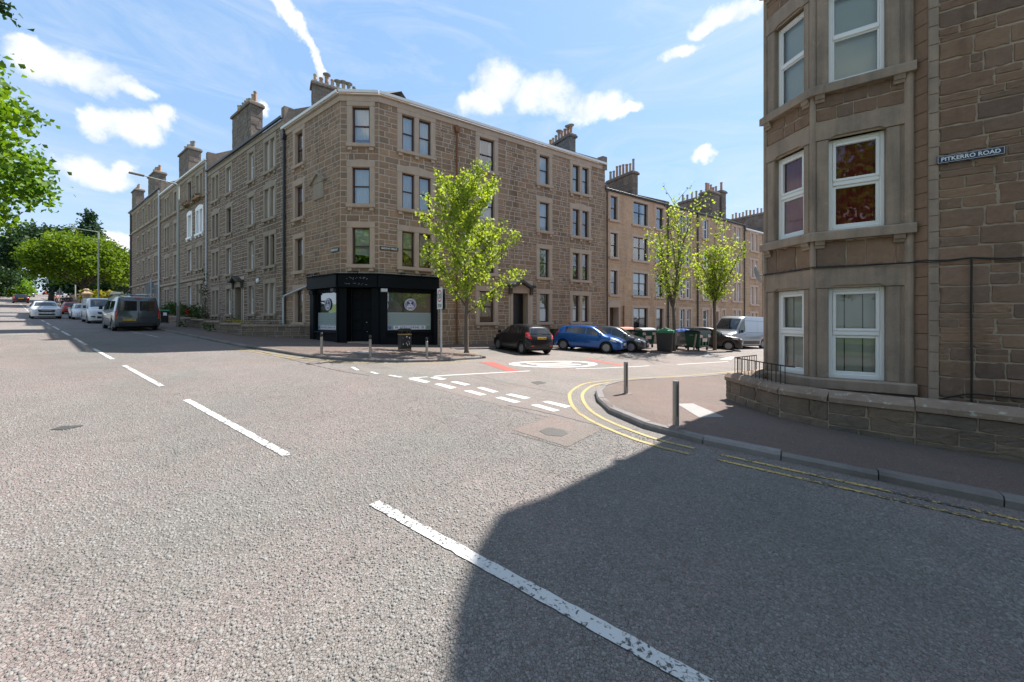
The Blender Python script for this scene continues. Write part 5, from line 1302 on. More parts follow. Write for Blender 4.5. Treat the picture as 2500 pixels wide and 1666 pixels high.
M_col = pm('lamp_column_paint', (.34, .36, .31), .5, .1, var=.1); M_colb = pm('lamp_column_base', (.20, .18, .15), .7, .1, var=.3, vs=8)
def lamp(s, n, label, h=10.2, arm=1.9, base=True):
    p = xb(s, n); t = thing('street_lamp', label, 'street lamp', T(*P3(p, KH)), 'street lamps along Pitkerro Road'); M = WM[t.as_pointer()]
    mb = MB(); mb.lathe([(.115, -.1), (.11, 1.45), (.085, 1.5)], 12); mb.build('base', M_colb, t, M)
    mb = MB(); mb.lathe([(.085, 1.49), (.075, h)], 12); mb.build('column', M_col, t, M)
    d = Vector((-UN[0], -UN[1], 0)); mb = MB(); mb.tube([Vector((0, 0, h-.05)), d*.2+Vector((0, 0, h+.02)), d*arm+Vector((0, 0, h+.10))], [.05, .04, .03], 8); mb.build('arm', M_col, t, M)
    mb = MB(); Mx = Matrix(((d.x, -d.y, 0, d.x*arm), (d.y, d.x, 0, d.y*arm), (0, 0, 1, h+.10), (0, 0, 0, 1))); mb.box(-.12, .62, -.13, .13, -.05, .05, .03); mb.build('lantern', M_colb, t, M @ Mx)
lamp(35.4, 7.6, 'tall pale street lamp in front of the garden wall, nearest of the lamps')
lamp(70, 7.35, 'street lamp up the hill beside the yellow hedge'); lamp(109, 6.6, 'distant street lamp in front of the bright green maple')
lamp(165, 5.6-7.2, 'farthest street lamp, on the left of the road', h=9)

M_sgrey = pm('sign_back_grey', (.26, .29, .31), .5, .2, var=.08); M_post = pm('galvanised_post', (.40, .41, .42), .45, .5, var=.1)
def warn_sign(p, label, up, tri=.75):
    t = thing('road_sign', label, 'road sign', T(*P3(p, KH)), 'road signs seen from behind'); a = math.atan2(UN[1], UN[0]); M = WM[t.as_pointer()] @ RZ(a)
    mb = MB(); mb.tube([(0, 0, -.1), (0, 0, up+1.25)], .045, 10); mb.build('post', M_post, t, M)
    Mv = M @ Matrix(((1, 0, 0, 0), (0, 0, -1, .06), (0, 1, 0, 0), (0, 0, 0, 1)))
    h = tri*.87; mb = MB(); mb.prism([(-tri/2, up+.42), (tri/2, up+.42), (tri/2-.02, up+.46), (.02, up+.42+h), (-.02, up+.42+h), (-tri/2+.02, up+.46)], -.006, .006); mb.build('warning_plate', M_sgrey, t, Mv)
    mb = MB(); mb.box(-tri*.47, tri*.47, up, up+.38, -.006, .006, .003); mb.build('sub_plate', M_sgrey, t, Mv)
warn_sign(xy(45, 7.85), 'back of a triangular road sign above the grey van', 2.5, .8); warn_sign(gp(146, 746, KH), 'back of a triangular road sign beside the people up the hill', 1.75, .85)

# 20 zone sign
zp = gp(1077, 873, KH); t = thing('zone_sign', 'white 20 zone sign with red ring on grey pole by the kerb', 'road sign', T(*P3(zp, KH))); Mz = WM[t.as_pointer()]
mb = MB(); mb.tube([(0, 0, -.1), (0, 0, 2.72)], .038, 12); mb.build('pole', M_post, t, Mz)
Fz = Face((zp[0]-UB[0]*.05, zp[1]-UB[1]*.05), NB, 1, 0, 1); z0 = P3(zp, KH)[2]
assert (Fz.n[0]*UB[0]+Fz.n[1]*UB[1]) < 0
M_sw = pm('sign_white', (.72, .73, .73), .45, var=.04); M_sr = pm('sign_red', (.55, .03, .03), .45, var=0); M_sk = pm('sign_black', (.015, .015, .015), .5, var=0)
FzM = Fz.M @ T(0, z0, 0)
mb = MB(); mb.box(-.26, .26, 1.86, 2.66, 0, .012, .004); pl = mb.build('plate', M_sw, t, FzM)
mb = MB(); n = 36; mb.mesh([(r_*math.cos(a), 2.36+r_*math.sin(a), .014) for r_ in (.23, .185) for a in [2*math.pi*j/n for j in range(n)]], [(j, (j+1) % n, n+(j+1) % n, n+j) for j in range(n)]); mb.build('red_ring', M_sr, pl, FzM)
def letters(txt, parent, M, cx, cy, w, h, z, mat, bold=.02):
    tm = text_mesh(txt, bold); tm.materials.append(mat)
    for v_ in tm.vertices: v_.co = (cx+v_.co.x/tm['w']*w, cy+v_.co.y/tm['h']*h, z)
    return put('lettering', tm, parent, M)
letters('20', pl, FzM, 0, 2.36, .26, .2, .014, M_sk, .03); letters('ZONE', pl, FzM, 0, 1.99, .38, .13, .014, M_sk, .03)
mb = MB(); mb.box(-.25, .25, 1.84, 2.62, -.115, -.10, .0); mb.build('rear_plate', M_sk, t, FzM)

# street name plates
def nameplate(F, u0, u1, v0, v1, txt, label, mat, border=True):
    mb = MB(); mb.box(u0, u1, v0, v1, .035, .055, .004); o = tag(mb.build('street_name_plate', mat, None, F.M), label, 'street sign')
    if border:
        g = MB(); k = .010
        for q in ((u0+k, u1-k, v0+k, v0+k+.005), (u0+k, u1-k, v1-k-.005, v1-k), (u0+k, u0+k+.005, v0+k, v1-k), (u1-k-.005, u1-k, v0+k, v1-k)): g.box(*q, .055, .0565)
        g.build('border', M_sw, o, F.M)
    letters(txt, o, F.M, (u0+u1)/2, (v0+v1)/2, (u1-u0)*.87, (v1-v0)*(.52 if border else .62), .057, M_sw, .03); return o
M_navyen = pm('blue_enamel', (.012, .02, .085), .25, var=.4, vs=8, coat=.5); M_blken = pm('black_enamel', (.012, .012, .015), .35, var=.3, vs=8)
o = nameplate(FM, .10, .90, 4.70, 4.84, 'PITKERRO ROAD', 'blue enamel street name plate reading PITKERRO ROAD on the rubble wall', M_navyen)
mb = MB()
for x in (.22, .5, .78): mb.box(x-.02, x+.02, 4.675, 4.702, .03, .06); mb.box(x-.02, x+.02, 4.838, 4.865, .03, .06)
mb.build('bracket', M_dgut, o, FM.M)
nameplate(FR, .06, 1.0, 5.55, 5.72, 'BALDOVAN TERRACE', 'dark name plate reading BALDOVAN TERRACE beside the chamfered corner', M_blken, False)
nameplate(FL, FL.L-.90, FL.L-.08, 5.46, 5.63, 'PITKERRO ROAD', 'dark name plate on the shaded Pitkerro Road side of the corner tenement', M_blken, False)
# cables on the near tenement
M_cable = pm('black_cable', (.012, .012, .012), .6, var=0)
cbl = thing('cable', 'black cable slung along the near tenement below the first floor', 'cable', T(7, 7, 2.9))
pts = [FK.pt(.0, 2.97, .07), FK.pt(FK.L*.5, 2.96, .06), FF.pt(0, 2.985, .07), FF.pt(.7, 2.97, .06), FF.pt(1.42, 2.96, .10), FM.pt(.0, 2.96, .06), FM.pt(.25, 2.95, .05), FM.pt(.52, 2.97, .05), FM.pt(.9, 2.92, .05), FM.pt(2, 2.93, .05), FM.pt(4, 2.9, .05)]
mb = MB(); mb.tube(pts, .011, 6); mb.tube([q+Vector((0, 0, -.02+.012*math.sin(i*2.1))) for i, q in enumerate(pts)], .008, 6); mb.build('run', M_cable, cbl)
mb = MB(); mb.tube([FM.pt(.52, 2.97, .05), FM.pt(.515, 2.0, .045), FM.pt(.52, 1.0, .05), FM.pt(.515, -.2, .05)], .014, 6); mb.tube([FM.pt(.1, .42, .05), FM.pt(.4, .55, .06), FM.pt(.52, .58, .07), FM.pt(.9, .56, .05), FM.pt(3, .5, .05)], .012, 6); mb.build('drop', M_cable, cbl)
# satellite dish
dpos = Vector((6.02, 9.24, 2.98)); dt = thing('satellite_dish', 'grey satellite dish clipped to the bay corner', 'satellite dish', T(*dpos))
ax = Vector((.83, -.52, .30)).normalized(); q_ = ax.to_track_quat('Z', 'Y').to_matrix().to_4x4(); Md = T(*dpos) @ q_
mb = MB(); mb.lathe([(0, -.05), (.1, -.045), (.18, -.02), (.24, .02), (.245, .025), (.18, -.01), (.1, -.035), (0, -.04)], 20); mb.build('reflector', M_sgrey, dt, Md, smooth=True)
mb = MB(); mb.tube([Vector((0, -.28, 0)), Vector((0, -.2, .3))], .012, 6); mb.box(-.03, .03, -.23, -.17, .28, .36); mb.build('feed_arm', M_sgrey, dt, Md)
mb = MB(); mb.tube([dpos, dpos+Vector((.15, -.08, -.03)), Vector((K.x, K.y+.03, 2.92))], .018, 6); mb.build('bracket', M_sgrey, dt)

# litter bin
bp = gp(988, 855.5, KH); t = thing('litter_bin', 'black litter bin with gold bands on the pavement by the shop', 'litter bin', T(*P3(bp, KH))); Mb = WM[t.as_pointer()] @ RZ(math.atan2(NB[1], NB[0])+math.pi/2+.1)
M_gold = pm('gold_band', (.50, .33, .12), .5, .3, var=.1); M_binb = pm('black_bin_plastic', (.012, .012, .014), .42, var=.3, vs=6)
def rrect(w, d, r, n=4):
    out = []
    for cx, cy, a0 in ((w-r, d-r, 0), (-w+r, d-r, 90), (-w+r, -d+r, 180), (w-r, -d+r, 270)):
        for k in range(n+1): a = rad(a0+90*k/n); out.append((cx+r*math.cos(a), cy+r*math.sin(a)))
    return out
mb = MB(); mb.prism(rrect(.25, .21, .06), 0, .70); mb.build('body', M_binb, t, Mb)
mb = MB()
for z in (.04, .70): mb.prism(rrect(.258, .218, .06), z, z+.03)
mb.build('band', M_gold, t, Mb)
mb = MB()
for x in (-.21, .17):
    for y in (-.17, .13): mb.box(x, x+.04, y, y+.04, .73, .86)
mb.box(-.2, .2, -.16, .16, .60, .72); mb.prism(rrect(.255, .215, .07), .86, .95); mb.prism(rrect(.20, .16, .06), .95, .975); mb.build('hood', M_binb, t, Mb)
mb = MB(); rr = random.Random(9)
for _ in range(16):
    x, z = rr.uniform(-.18, .16), rr.choice([rr.uniform(.2, .4), rr.uniform(.5, .62)]); mb.box(x, x+rr.uniform(.01, .03), -.214, -.211, z, z+rr.uniform(.02, .08))
mb.build('paint_marks', M_sw, t, Mb)

# telecom cabinet
M_green = pm('cabinet_green', (.012, .03, .02), .5, var=.2); M_poster = pm('blue_poster', (.05, .25, .62), .5, var=.35, vs=9)
p = uw(11.2, .75); t = thing('telecom_cabinet', 'small dark green cabinet with blue poster against the corner tenement', 'utility cabinet', T(*P3(p, KH))); Mc = WM[t.as_pointer()] @ RZ(math.atan2(UB[1], UB[0]))
mb = MB(); mb.prism(rrect(.33, .21, .03), 0, .98); mb.prism(rrect(.36, .24, .04), .98, 1.03); mb.build('body', M_green, t, Mc)
mb = MB(); mb.box(.0, .28, -.222, -.212, .36, .86); mb.build('poster', M_poster, t, Mc)
mb = MB(); mb.box(-.02, -.012, -.214, -.209, .05, .95); mb.build('door_seam', M_sk, t, Mc)

# communal bins
M_bgreen = pm('bin_green', (.012, .065, .035), .42, var=.2, vs=3); M_bgreen2 = pm('bin_lid_green', (.015, .16, .07), .45, var=.15); M_bgrey = pm('bin_galvanised', (.36, .38, .40), .4, .5, var=.15, vs=4)
M_blue = pm('bin_lid_blue', (.03, .12, .42), .45, var=.1); M_rub = pm('rubber', (.02, .02, .02), .7, var=.1); M_stick = pm('bin_sticker', (.55, .42, .36), .6, var=.4, vs=14); M_redst = pm('red_stripe', (.5, .05, .04), .5, var=.1)
M_pinklid = pm('bin_lid_red', (.50, .16, .11), .6, var=.3)
def big_bin(p, label, body, lid, rot=0.0, sticker=True, w=.66, d=.52, h=1.22):
    t = thing('communal_bin', label, 'bin', T(*P3(p, KH)), 'communal bins on the built-out kerb'); M = WM[t.as_pointer()] @ RZ(math.atan2(UB[1], UB[0])+rot)
    mb = MB(); lo, hi = rrect(w*.9, d*.82, .08), rrect(w, d, .08); n = len(lo)
    z0, z1, z2 = .22, .30, h-.12
    rings = [[(x*.9, y*.9, z0) for x, y in lo], [(x, y, z1) for x, y in lo], [(x, y, z2) for x, y in hi], [(x*1.05, y*1.05, z2+.01) for x, y in hi], [(x*1.05, y*1.05, z2+.06) for x, y in hi]]
    vs = [v for r_ in rings for v in r_]; fs = [(i*n+k, i*n+(k+1) % n, (i+1)*n+(k+1) % n, (i+1)*n+k) for i in range(4) for k in range(n)]+[tuple(reversed(range(n))), tuple(range(4*n, 5*n))]
    mb.mesh(vs, fs)
    for x in (-w*.55, 0, w*.55): mb.box(x-.03, x+.03, -d*.99, -d*.86, .34, z2-.05)
    for y in (-d*.4, d*.4):
        for k in range(4): mb.box(w*.93, w*1.0, y-.12, y+.12, .4+k*.17, .44+k*.17)
    mb.build('body', body, t, M)
    mb = MB(); L = []
    for k in range(7):
        a = math.pi*k/6; L.append((-d*1.04*math.cos(a), z2+.065+.15*math.sin(a)**.7))
    vs = [(-w*1.03, y, z) for y, z in L]+[(w*1.03, y, z) for y, z in L]; m_ = len(L)
    mb.mesh(vs, [(k, k+1, m_+k+1, m_+k) for k in range(m_-1)]+[tuple(range(m_)), tuple(reversed(range(m_, 2*m_)))]); mb.build('lid', lid, t, M)
    for x in (-w*.78, w*.78):
        for y in (-d*.65, d*.65):
            mb = MB(); mb.lathe([(.0, -.025), (.09, -.025), (.1, 0), (.09, .025), (0, .025)], 12, T(x, y, .10) @ Matrix.Rotation(rad(90), 4, 'X')); mb.box(x-.03, x+.03, y-.05, y+.05, .1, .24); mb.build('castor', M_rub, t, M)
    if sticker:
        mb = MB(); mb.box(-.38, .20, -d*1.005, -d*.995, .58, .80); mb.build('sticker', M_stick, t, M)
    for x in (-w*.97, w*.50):
        mb = MB(); mb.box(x, x+.28, -d*1.0, -d*.99, .85, 1.02); wp = mb.build('hazard_plate', M_sw, t, M)
        for k in range(3):
            g = MB(); x0 = x+.03+k*.08; g.face([(x0, -d*1.002, .85), (x0+.045, -d*1.002, .85), (x0+.09, -d*1.002, 1.02), (x0+.045, -d*1.002, 1.02)]); g.build('stripe', M_redst, wp, M)
    mb = MB()
    for x in (-1, 1): mb.tube([(x*w*1.03, -.1, z2-.1), (x*(w+.1), -.1, z2-.1), (x*(w+.1), .1, z2-.1), (x*w*1.03, .1, z2-.1)], .018, 6)
    mb.build('handle', M_post, t, M)
big_bin(gp(1703, 856, KH), 'dark green wheeled bin with black lid between the two young trees', M_bgreen, M_binb, .05)
big_bin(gp(1652, 851.5, KH), 'grey metal wheeled bin with blue lid behind a tree trunk', M_bgrey, M_blue, -.05)
big_bin(uw(15.9, 4.0), 'dark green wheeled bin with grey lid behind the grey car', M_bgreen, M_bgrey, 0)
big_bin(uw(14.6, 3.4), 'green wheeled bin with faded red lid, mostly hidden by the grey car', M_bgreen, M_pinklid, .1)
p = gp(1624, 857, KH); t = thing('street_bin', 'square black bin with peaked green lid beside the tree trunk', 'bin', T(*P3(p, KH))); M = WM[t.as_pointer()] @ RZ(math.atan2(UB[1], UB[0])+.5)
mb = MB(); mb.mesh([(x*.44, y*.40, 0) for x, y in ((1, 1), (-1, 1), (-1, -1), (1, -1))]+[(x*.5, y*.46, 1.12) for x, y in ((1, 1), (-1, 1), (-1, -1), (1, -1))], [(3, 2, 1, 0), (4, 5, 6, 7)]+[(k, (k+1) % 4, 4+(k+1) % 4, 4+k) for k in range(4)]); mb.build('body', M_binb, t, M)
mb = MB(); mb.mesh([(x*.54, y*.5, 1.10) for x, y in ((1, 1), (-1, 1), (-1, -1), (1, -1))]+[(x*.54, y*.5, 1.24) for x, y in ((1, 1), (-1, 1), (-1, -1), (1, -1))]+[(-.25, 0, 1.40), (.25, 0, 1.40)], [(k, (k+1) % 4, 4+(k+1) % 4, 4+k) for k in range(4)]+[(4, 5, 8, 9), (5, 6, 8), (6, 7, 9, 8), (7, 4, 9), (3, 2, 1, 0)]); mb.build('lid', M_bgreen2, t, M)
# wheelie bin by the van
p = gp(403, 789, KH); t = thing('wheelie_bin', 'black wheelie bin with green lid behind the grey van', 'bin', T(*P3(p, KH))); M = WM[t.as_pointer()] @ RZ(math.atan2(UN[1], UN[0])-.2)
mb = MB(); mb.mesh([(x*.23, y*.25, .05) for x, y in ((1, 1), (-1, 1), (-1, -1), (1, -1))]+[(x*.29, y*.36, 1.0) for x, y in ((1, 1), (-1, 1), (-1, -1), (1, -1))], [(3, 2, 1, 0), (4, 5, 6, 7)]+[(k, (k+1) % 4, 4+(k+1) % 4, 4+k) for k in range(4)]); mb.build('body', M_binb, t, M)
mb = MB(); mb.mesh([(x*.31, y*.38, 1.0) for x, y in ((1, 1), (-1, 1), (-1, -1), (1, -1))]+[(x*.27, y*.33, 1.12) for x, y in ((1, 1), (-1, 1), (-1, -1), (1, -1))], [(k, (k+1) % 4, 4+(k+1) % 4, 4+k) for k in range(4)]+[(4, 5, 6, 7)]); mb.build('lid', M_bgreen2, t, M)
mb = MB(); mb.box(-.11, .11, -.345, -.325, .62, .92); mb.build('label_plate', M_sw, t, M)
for x in (-.25, .25):
    mb = MB(); mb.lathe([(0, -.03), (.1, -.03), (.1, .03), (0, .03)], 12, T(x, .3, .1) @ Matrix.Rotation(rad(90), 4, 'Y')); mb.build('wheel', M_rub, t, M)
# leaning wooden post
a, b_ = Vector(P3(gp(1693, 858, KH), KH)), None
b_ = a+Vector((.20, .06, 1.05)); mb = MB(); mb.tube([a-(b_-a)*.1, b_], [.055, .05], 8)
tag(mb.build('wooden_post', pm('weathered_wood', (.24, .20, .16), .85, var=.25, vs=10, bump=.3)), 'weathered wooden post leaning in front of the dark green bin', 'post')
# small grey alarm box and bell
for F, u, v, lab in ((FR, 5.0, 3.4, 'cream alarm box on the corner tenement beside the rusty pipe'), (F2, 10.45, 4.55, 'round white alarm bell on the tenement beside the shop')):
    mb = MB()
    if F is FR: mb.box(u-.16, u+.16, v-.11, v+.11, 0.02, .09, .015)
    else: mb.lathe([(.17, .02), (.17, .09), (.1, .13), (0, .14)], 16, T(u, v, 0))
    tag(mb.build('alarm_box', M_sw, None, F.M), lab, 'alarm box')
# overflow pipe from shop
mb = MB(); mb.tube([FL.pt(FL.L-3.1, 4.05, .12), FL.pt(FL.L-3.35, 3.8, .12), FL.pt(.3, 3.35, .14), FL.pt(.22, 3.2, .16), FL.pt(.22, 1.1, .16)], .055, 8); mb.build('waste_pipe', M_gpipe, B1.e)
# ------------------------------------------------------------------ vehicles
def interp(keys, x):
    for (a, p), (b, q) in zip(keys[:-1], keys[1:]):
        if x <= b: return p+(q-p)*(x-a)/(b-a) if b > a else q
    return keys[-1][1]
def sinterp(keys, x):
    """monotone-ish smooth interpolation"""
    n = len(keys)
    for i in range(n-1):
        a, p = keys[i]; b, q = keys[i+1]
        if x <= b:
            t = (x-a)/(b-a) if b > a else 1
            m0 = (q-keys[i-1][1])/(b-keys[i-1][0]) if i > 0 else (q-p)/(b-a)
            m1 = (keys[i+2][1]-p)/(keys[i+2][0]-a) if i+2 < n else (q-p)/(b-a)
            s_ = (q-p)/(b-a); m0 = max(min(m0, 3*abs(s_)), -3*abs(s_)); m1 = max(min(m1, 3*abs(s_)), -3*abs(s_)); h = b-a
            return (2*t**3-3*t*t+1)*p+(t**3-2*t*t+t)*h*m0+(-2*t**3+3*t*t)*q+(t**3-t*t)*h*m1
    return keys[-1][1]
PROF = {
 'hatch': dict(L=3.92, W=1.70, H=1.48, wb=2.48, fo=.80, r=.305,
   zt=[(0, .60), (.012, .70), (.05, .78), (.12, .87), (.235, .98), (.30, 1.14), (.42, 1.40), (.52, 1.47), (.65, 1.48), (.82, 1.42), (.905, 1.33), (.955, 1.06), (.972, .96), (.99, .82), (1, .70)],
   zs=[(0, .56), (.05, .70), (.22, .90), (.5, .95), (.88, 1.04), (.95, .98), (1, .66)],
   w=[(0, .56), (.012, .66), (.04, .76), (.10, .83), (.2, .85), (.8, .85), (.92, .83), (.965, .77), (.99, .70), (1, .64)],
   wt=[(0, .50), (.05, .64), (.2, .72), (.24, .73), (.42, .58), (.8, .56), (.905, .56), (.96, .64), (1, .55)], cowl=.235, rf=.415, rr=.90, rb=.965, panes=((.275, .50), (.515, .715), (.73, .82))),
 'suv': dict(L=4.45, W=1.85, H=1.65, wb=2.67, fo=.88, r=.35,
   zt=[(0, .78), (.012, .90), (.04, .98), (.12, 1.04), (.235, 1.12), (.30, 1.30), (.40, 1.54), (.5, 1.63), (.65, 1.65), (.84, 1.58), (.92, 1.48), (.965, 1.16), (.985, 1.0), (1, .8)],
   zs=[(0, .74), (.05, .90), (.22, 1.04), (.5, 1.08), (.88, 1.16), (.95, 1.08), (1, .76)],
   w=[(0, .66), (.012, .76), (.04, .85), (.10, .91), (.2, .925), (.8, .925), (.92, .90), (.97, .84), (1, .70)],
   wt=[(0, .6), (.05, .72), (.2, .79), (.24, .79), (.40, .64), (.8, .61), (.92, .60), (.965, .68), (1, .6)], cowl=.235, rf=.395, rr=.915, rb=.97, panes=((.275, .49), (.505, .70), (.715, .85))),
 'van': dict(L=5.0, W=1.95, H=2.02, wb=3.1, fo=.93, r=.34,
   zt=[(0, .80), (.012, .95), (.03, 1.05), (.08, 1.14), (.15, 1.24), (.20, 1.45), (.30, 1.83), (.36, 1.96), (.45, 2.0), (.85, 2.02), (.97, 1.99), (.993, 1.95), (1, 1.90)],
   zs=[(0, .76), (.05, .98), (.15, 1.14), (.3, 1.16), (.9, 1.18), (1, 1.16)],
   w=[(0, .70), (.012, .80), (.04, .89), (.08, .94), (.15, .97), (.9, .975), (.985, .965), (1, .94)],
   wt=[(0, .66), (.05, .78), (.15, .86), (.30, .80), (.5, .79), (.97, .79), (1, .76)], cowl=.15, rf=.335, rr=None, rb=None, panes=((.19, .36),)),
 'bigvan': dict(L=5.9, W=2.05, H=2.52, wb=3.7, fo=1.0, r=.36,
   zt=[(0, .85), (.012, 1.0), (.03, 1.1), (.08, 1.2), (.14, 1.32), (.20, 1.75), (.27, 2.2), (.33, 2.44), (.42, 2.5), (.85, 2.52), (.98, 2.50), (1, 2.44)],
   zs=[(0, .8), (.05, 1.02), (.14, 1.2), (.3, 1.22), (1, 1.22)],
   w=[(0, .75), (.012, .85), (.04, .93), (.08, .98), (.15, 1.02), (.9, 1.025), (.985, 1.02), (1, 1.0)],
   wt=[(0, .7), (.05, .82), (.14, .9), (.3, .86), (.97, .88), (1, .86)], cowl=.145, rf=.30, rr=None, rb=None, panes=((.175, .325),)),
}
M_cglass = pm('car_glass', (.012, .016, .018), .03, var=0, spec=.9); M_tyre = pm('tyre_rubber', (.015, .015, .015), .8, var=.2, vs=20)
M_rim = pm('alloy_rim', (.24, .24, .25), .35, .6, var=.05); M_trim = pm('black_trim', (.015, .015, .016), .5, var=.1); M_under = pm('car_underside', (.008, .008, .008), .9, var=0)
M_lamp = pm('headlamp_glass', (.55, .57, .60), .1, .3, var=.3, vs=14, obj=True); M_tail = pm('tail_lamp_red', (.42, .012, .012), .15, var=.2, vs=10, coat=1, obj=True); M_chrome = pm('chrome', (.6, .6, .6), .15, 1, var=0)
M_ply = pm('yellow_number_plate', (.72, .43, .03), .5, var=.05); M_plw = pm('white_number_plate', (.75, .75, .72), .5, var=.05); M_grille = pm('black_grille', (.02, .02, .021), .4, var=.3, vs=30, obj=True)
def carpaint(name, col, metal=.35, rough=.32): return pm(name, col, rough, metal, var=.03, coat=.35 if max(col) < .05 else .8, spec=.3, obj=True)
def spoked(r, seed=5):
    mb = MB(); mb.lathe([(r, 0), (r, .03), (r*.93, .035), (r*.9, .012)], 28); mb.lathe([(r*.24, .0), (r*.24, .03), (0, .036)], 12)
    for k in range(seed):
        a = 2*math.pi*k/seed
        for da in (-.13, .13):
            c_, s_ = math.cos(a+da*.6), math.sin(a+da*.6); d_, e_ = math.cos(a+da*1.5), math.sin(a+da*1.5); q = .032*r/.2
            mb.prism([(c_*r*.2-s_*q*.5, s_*r*.2+c_*q*.5), (c_*r*.2+s_*q*.5, s_*r*.2-c_*q*.5), (d_*r*.9+e_*q*.4, e_*r*.9-d_*q*.4), (d_*r*.9-e_*q*.4, e_*r*.9+d_*q*.4)], .008, .028)
    return mb
def car(kind, label, cat, pos, dirv, paint_, cfg, group=None, scale=1.0, name='parked_car', z=None):
    P = PROF[kind]; L, W = P['L'], P['W']
    yaw = math.atan2(dirv[1], dirv[0]); p = pos; hd = Vector((math.cos(yaw), math.sin(yaw)))
    # sit on the slope
    f_ = Vector((p[0]+hd.x*1.2, p[1]+hd.y*1.2)); b_ = Vector((p[0]-hd.x*1.2, p[1]-hd.y*1.2)); lf = Vector((p[0]-hd.y*.7, p[1]+hd.x*.7)); rt_ = Vector((p[0]+hd.y*.7, p[1]-hd.x*.7))
    pitch = math.atan2(G(*f_)-G(*b_), 2.4); roll = math.atan2(G(*lf)-G(*rt_), 1.4)
    zc = (G(*f_)+G(*b_)+G(*lf)+G(*rt_))/4
    M = T(p[0], p[1], zc+.004) @ RZ(yaw) @ Matrix.Rotation(-pitch, 4, 'Y') @ Matrix.Rotation(roll, 4, 'X') @ Matrix.Scale(scale, 4)
    t = thing(name, label, cat, M, group)
    ax = [P['fo'], P['fo']+P['wb']]; ra = P['r']+.055
    fr = sorted({*[i/44 for i in range(45)], .006, .012, .03, .985, .993, *[(a+ra*k)/L for a in ax for k in (-1, -.96, -.85, -.65, -.35, 0, .35, .65, .85, .96, 1)], P['cowl'], P['rf']})
    fr = [f for f in fr if 0 <= f <= 1]
    def sect(f):
        w, zt, zs, wt = (sinterp(P[k], f) for k in ('w', 'zt', 'zs', 'wt'))
        zs = min(zs, zt-.015); wt = min(wt, w*.97); x = f*L
        zb = .21+(.05*max(0, 1-f/.06))+(.08*max(0, (f-.93)/.07))
        for a in ax:
            if abs(x-a) < ra: zb = max(zb, P['r']+math.sqrt(max(0, ra*ra-(x-a)**2))-.0)
        crown = .045 if zt-zs > .2 else .02
        ze = max(zt-crown, zs+.004)
        zm = zb+(zs-zb)*.45
        zlow = min(zb+.07, zm)
        return [(w*.95 if zb < .32 else w*.985, zb), (w*.99, zlow), (w, zm), (w*.985, zs-.05 if zs-.05 > zm else zm+.005), (w*.955, zs), (wt+(w*.955-wt)*.06, ze-.02 if ze-.02 > zs else zs+.002), (wt*.93, ze+crown*.45), (wt*.5, ze+crown*.85), (0, zt)]
    mb = MB(); S = [sect(f) for f in fr]; m_ = len(S[0]); X = [L/2-f*L for f in fr]
    ring = []
    for x, s_ in zip(X, S): ring.append([(x, y, z_) for y, z_ in s_]+[(x, -y, z_) for y, z_ in reversed(s_[:-1])])
    k_ = len(ring[0])
    for r_ in ring: mb.v += r_
    for i in range(len(ring)-1):
        for j in range(k_-1):
            mb.f.append((i*k_+j, i*k_+j+1, (i+1)*k_+j+1, (i+1)*k_+j)); mb.mi.append(0); mb.t.append(0)
    mb.f.append(tuple(reversed(range(k_)))); mb.f.append(tuple((len(ring)-1)*k_+j for j in range(k_))); mb.mi += [0, 0]; mb.t += [0, 0]
    body = mb.build('body', paint_, t, M, smooth=True)
    bvh = BVHTree.FromPolygons([Vector(v) for v in mb.v], [list(f) for f in mb.f])
    def patch(name, corners, side, mat, parent=None, n=5, off=.008, dz=0):
        """four corners in the (across, up) or (along, up) plane, wrapped onto the body"""
        o_, d_ = {'front': (Vector((9, 0, 0)), Vector((-1, 0, 0))), 'rear': (Vector((-9, 0, 0)), Vector((1, 0, 0))), 'left': (Vector((0, 9, 0)), Vector((0, -1, 0))), 'right': (Vector((0, -9, 0)), Vector((0, 1, 0)))}[side]
        g = MB(); vs = []; a, b, c_, d = corners
        for i in range(n+1):
            for j in range(n+1):
                s_, q = i/n, j/n
                h = [(a[k]*(1-s_)+b[k]*s_)*(1-q)+(d[k]*(1-s_)+c_[k]*s_)*q for k in (0, 1)]
                o2 = o_.copy()
                if side in ('front', 'rear'): o2.y, o2.z = h
                else: o2.x, o2.z = h
                hit = bvh.ray_cast(o2, d_)[0]
                if hit is None:
                    near = bvh.find_nearest(o2+d_*9)[0]; hit = near
                vs.append(hit-d_*off)
        g.mesh(vs, [(i*(n+1)+j, (i+1)*(n+1)+j, (i+1)*(n+1)+j+1, i*(n+1)+j+1) for i in range(n) for j in range(n)])
        return g.build(name, mat, parent or t, M, smooth=True)
    # side glass
    for sg in (1, -1):
        for x0, x1 in P['panes']:
            g = MB(); n = 8; lo, hi = [], []
            for i in range(n+1):
                f = x0+(x1-x0)*i/n; s_ = sect(f); a, b = s_[4], s_[5]; pt_ = lambda q: (L/2-f*L, sg*(a[0]+(b[0]-a[0])*q+.012), a[1]+(b[1]-a[1])*q)
                lo.append(pt_(.07)); hi.append(pt_(.90))
            g.mesh(lo+hi, [(i, i+1, n+2+i, n+1+i) for i in range(n)]); g.build('side_window', M_cglass, t, M)
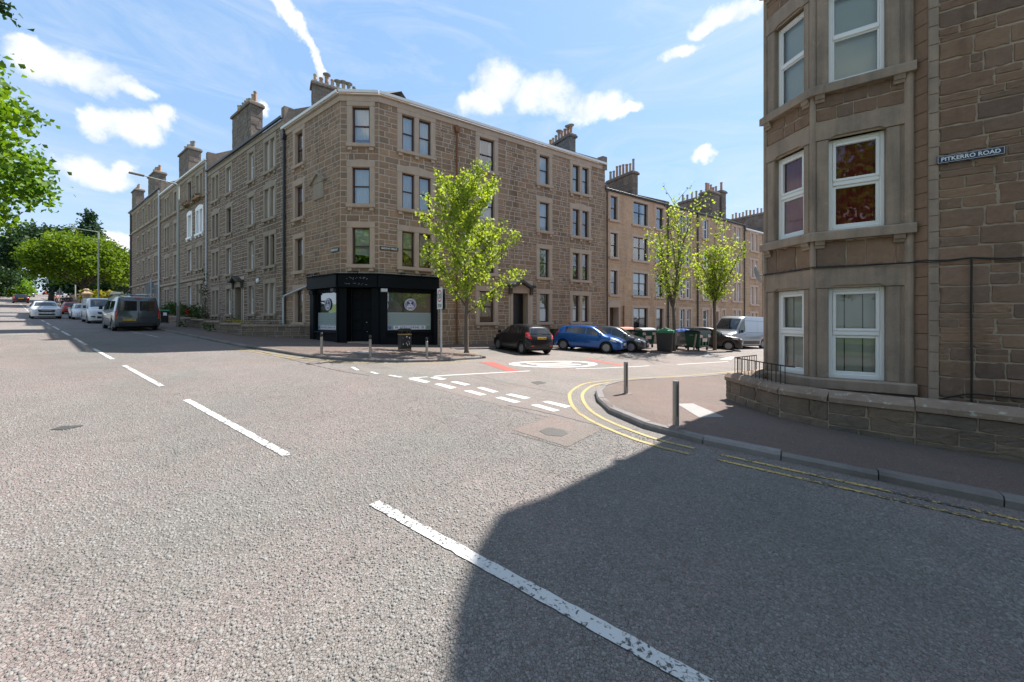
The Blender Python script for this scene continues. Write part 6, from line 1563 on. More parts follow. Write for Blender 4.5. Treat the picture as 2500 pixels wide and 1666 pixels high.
    def topglass(nm, f0, f1, k=.93):
        g = MB(); n = 6; rows = []
        for i in range(n+1):
            f = f0+(f1-f0)*i/n; s_ = sect(f); r_ = [s_[5], s_[6], s_[7], s_[8]]
            pts = [(L/2-f*L, -y*k, z_+.012) for y, z_ in r_[:-1]]+[(L/2-f*L, 0, r_[-1][1]+.012)]+[(L/2-f*L, y*k, z_+.012) for y, z_ in reversed(r_[:-1])]; rows.append(pts)
        q = len(rows[0]); g.mesh([p_ for r_ in rows for p_ in r_], [(i*q+j, i*q+j+1, (i+1)*q+j+1, (i+1)*q+j) for i in range(n) for j in range(q-1)]); return g.build(nm, M_cglass, t, M, smooth=True)
    topglass('windscreen', P['cowl']+.02, P['rf']-.012)
    if P['rr']:
        o = topglass('rear_window', P['rr']+.006, P['rb']-.006, .90)
        for v_ in o.data.vertices: v_.co.x -= .012
    # underside
    g = MB(); g.box(-L/2+.25, L/2-.25, -W/2+.22, W/2-.22, .19, .72); g.build('underside', M_under, t, M)
    # wheels
    for a in ax:
        for sg in (1, -1):
            r_ = P['r']; yw = sg*(W/2-.115); Mw = M @ T(L/2-a, yw, r_) @ Matrix.Rotation(rad(-90*sg), 4, 'X')
            g = MB(); g.lathe([(r_*.62, -.10), (r_*.93, -.10), (r_, -.07), (r_, .06), (r_*.94, .095), (r_*.68, .09), (r_*.64, .04), (0, .035)], 28); wh = g.build('wheel', M_tyre, t, Mw)
            spoked(r_*.66, cfg.get('spokes', 5)).build('rim', cfg.get('rim', M_rim), wh, Mw @ T(0, 0, .052))
    # mirrors
    for sg in (1, -1):
        fm = P['panes'][0][0]+.03; s_ = sect(fm); x = L/2-fm*L; g = MB(); y0 = s_[4][0]; z_ = s_[4][1]+.03; big = 1.5 if 'van' in kind else 1.0
        g.mesh([(x+.05, sg*(y0-.02), z_), (x-.05, sg*(y0-.02), z_), (x-.04, sg*(y0+.06), z_+.02), (x+.04, sg*(y0+.06), z_+.02), (x+.10, sg*(y0+.05), z_-.02), (x-.03, sg*(y0+.05), z_-.02), (x-.03, sg*(y0+.22), z_), (x+.06, sg*(y0+.22), z_), (x+.08, sg*(y0+.05), z_+.15*big), (x-.03, sg*(y0+.05), z_+.15*big), (x-.03, sg*(y0+.20), z_+.14*big), (x+.04, sg*(y0+.20), z_+.14*big)],
               [(0, 1, 2, 3), (4, 5, 6, 7), (8, 9, 10, 11), (4, 5, 9, 8), (5, 6, 10, 9), (6, 7, 11, 10), (7, 4, 8, 11)]); g.build('mirror', cfg.get('mirror', paint_), t, M)
    # seams and handles
    for sd_ in ('left', 'right'):
        for x0, x1 in P['panes'][:2]:
            f = x1+.005; zz = sinterp(P['zs'], f); patch('door_seam', [(L/2-f*L-.006, .30), (L/2-f*L+.006, .30), (L/2-f*L+.006, zz-.02), (L/2-f*L-.006, zz-.02)], sd_, M_trim, n=3, off=.003)
            xh = L/2-(f-.035)*L; patch('door_handle', [(xh-.09, zz-.14), (xh+.09, zz-.14), (xh+.09, zz-.11), (xh-.09, zz-.11)], sd_, cfg.get('handle', paint_), n=2, off=.025)
        f0 = (ax[0]+ra)/L; f1 = (ax[1]-ra)/L; patch('sill_trim', [(L/2-f1*L, .215), (L/2-f0*L, .215), (L/2-f0*L, .28), (L/2-f1*L, .28)], sd_, M_trim, n=4, off=.004)
    for nm, q, sd_, mt in cfg.get('patch', ()):
        patch(nm, q, sd_, mt)
    for nm, q, sd_, mt in cfg.get('sym', ()):
        patch(nm, q, sd_, mt); patch(nm, [(-a, b) for a, b in q], sd_, mt)
    for sd_, z_, txt, mt, y_ in cfg.get('plates', ()):
        o2 = Vector((9 if sd_ == 'front' else -9, y_, z_)); hit = bvh.ray_cast(o2, Vector((-1, 0, 0) if sd_ == 'front' else (1, 0, 0)))[0]; sg = 1 if sd_ == 'front' else -1
        Mp = M @ T(hit.x+sg*.012, y_, z_) @ Matrix(((0, 0, sg, 0), (sg, 0, 0, 0), (0, 1, 0, 0), (0, 0, 0, 1)))
        g = MB(); g.box(-.26, .26, -.056, .056, -.01, .012, .003); pl = g.build('number_plate', mt, t, Mp); letters(txt, pl, Mp, 0, 0, .44, .075, .014, M_sk, .02)
    return t, M, bvh
mid = lambda a, b: ((a[0]+b[0])/2, (a[1]+b[1])/2)
def place(rear_w, front_w, kind):
    """centre and heading from where two wheels of one side touch the road; which: side seen"""
    d = Vector((front_w[0]-rear_w[0], front_w[1]-rear_w[1])).normalized(); return d
# black hatchback
BK = carpaint('black_car_paint', (.006, .006, .009), .0, .35)
rw_ = Vector(gp(1274, 865)); d = Vector((-.5, .866)); c = rw_+d*(3.92/2-(3.92-.80-2.48))+Vector((d.y, -d.x))*.76
L_ = 3.92
F_HATCH = [('headlamp', [(.42, .60), (.74, .66), (.78, .80), (.55, .72)], 'front', M_lamp), ('fog_lamp', [(.50, .34), (.60, .34), (.60, .40), (.50, .40)], 'front', M_chrome)]
P_HATCH = [('grille', [(-.36, .62), (.36, .62), (.30, .70), (-.30, .70)], 'front', M_grille), ('lower_grille', [(-.42, .30), (.42, .30), (.36, .42), (-.36, .42)], 'front', M_grille),
           ('bumper_trim', [(-.60, .28), (.60, .28), (.60, .40), (-.60, .40)], 'rear', M_trim), ('headlamp_side', [(1.35, .70), (1.72, .62), (1.66, .74), (1.42, .82)], 'left', M_lamp), ('headlamp_side', [(1.35, .70), (1.72, .62), (1.66, .74), (1.42, .82)], 'right', M_lamp),
           ('tail_lamp_side', [(-1.90, .80), (-1.72, .86), (-1.60, 1.10), (-1.74, 1.10)], 'left', M_tail), ('tail_lamp_side', [(-1.90, .80), (-1.72, .86), (-1.60, 1.10), (-1.74, 1.10)], 'right', M_tail)]
R_HATCH = [('tail_lamp', [(.58, .78), (.74, .80), (.76, 1.08), (.66, 1.10)], 'rear', M_tail), ('reflector', [(.46, .42), (.64, .43), (.64, .48), (.46, .47)], 'rear', M_tail)]
def hatch_cfg(fp, rp, **k): return dict(sym=F_HATCH+R_HATCH, patch=P_HATCH+k.pop('extra', []), plates=[('front', .50, fp, M_plw, 0), ('rear', .83, rp, M_ply, 0)], **k)
GR = 'cars parked on Baldovan Terrace'
car('hatch', 'black hatchback parked with its rear to the road before the tenement door', 'car', tuple(c), (d.x, d.y), BK, hatch_cfg('SL07 FZM', 'SL07 FZM', extra=[('wiper', [(-.05, .99), (.30, 1.02), (.30, 1.035), (-.05, 1.005)], 'rear', M_trim)]), GR)
# blue hatchback, nose out
BL = carpaint('blue_car_paint', (.008, .085, .32), .35, .28)
rw_, fw_ = gp(1390, 856), gp(1470.5, 862.5); d = Vector((fw_[0]-rw_[0], fw_[1]-rw_[1])).normalized(); left = Vector((-d.y, d.x)); c = Vector(mid(rw_, fw_))+left*.76
car('hatch', 'bright blue hatchback parked nose out before the corner tenement', 'car', tuple(c), (d.x, d.y), BL, hatch_cfg('YN61 TBK', 'YN61 TBK'), GR, scale=1.02)
# grey car behind it
GY = carpaint('dark_grey_car_paint', (.07, .072, .078), .6, .3)
d2 = d.copy(); c2 = Vector(gp(1540, 861))-d2*(3.92/2-.80)+left*.76
car('hatch', 'dark grey hatchback parked between the blue car and the bins', 'car', tuple(c2), (d2.x, d2.y), GY, hatch_cfg('SM64 KUU', 'SM64 KUU', extra=[('big_grille', [(-.34, .34), (.34, .34), (.40, .68), (-.40, .68)], 'front', M_grille)]), GR, scale=1.0)
# dark crossover further right, a silver car behind it
BR = carpaint('charcoal_car_paint', (.035, .030, .028), .5, .3)
F_SUV = [('headlamp', [(.50, .78), (.80, .86), (.84, .98), (.62, .90)], 'front', M_lamp), ('fog_lamp', [(.56, .50), (.74, .52), (.74, .62), (.58, .60)], 'front', M_lamp)]
R_SUV = [('tail_lamp', [(.55, .92), (.80, .94), (.80, 1.10), (.58, 1.06)], 'rear', M_tail)]
P_SUV = [('grille', [(-.46, .62), (.46, .62), (.52, .86), (-.52, .86)], 'front', M_grille), ('lower_grille', [(-.5, .34), (.5, .34), (.46, .50), (-.46, .50)], 'front', M_trim), ('chrome_bar', [(-.30, .76), (.30, .76), (.30, .78), (-.30, .78)], 'front', M_chrome),
         ('bumper_trim', [(-.7, .30), (.7, .30), (.7, .50), (-.7, .50)], 'rear', M_trim), ('headlamp_side', [(1.55, .86), (1.98, .80), (1.90, .90), (1.60, .97)], 'left', M_lamp), ('headlamp_side', [(1.55, .86), (1.98, .80), (1.90, .90), (1.60, .97)], 'right', M_lamp)]
def suv_cfg(fp, rp, **k): return dict(sym=F_SUV+R_SUV, patch=P_SUV, plates=[('front', .55, fp, M_plw, 0), ('rear', .80, rp, M_ply, 0)], **k)
fw_ = Vector(gp(1780, 857)); dj = Vector((d.x, d.y)); dj.rotate(Matrix.Rotation(rad(2), 2)); left = Vector((-dj.y, dj.x)); c = fw_-dj*(4.45/2-.88)+left*.80
car('suv', 'charcoal crossover car parked nose out beyond the second young tree', 'car', tuple(c), (dj.x, dj.y), BR, suv_cfg('SP15 XBA', 'SP15 XBA', spokes=7), GR, scale=.96)
# large silver van
VS = carpaint('silver_van_paint', (.19, .20, .215), .4, .35)
c = uw(26.6, 4.7); dv = (-UB[0], -UB[1])
tv, Mv, bv = car('bigvan', 'long high-roofed silver van at the right, half behind the bay windows', 'van', c, dv, VS, dict(handle=M_trim, mirror=M_trim, sym=[('headlamp', [(.55, .85), (.85, .95), (.85, 1.2), (.62, 1.1)], 'front', M_lamp), ('tail_lamp', [(.90, .9), (1.0, .9), (1.0, 1.5), (.90, 1.5)], 'rear', M_tail)],
   patch=[('lower_trim', [(-2.8, .36), (1.3, .36), (1.3, .62), (-2.8, .62)], 'left', M_trim), ('panel_line', [(-2.6, 1.25), (.9, 1.25), (.9, 1.27), (-2.6, 1.27)], 'left', M_trim), ('panel_line', [(-2.6, 2.15), (.9, 2.15), (.9, 2.165), (-2.6, 2.165)], 'left', M_trim),
          ('panel_line', [(-.9, .7), (-.885, .7), (-.885, 2.15), (-.9, 2.15)], 'left', M_trim), ('tail_lamp', [(-2.94, .95), (-2.82, .95), (-2.82, 1.5), (-2.94, 1.5)], 'left', M_tail)], plates=[]), None, name='parked_van')

# ---- Pitkerro Road
upd = US; dnd = (-US[0], -US[1])
GV = carpaint('grey_blue_van_paint', (.075, .095, .105), .3, .3)
gv = xy(34.9, 5.05)
V_REAR = [('tail_lamp', [(.84, .72), (.95, .72), (.95, 1.32), (.84, 1.32)], 'rear', M_tail), ('rear_bumper', [(0, .30), (.95, .30), (.95, .50), (0, .50)], 'rear', M_trim), ('rear_window', [(.06, 1.18), (.74, 1.18), (.70, 1.74), (.06, 1.74)], 'rear', M_cglass)]
V_FR = [('headlamp', [(.50, .82), (.84, .98), (.88, 1.14), (.62, 1.02)], 'front', M_lamp), ('fog_lamp', [(.58, .48), (.82, .50), (.82, .60), (.60, .60)], 'front', M_trim)]
V_P = [('grille', [(-.42, .74), (.42, .74), (.50, .92), (-.50, .92)], 'front', M_grille), ('lower_grille', [(-.5, .40), (.5, .40), (.5, .58), (-.5, .58)], 'front', M_grille), ('door_split', [(-.008, .5), (.008, .5), (.008, 1.86), (-.008, 1.86)], 'rear', M_trim), ('brake_lamp', [(-.14, 1.84), (.14, 1.84), (.14, 1.90), (-.14, 1.90)], 'rear', M_tail),
       ('panel_line', [(-2.3, 1.12), (.6, 1.12), (.6, 1.135), (-2.3, 1.135)], 'left', M_trim), ('panel_line', [(-2.3, 1.12), (.6, 1.12), (.6, 1.135), (-2.3, 1.135)], 'right', M_trim), ('panel_line', [(-.6, .3), (-.585, .3), (-.585, 1.8), (-.6, 1.8)], 'left', M_trim), ('number_plate_ledge', [(-.05, .74), (-.75, .74), (-.75, .78), (-.05, .78)], 'rear', M_trim),
       ('side_window', [(-.4, 1.2), (.55, 1.2), (.55, 1.72), (-.4, 1.72)], 'left', M_cglass), ('side_window', [(-1.9, 1.2), (-.7, 1.2), (-.7, 1.72), (-1.9, 1.72)], 'left', M_cglass)]
GP_ = 'vehicles parked on Pitkerro Road'
tg, Mg, bg_ = car('van', 'blue-grey van with roof rack parked at the kerb, seen from behind', 'van', gv, upd, GV, dict(handle=M_trim, mirror=M_trim, sym=V_REAR+V_FR, patch=V_P, plates=[('rear', .66, 'SD71 LNP', M_ply, .36)]), GP_, name='parked_van', scale=1.06)
mb = MB()
for x in (-2.1, -.6, .8):
    mb.tube([(x, -.78, 2.0), (x, -.76, 2.10), (x, .76, 2.10), (x, .78, 2.0)], .022, 6)
mb.tube([(-2.3, .62, 2.17), (1.3, .62, 2.17)], .06, 8); mb.tube([(-2.2, -.62, 2.14), (1.2, -.62, 2.14)], .03, 6); mb.tube([(-2.2, -.45, 2.14), (1.2, -.45, 2.14)], .03, 6)
for x in [-2.0+k*.3 for k in range(11)]: mb.tube([(x, -.62, 2.14), (x, -.45, 2.14)], .018, 6)
mb.build('roof_rack', M_post, tg, Mg)
WV = carpaint('white_van_paint', (.55, .56, .57), .0, .3)
car('van', 'white van facing down the hill, parked behind the blue-grey van', 'van', xy(46.0, 5.0), dnd, WV, dict(handle=M_trim, mirror=M_trim, sym=V_REAR+V_FR, patch=V_P[:6], plates=[]), GP_, name='parked_van')
car('hatch', 'small white car squeezed between the white van and the red car', 'car', xy(54.5, 4.75), dnd, carpaint('white_car_paint', (.5, .51, .52), 0, .3), hatch_cfg('SN14 FDO', 'SN14 FDO'), GP_)
car('hatch', 'red hatchback parked up the hill, seen from behind', 'car', xy(70.2, 5.1), upd, carpaint('red_car_paint', (.30, .010, .014), .1, .3), hatch_cfg('SF09 HLO', 'SF09 HLO'), GP_)
MV = 'cars moving along Pitkerro Road'
WH = carpaint('pearl_white_car_paint', (.5, .51, .52), .0, .28)
car('suv', 'white sport utility car coming down the road over the centre line', 'car', xy(57.0, 2.55), dnd, WH, suv_cfg('SP67 JZT', 'SP67 JZT'), MV, name='moving_car')
car('hatch', 'dark car driving away up the left of the road', 'car', xy(112, .2+.055*37), upd, BK, hatch_cfg('SC18 UVX', 'SC18 UVX'), MV, name='moving_car', scale=1.1)
car('suv', 'dark sport utility car far up the hill, facing the camera', 'car', xy(170, -.4+.055*95), dnd, carpaint('navy_car_paint', (.02, .03, .05), .3, .3), suv_cfg('SJ16 WKL', 'SJ16 WKL'), MV, name='moving_car')
car('hatch', 'white car parked far up on the left side of the road', 'car', xy(172, -3.4+.055*97), upd, WV, hatch_cfg('ST13 RRB', 'ST13 RRB'), GP_)
car('hatch', 'tiny orange-red car at the crest of the road', 'car', xy(215, 5.4+.055*140-3.2), upd, carpaint('orange_car_paint', (.5, .06, .02), 0, .3), hatch_cfg('SY65 EGD', 'SY65 EGD'), MV, name='moving_car')
# ------------------------------------------------------------------ trees, shrubs, people
def leafmat(name, a, b, trans=.45):
    m, nt, bs = newmat(name); at = nt.nodes.new('ShaderNodeAttribute'); at.attribute_name = 'tone'
    c = ramp_(nt, at.outputs['Fac'], [(0, a), (1, b)]); nt.links.new(c, bs.inputs['Base Color']); bs.inputs['Roughness'].default_value = .55; bs.inputs['Specular IOR Level'].default_value = .3
    tl = nt.nodes.new('ShaderNodeBsdfTranslucent'); sc2 = mix_(nt, 1.0, c, (1.5, 1.35, .55), 'MULTIPLY'); nt.links.new(sc2, tl.inputs[0])
    mx = nt.nodes.new('ShaderNodeMixShader'); mx.inputs[0].default_value = trans; out = nt.nodes['Material Output']
    nt.links.new(bs.outputs[0], mx.inputs[1]); nt.links.new(tl.outputs[0], mx.inputs[2]); nt.links.new(mx.outputs[0], out.inputs[0]); return m
LM_young = leafmat('young_tree_leaf', (0.144, 0.244, 0.026), (0.373, 0.472, 0.083), .5); LM_lime = leafmat('lime_maple_leaf', (0.063, 0.125, 0.006), (0.145, 0.222, 0.015), .5); LM_mid = leafmat('broad_leaf', (0.047, 0.130, 0.008), (0.176, 0.300, 0.022), .5)
LM_dark = leafmat('dark_leaf', (0.011, 0.033, 0.010), (0.030, 0.072, 0.017), .25); LM_con = leafmat('conifer_needle', (0.010, 0.036, 0.013), (0.030, 0.078, 0.024), .15); LM_hedge = leafmat('golden_hedge_leaf', (0.150, 0.150, 0.010), (0.275, 0.250, 0.025), .4); LM_shrub = leafmat('shrub_leaf', (0.018, 0.048, 0.009), (0.060, 0.120, 0.018), .35)
LM_red = leafmat('red_petal', (0.270, 0.006, 0.018), (0.390, 0.030, 0.048), .3); LM_yel = leafmat('yellow_petal', (0.330, 0.252, 0.012), (0.450, 0.372, 0.030), .3)
M_bark = pm('tree_bark', (.115, .09, .07), .9, var=.35, vs=12, bump=.7, bs=30); M_bark2 = pm('dark_bark', (.06, .05, .04), .9, var=.3, vs=8, bump=.6, bs=20)
def leaves(name, centres, per, spread, size, mat, parent, seed=1, flat=.0, droop=0.0, kind=None):
    """many small bent leaf blades round the given centres"""
    rg = np.random.default_rng(seed); Cn = np.repeat(np.array(centres, float), per, axis=0); n = len(Cn)
    sp = np.array(spread) if np.ndim(spread) else np.array([spread]*3)
    Cn = Cn+rg.normal(0, 1, (n, 3))*sp*.5; Cn[:, 2] -= droop*rg.random(n)
    a = rg.normal(0, 1, (n, 3)); a[:, 2] *= (1-flat); a /= np.linalg.norm(a, axis=1, keepdims=True)+1e-9
    b = rg.normal(0, 1, (n, 3)); b -= a*(a*b).sum(1, keepdims=True); b /= np.linalg.norm(b, axis=1, keepdims=True)+1e-9
    nr = np.cross(a, b); L = size*rg.uniform(.6, 1.3, (n, 1)); W = L*rg.uniform(.32, .5, (n, 1))
    v = np.stack([Cn-a*L*.5, Cn+b*W+nr*W*.35, Cn+a*L*.5-nr*L*.15, Cn-b*W+nr*W*.35], 1).reshape(-1, 3)
    me = bpy.data.meshes.new(name); me.vertices.add(4*n); me.vertices.foreach_set('co', v.ravel())
    me.loops.add(4*n); me.loops.foreach_set('vertex_index', np.arange(4*n)); me.polygons.add(n); me.polygons.foreach_set('loop_start', np.arange(n)*4)
    me.update(calc_edges=True); at = me.attributes.new('tone', 'FLOAT', 'FACE')
    tn = np.clip(np.repeat(rg.random(len(centres)), per)*.5+rg.random(n)*.5, 0, 1); at.data.foreach_set('value', tn.astype(np.float32))
    me.materials.append(mat); o = put(name, me, parent)
    if kind: o['kind'] = kind
    return o
def young_tree(p, H, fork, label, seed, style='leader', per=12, leafsz=.13, reach=.45, nb=18, sp=.24):
    """street tree: a clear stem, then limbs that rise and carry their leaves along twigs"""
    rr = random.Random(seed); z0 = P3(p, KH)[2]; t = thing('young_tree', label, 'tree', T(p[0], p[1], z0), 'young street trees on the built-out kerbs'); base = Vector((p[0], p[1], z0))
    mb = MB(); tips = []
    def limb(a, d, ln, r_, depth, up):
        n = 7 if depth == 0 else 4; pts = [a]; q = a; dd = d.normalized()
        for i in range(n):
            dd = (dd+Vector((rr.uniform(-.13, .13), rr.uniform(-.13, .13), up*(.6 if i < n-2 else -.2)))).normalized(); q = q+dd*ln/n; pts.append(q)
        mb.tube(pts, [r_*(1-.85*i/n)+.003 for i in range(n+1)], 6 if depth == 0 else 4, cap=False)
        for i in range(1, n+1):
            if depth == 0:
                for _ in range(2):
                    an = rr.uniform(0, 6.28); e = (dd*.7+Vector((math.cos(an), math.sin(an), rr.uniform(-.2, .5)))).normalized(); limb(pts[i], e, ln*rr.uniform(.10, .24)+.12, r_*.3, 1, .05)
                if i > 1: tips.append(pts[i])
            else: tips.append(pts[i])
    if style == 'leader':
        stem = [base-Vector((0, 0, .1)), base+Vector((0, 0, .12))]; q = base.copy(); k = 9
        for i in range(1, k+1): stem.append(base+Vector((rr.uniform(-.06, .06)*i/3, rr.uniform(-.06, .06)*i/3, H*.93*i/k)))
        mb.tube(stem, [.16, .105]+[.095*(1-.9*i/k)+.006 for i in range(1, k+1)], 9)
        for i in range(nb):
            f = (i+rr.random()*.5)/nb; h = fork+(H*.84-fork)*f**1.15; an = i*2.4+rr.uniform(-.3, .3); tilt = rr.uniform(.75, 1.35)*(1-.35*f)
            c_ = base+Vector((0, 0, h)); ln = (H-h)*reach*rr.uniform(.75, 1.25)+.5
            limb(c_, Vector((math.cos(an)*tilt, math.sin(an)*tilt, .8)), ln, .038*(1-.5*f), 0, .10)
        tips.extend(stem[-4:])
    else:
        top = base+Vector((rr.uniform(-.05, .05), 0, fork)); mb.tube([base-Vector((0, 0, .1)), base+Vector((0, 0, .12)), base+(top-base)*.5+Vector((.03, 0, 0)), top], [.16, .11, .10, .10], 9)
        for i in range(nb):
            an = i*2.4; tilt = rr.uniform(.12, .42) if i else .02; limb(top-Vector((0, 0, rr.uniform(0, .5))), Vector((math.cos(an)*tilt, math.sin(an)*tilt, 1)), (H-fork)*(rr.uniform(.55, .95) if i else 1), .05, 0, .03)
    mb.build('trunk', M_bark, t, smooth=True)
    leaves('crown', [tuple(q) for q in tips], per, sp, leafsz, LM_young, t, seed, droop=.10)
    return t
young_tree(gp(1139, 862, KH), 8.9, 1.75, 'leafy young street tree in front of the rusty pipe beside the zone sign', 3, per=6, leafsz=.14, nb=20, reach=.44, sp=.24)
young_tree(gp(1645, 857, KH), 9.4, 2.9, 'sparse young street tree between the square bin and the grey bin', 11, 'vase', per=4, leafsz=.15, nb=8, sp=.3)
young_tree(gp(1745, 855, KH), 8.6, 3.3, 'young street tree between the dark green bin and the charcoal car', 21, 'vase', per=5, leafsz=.15, nb=9, sp=.3)
M_pit = pm('tree_pit_soil', (.19, .15, .11), .95, var=.3, vs=9, bump=.5, bs=40)
for q in ((1139, 862), (1645, 857), (1745, 855)):
    c_ = gp(*q, KH); struct(sheet('tree_pit', [(c_[0]+.62*math.cos(a)*UB[0]-.5*math.sin(a)*UB[1], c_[1]+.62*math.cos(a)*UB[1]+.5*math.sin(a)*UB[0]) for a in [k*math.pi/8 for k in range(16)]], M_pit, KH+.004, size=1))
def blob_tree(name, label, base, z0, centre, radii, ncl, per, spread, lsz, lm, seed, trunk=.35, group=None, conifer=False, flat=0., cat='tree'):
    rr = random.Random(seed); t = thing(name, label, cat, T(base[0], base[1], z0), group); c = Vector(centre); cl = []
    mb = MB(); b0 = Vector((base[0], base[1], z0-.2))
    if conifer:
        H = centre[2]+radii[2]; mb.tube([b0, Vector((base[0], base[1], H))], [trunk, .04], 8)
        lv = 26
        for i in range(lv):
            f = i/(lv-1); z = z0+3+(H-z0-3)*f; r_ = radii[0]*(1-f)**.8+.25; nb = max(4, int(13*(1-f))+3)
            for k in range(nb):
                an = 2*math.pi*k/nb+i*.7+rr.uniform(-.2, .2); rl_ = r_*rr.uniform(.65, 1.1)
                for q in range(max(2, int(rl_/.55))):
                    s_ = (q+1)/max(2, int(rl_/.55)); cl.append((base[0]+math.cos(an)*rl_*s_, base[1]+math.sin(an)*rl_*s_, z-.5*s_*s_+.25*s_))
    else:
        fork = b0+(c-b0)*.45; fork.x, fork.y = b0.x*.7+fork.x*.3, b0.y*.7+fork.y*.3; mb.tube([b0, b0+(fork-b0)*.5+Vector((.1, .05, 0)), fork], [trunk*1.25, trunk, trunk*.8], 9)
        tgt = []
        while len(cl) < ncl:
            v = Vector((rr.gauss(0, 1), rr.gauss(0, 1), rr.gauss(0, 1))).normalized(); k = (.62+.38*rr.random()**.5)*(1+.16*math.sin(5*v.x+seed)*math.cos(4*v.z+v.y*3))
            if v.z < -.75: continue
            cl.append((c.x+v.x*radii[0]*k, c.y+v.y*radii[1]*k, c.z+v.z*radii[2]*k))
        for q in cl[::max(1, ncl//26)]:
            q = Vector(q); m1 = fork+(q-fork)*.5+Vector((0, 0, .08*(q-fork).length)); mb.tube([fork, m1, q], [trunk*.38, trunk*.2, .03], 6, cap=False)
    mb.build('trunk', M_bark2, t, smooth=True); leaves('crown', cl, per, spread, lsz, lm, t, seed, flat=flat); return t
# big tree overhanging from the left
bx = xy(24, -6.6)
bt = blob_tree('broadleaf_tree', 'large leafy tree reaching in from the left edge over the road', bx, G(*bx), (bx[0], bx[1], 8.9), (7.75, 7.75, 4.8), 1200, 60, .62, .20, LM_mid, 5, .45)
q0 = Vector((-16.0, 11.9, 11.7)); leaves('branch_leaves', [tuple(q0+Vector((k*.25, k*.06, -.1*k))) for k in range(-6, 2)], 14, .3, .2, LM_dark, bt, 8)
FT = 'trees beyond the tenements'
def at(s, n): p = xb(s, n); return p, G(*p)
for nm, lb, s, n, zc, rd, ncl, per, sp, ls, lm, sd, tr, con in (
  ('maple_tree', 'bright lime green maple standing past the last tenement', 95, 7.0, 7.6, (6.1, 6.1, 4.0), 420, 34, 1.0, .42, LM_lime, 31, .3, False),
  ('conifer_tree', 'tall dark conifer rising behind the lime green maple', 118, 8.8, 11, (6.0, 6.0, 8.0), 0, 12, .9, .55, LM_con, 32, .35, True),
  ('broadleaf_tree', 'dark green tree overhanging the road left of the conifer', 128, 3.6, 10.8, (7.2, 7.2, 4.6), 380, 30, 1.5, .6, LM_dark, 33, .4, False),
  ('broadleaf_tree', 'small grey green tree peeping between maple and the last tenement', 112, 14.5, 7.0, (4.5, 4.5, 4.5), 130, 24, 1.2, .5, LM_dark, 34, .3, False),
  ('broadleaf_tree', 'dark bushy tree at the left edge above the far cars', 150, -8.4, 5.0, (7, 7, 4.0), 260, 30, 1.4, .6, LM_dark, 35, .3, False),
  ('shrub', 'olive green rounded shrub on the left below the dark bushy tree', 165, -5.2, 2.6, (5, 5, 2.6), 200, 30, 1.2, .55, LM_mid, 36, .2, False),
  ('shrub', 'bright green clipped shrub beside the far dark car', 178, -4.0, 1.8, (4.2, 4.2, 1.9), 150, 30, 1.0, .5, LM_lime, 37, .2, False),
  ('broadleaf_tree', 'far tree right of the road crest', 190, 7.6, 4.4, (3.6, 3.6, 4.0), 130, 26, 1.2, .5, LM_dark, 38, .3, False),
  ('broadleaf_tree', 'far hazy tree left of the road crest', 230, -9.5, 4.5, (9, 9, 5.0), 220, 26, 1.8, .8, LM_dark, 39, .3, False)):
    p, z0 = at(s, n); blob_tree(nm, lb, p, z0, (p[0], p[1], z0+zc), rd, ncl, per, sp, ls, lm, sd, tr, FT, con, cat='tree' if nm != 'shrub' else 'shrub')
for k, (s, n) in enumerate(((-8, -15), (4, -16), (-20, -14), (14, -17), (-33, -15))):
    p = xy(s, n); blob_tree('broadleaf_tree', ['leafy park tree across the road behind the viewpoint', 'park tree with a low crown across the road', 'second park tree down the hill across the road', 'park tree up the hill across the road', 'farthest park tree down the hill across the road'][k], p, G(*p), (p[0], p[1], G(*p)+8.6), (6.6, 6.6, 5.6), 240, 26, 1.4, .48, LM_mid, 60+k, .35, 'park trees across the road')
for k, (u, w) in enumerate(((82, 3), (88, 12), (84, 22), (96, 34))):
    p = uw(u, w); blob_tree('broadleaf_tree', ['tree closing the far end of the terrace', 'tree in the middle of the far end of the terrace', 'tree at the far end of the terrace on its right', 'tree farthest right beyond the terrace'][k], p, G(*p), (p[0], p[1], G(*p)+5.5), (5, 5, 4), 120, 24, 1.3, .5, LM_dark, 80+k, .3, 'trees at the far end of the terrace')
def hedge(name, label, pts, h, w, lm, seed, lsz=.14, dens=42, z=.3, group=None, cat='hedge'):
    rr = random.Random(seed); t = thing(name, label, cat, T(pts[0][0], pts[0][1], G(*pts[0])), group); cl = []
    for a, b in zip(pts[:-1], pts[1:]):
        n = max(2, int(math.dist(a, b)*h*w*9))
        for _ in range(n):
            k = rr.random(); x, y = a[0]+(b[0]-a[0])*k, a[1]+(b[1]-a[1])*k; cl.append((x+rr.uniform(-w, w)*.5, y+rr.uniform(-w, w)*.5, G(x, y)+z+h*rr.random()**.8*(1+.15*math.sin(x*2.3))))
    mb = MB(); rr2 = random.Random(seed)
    for q in cl[::max(1, len(cl)//18)]: mb.tube([(q[0], q[1], G(q[0], q[1])+.05), q], [.02, .006], 5, cap=False)
    mb.build('stems', M_bark2, t); leaves('foliage', cl, dens, .30, lsz, lm, t, seed); return t
hedge('shrub', 'dark green shrub bed behind the garden wall by the street lamp', [xy(49, 9.7), xy(40.4, 9.4)], 1.25, 1.2, LM_shrub, 41, dens=30, cat='shrub')
hedge('shrub', 'lighter shrub with red flowers behind the garden wall', [xy(40.0, 9.2), xy(37.4, 9.0)], .95, .9, LM_shrub, 42, dens=30, cat='shrub')
t = hedge('climbing_ivy', 'green ivy climbing the white drainpipe between two tenements', [xy(39.9, 10.15), xy(39.2, 10.15)], 4.6, .35, LM_shrub, 43, dens=22, cat='ivy')
t = hedge('flower_bed', 'yellow flowers spilling over the garden wall beside the shop', [xy(29.4, 9.0), xy(26.0, 8.9)], .45, .7, LM_shrub, 44, dens=26, cat='flowers')
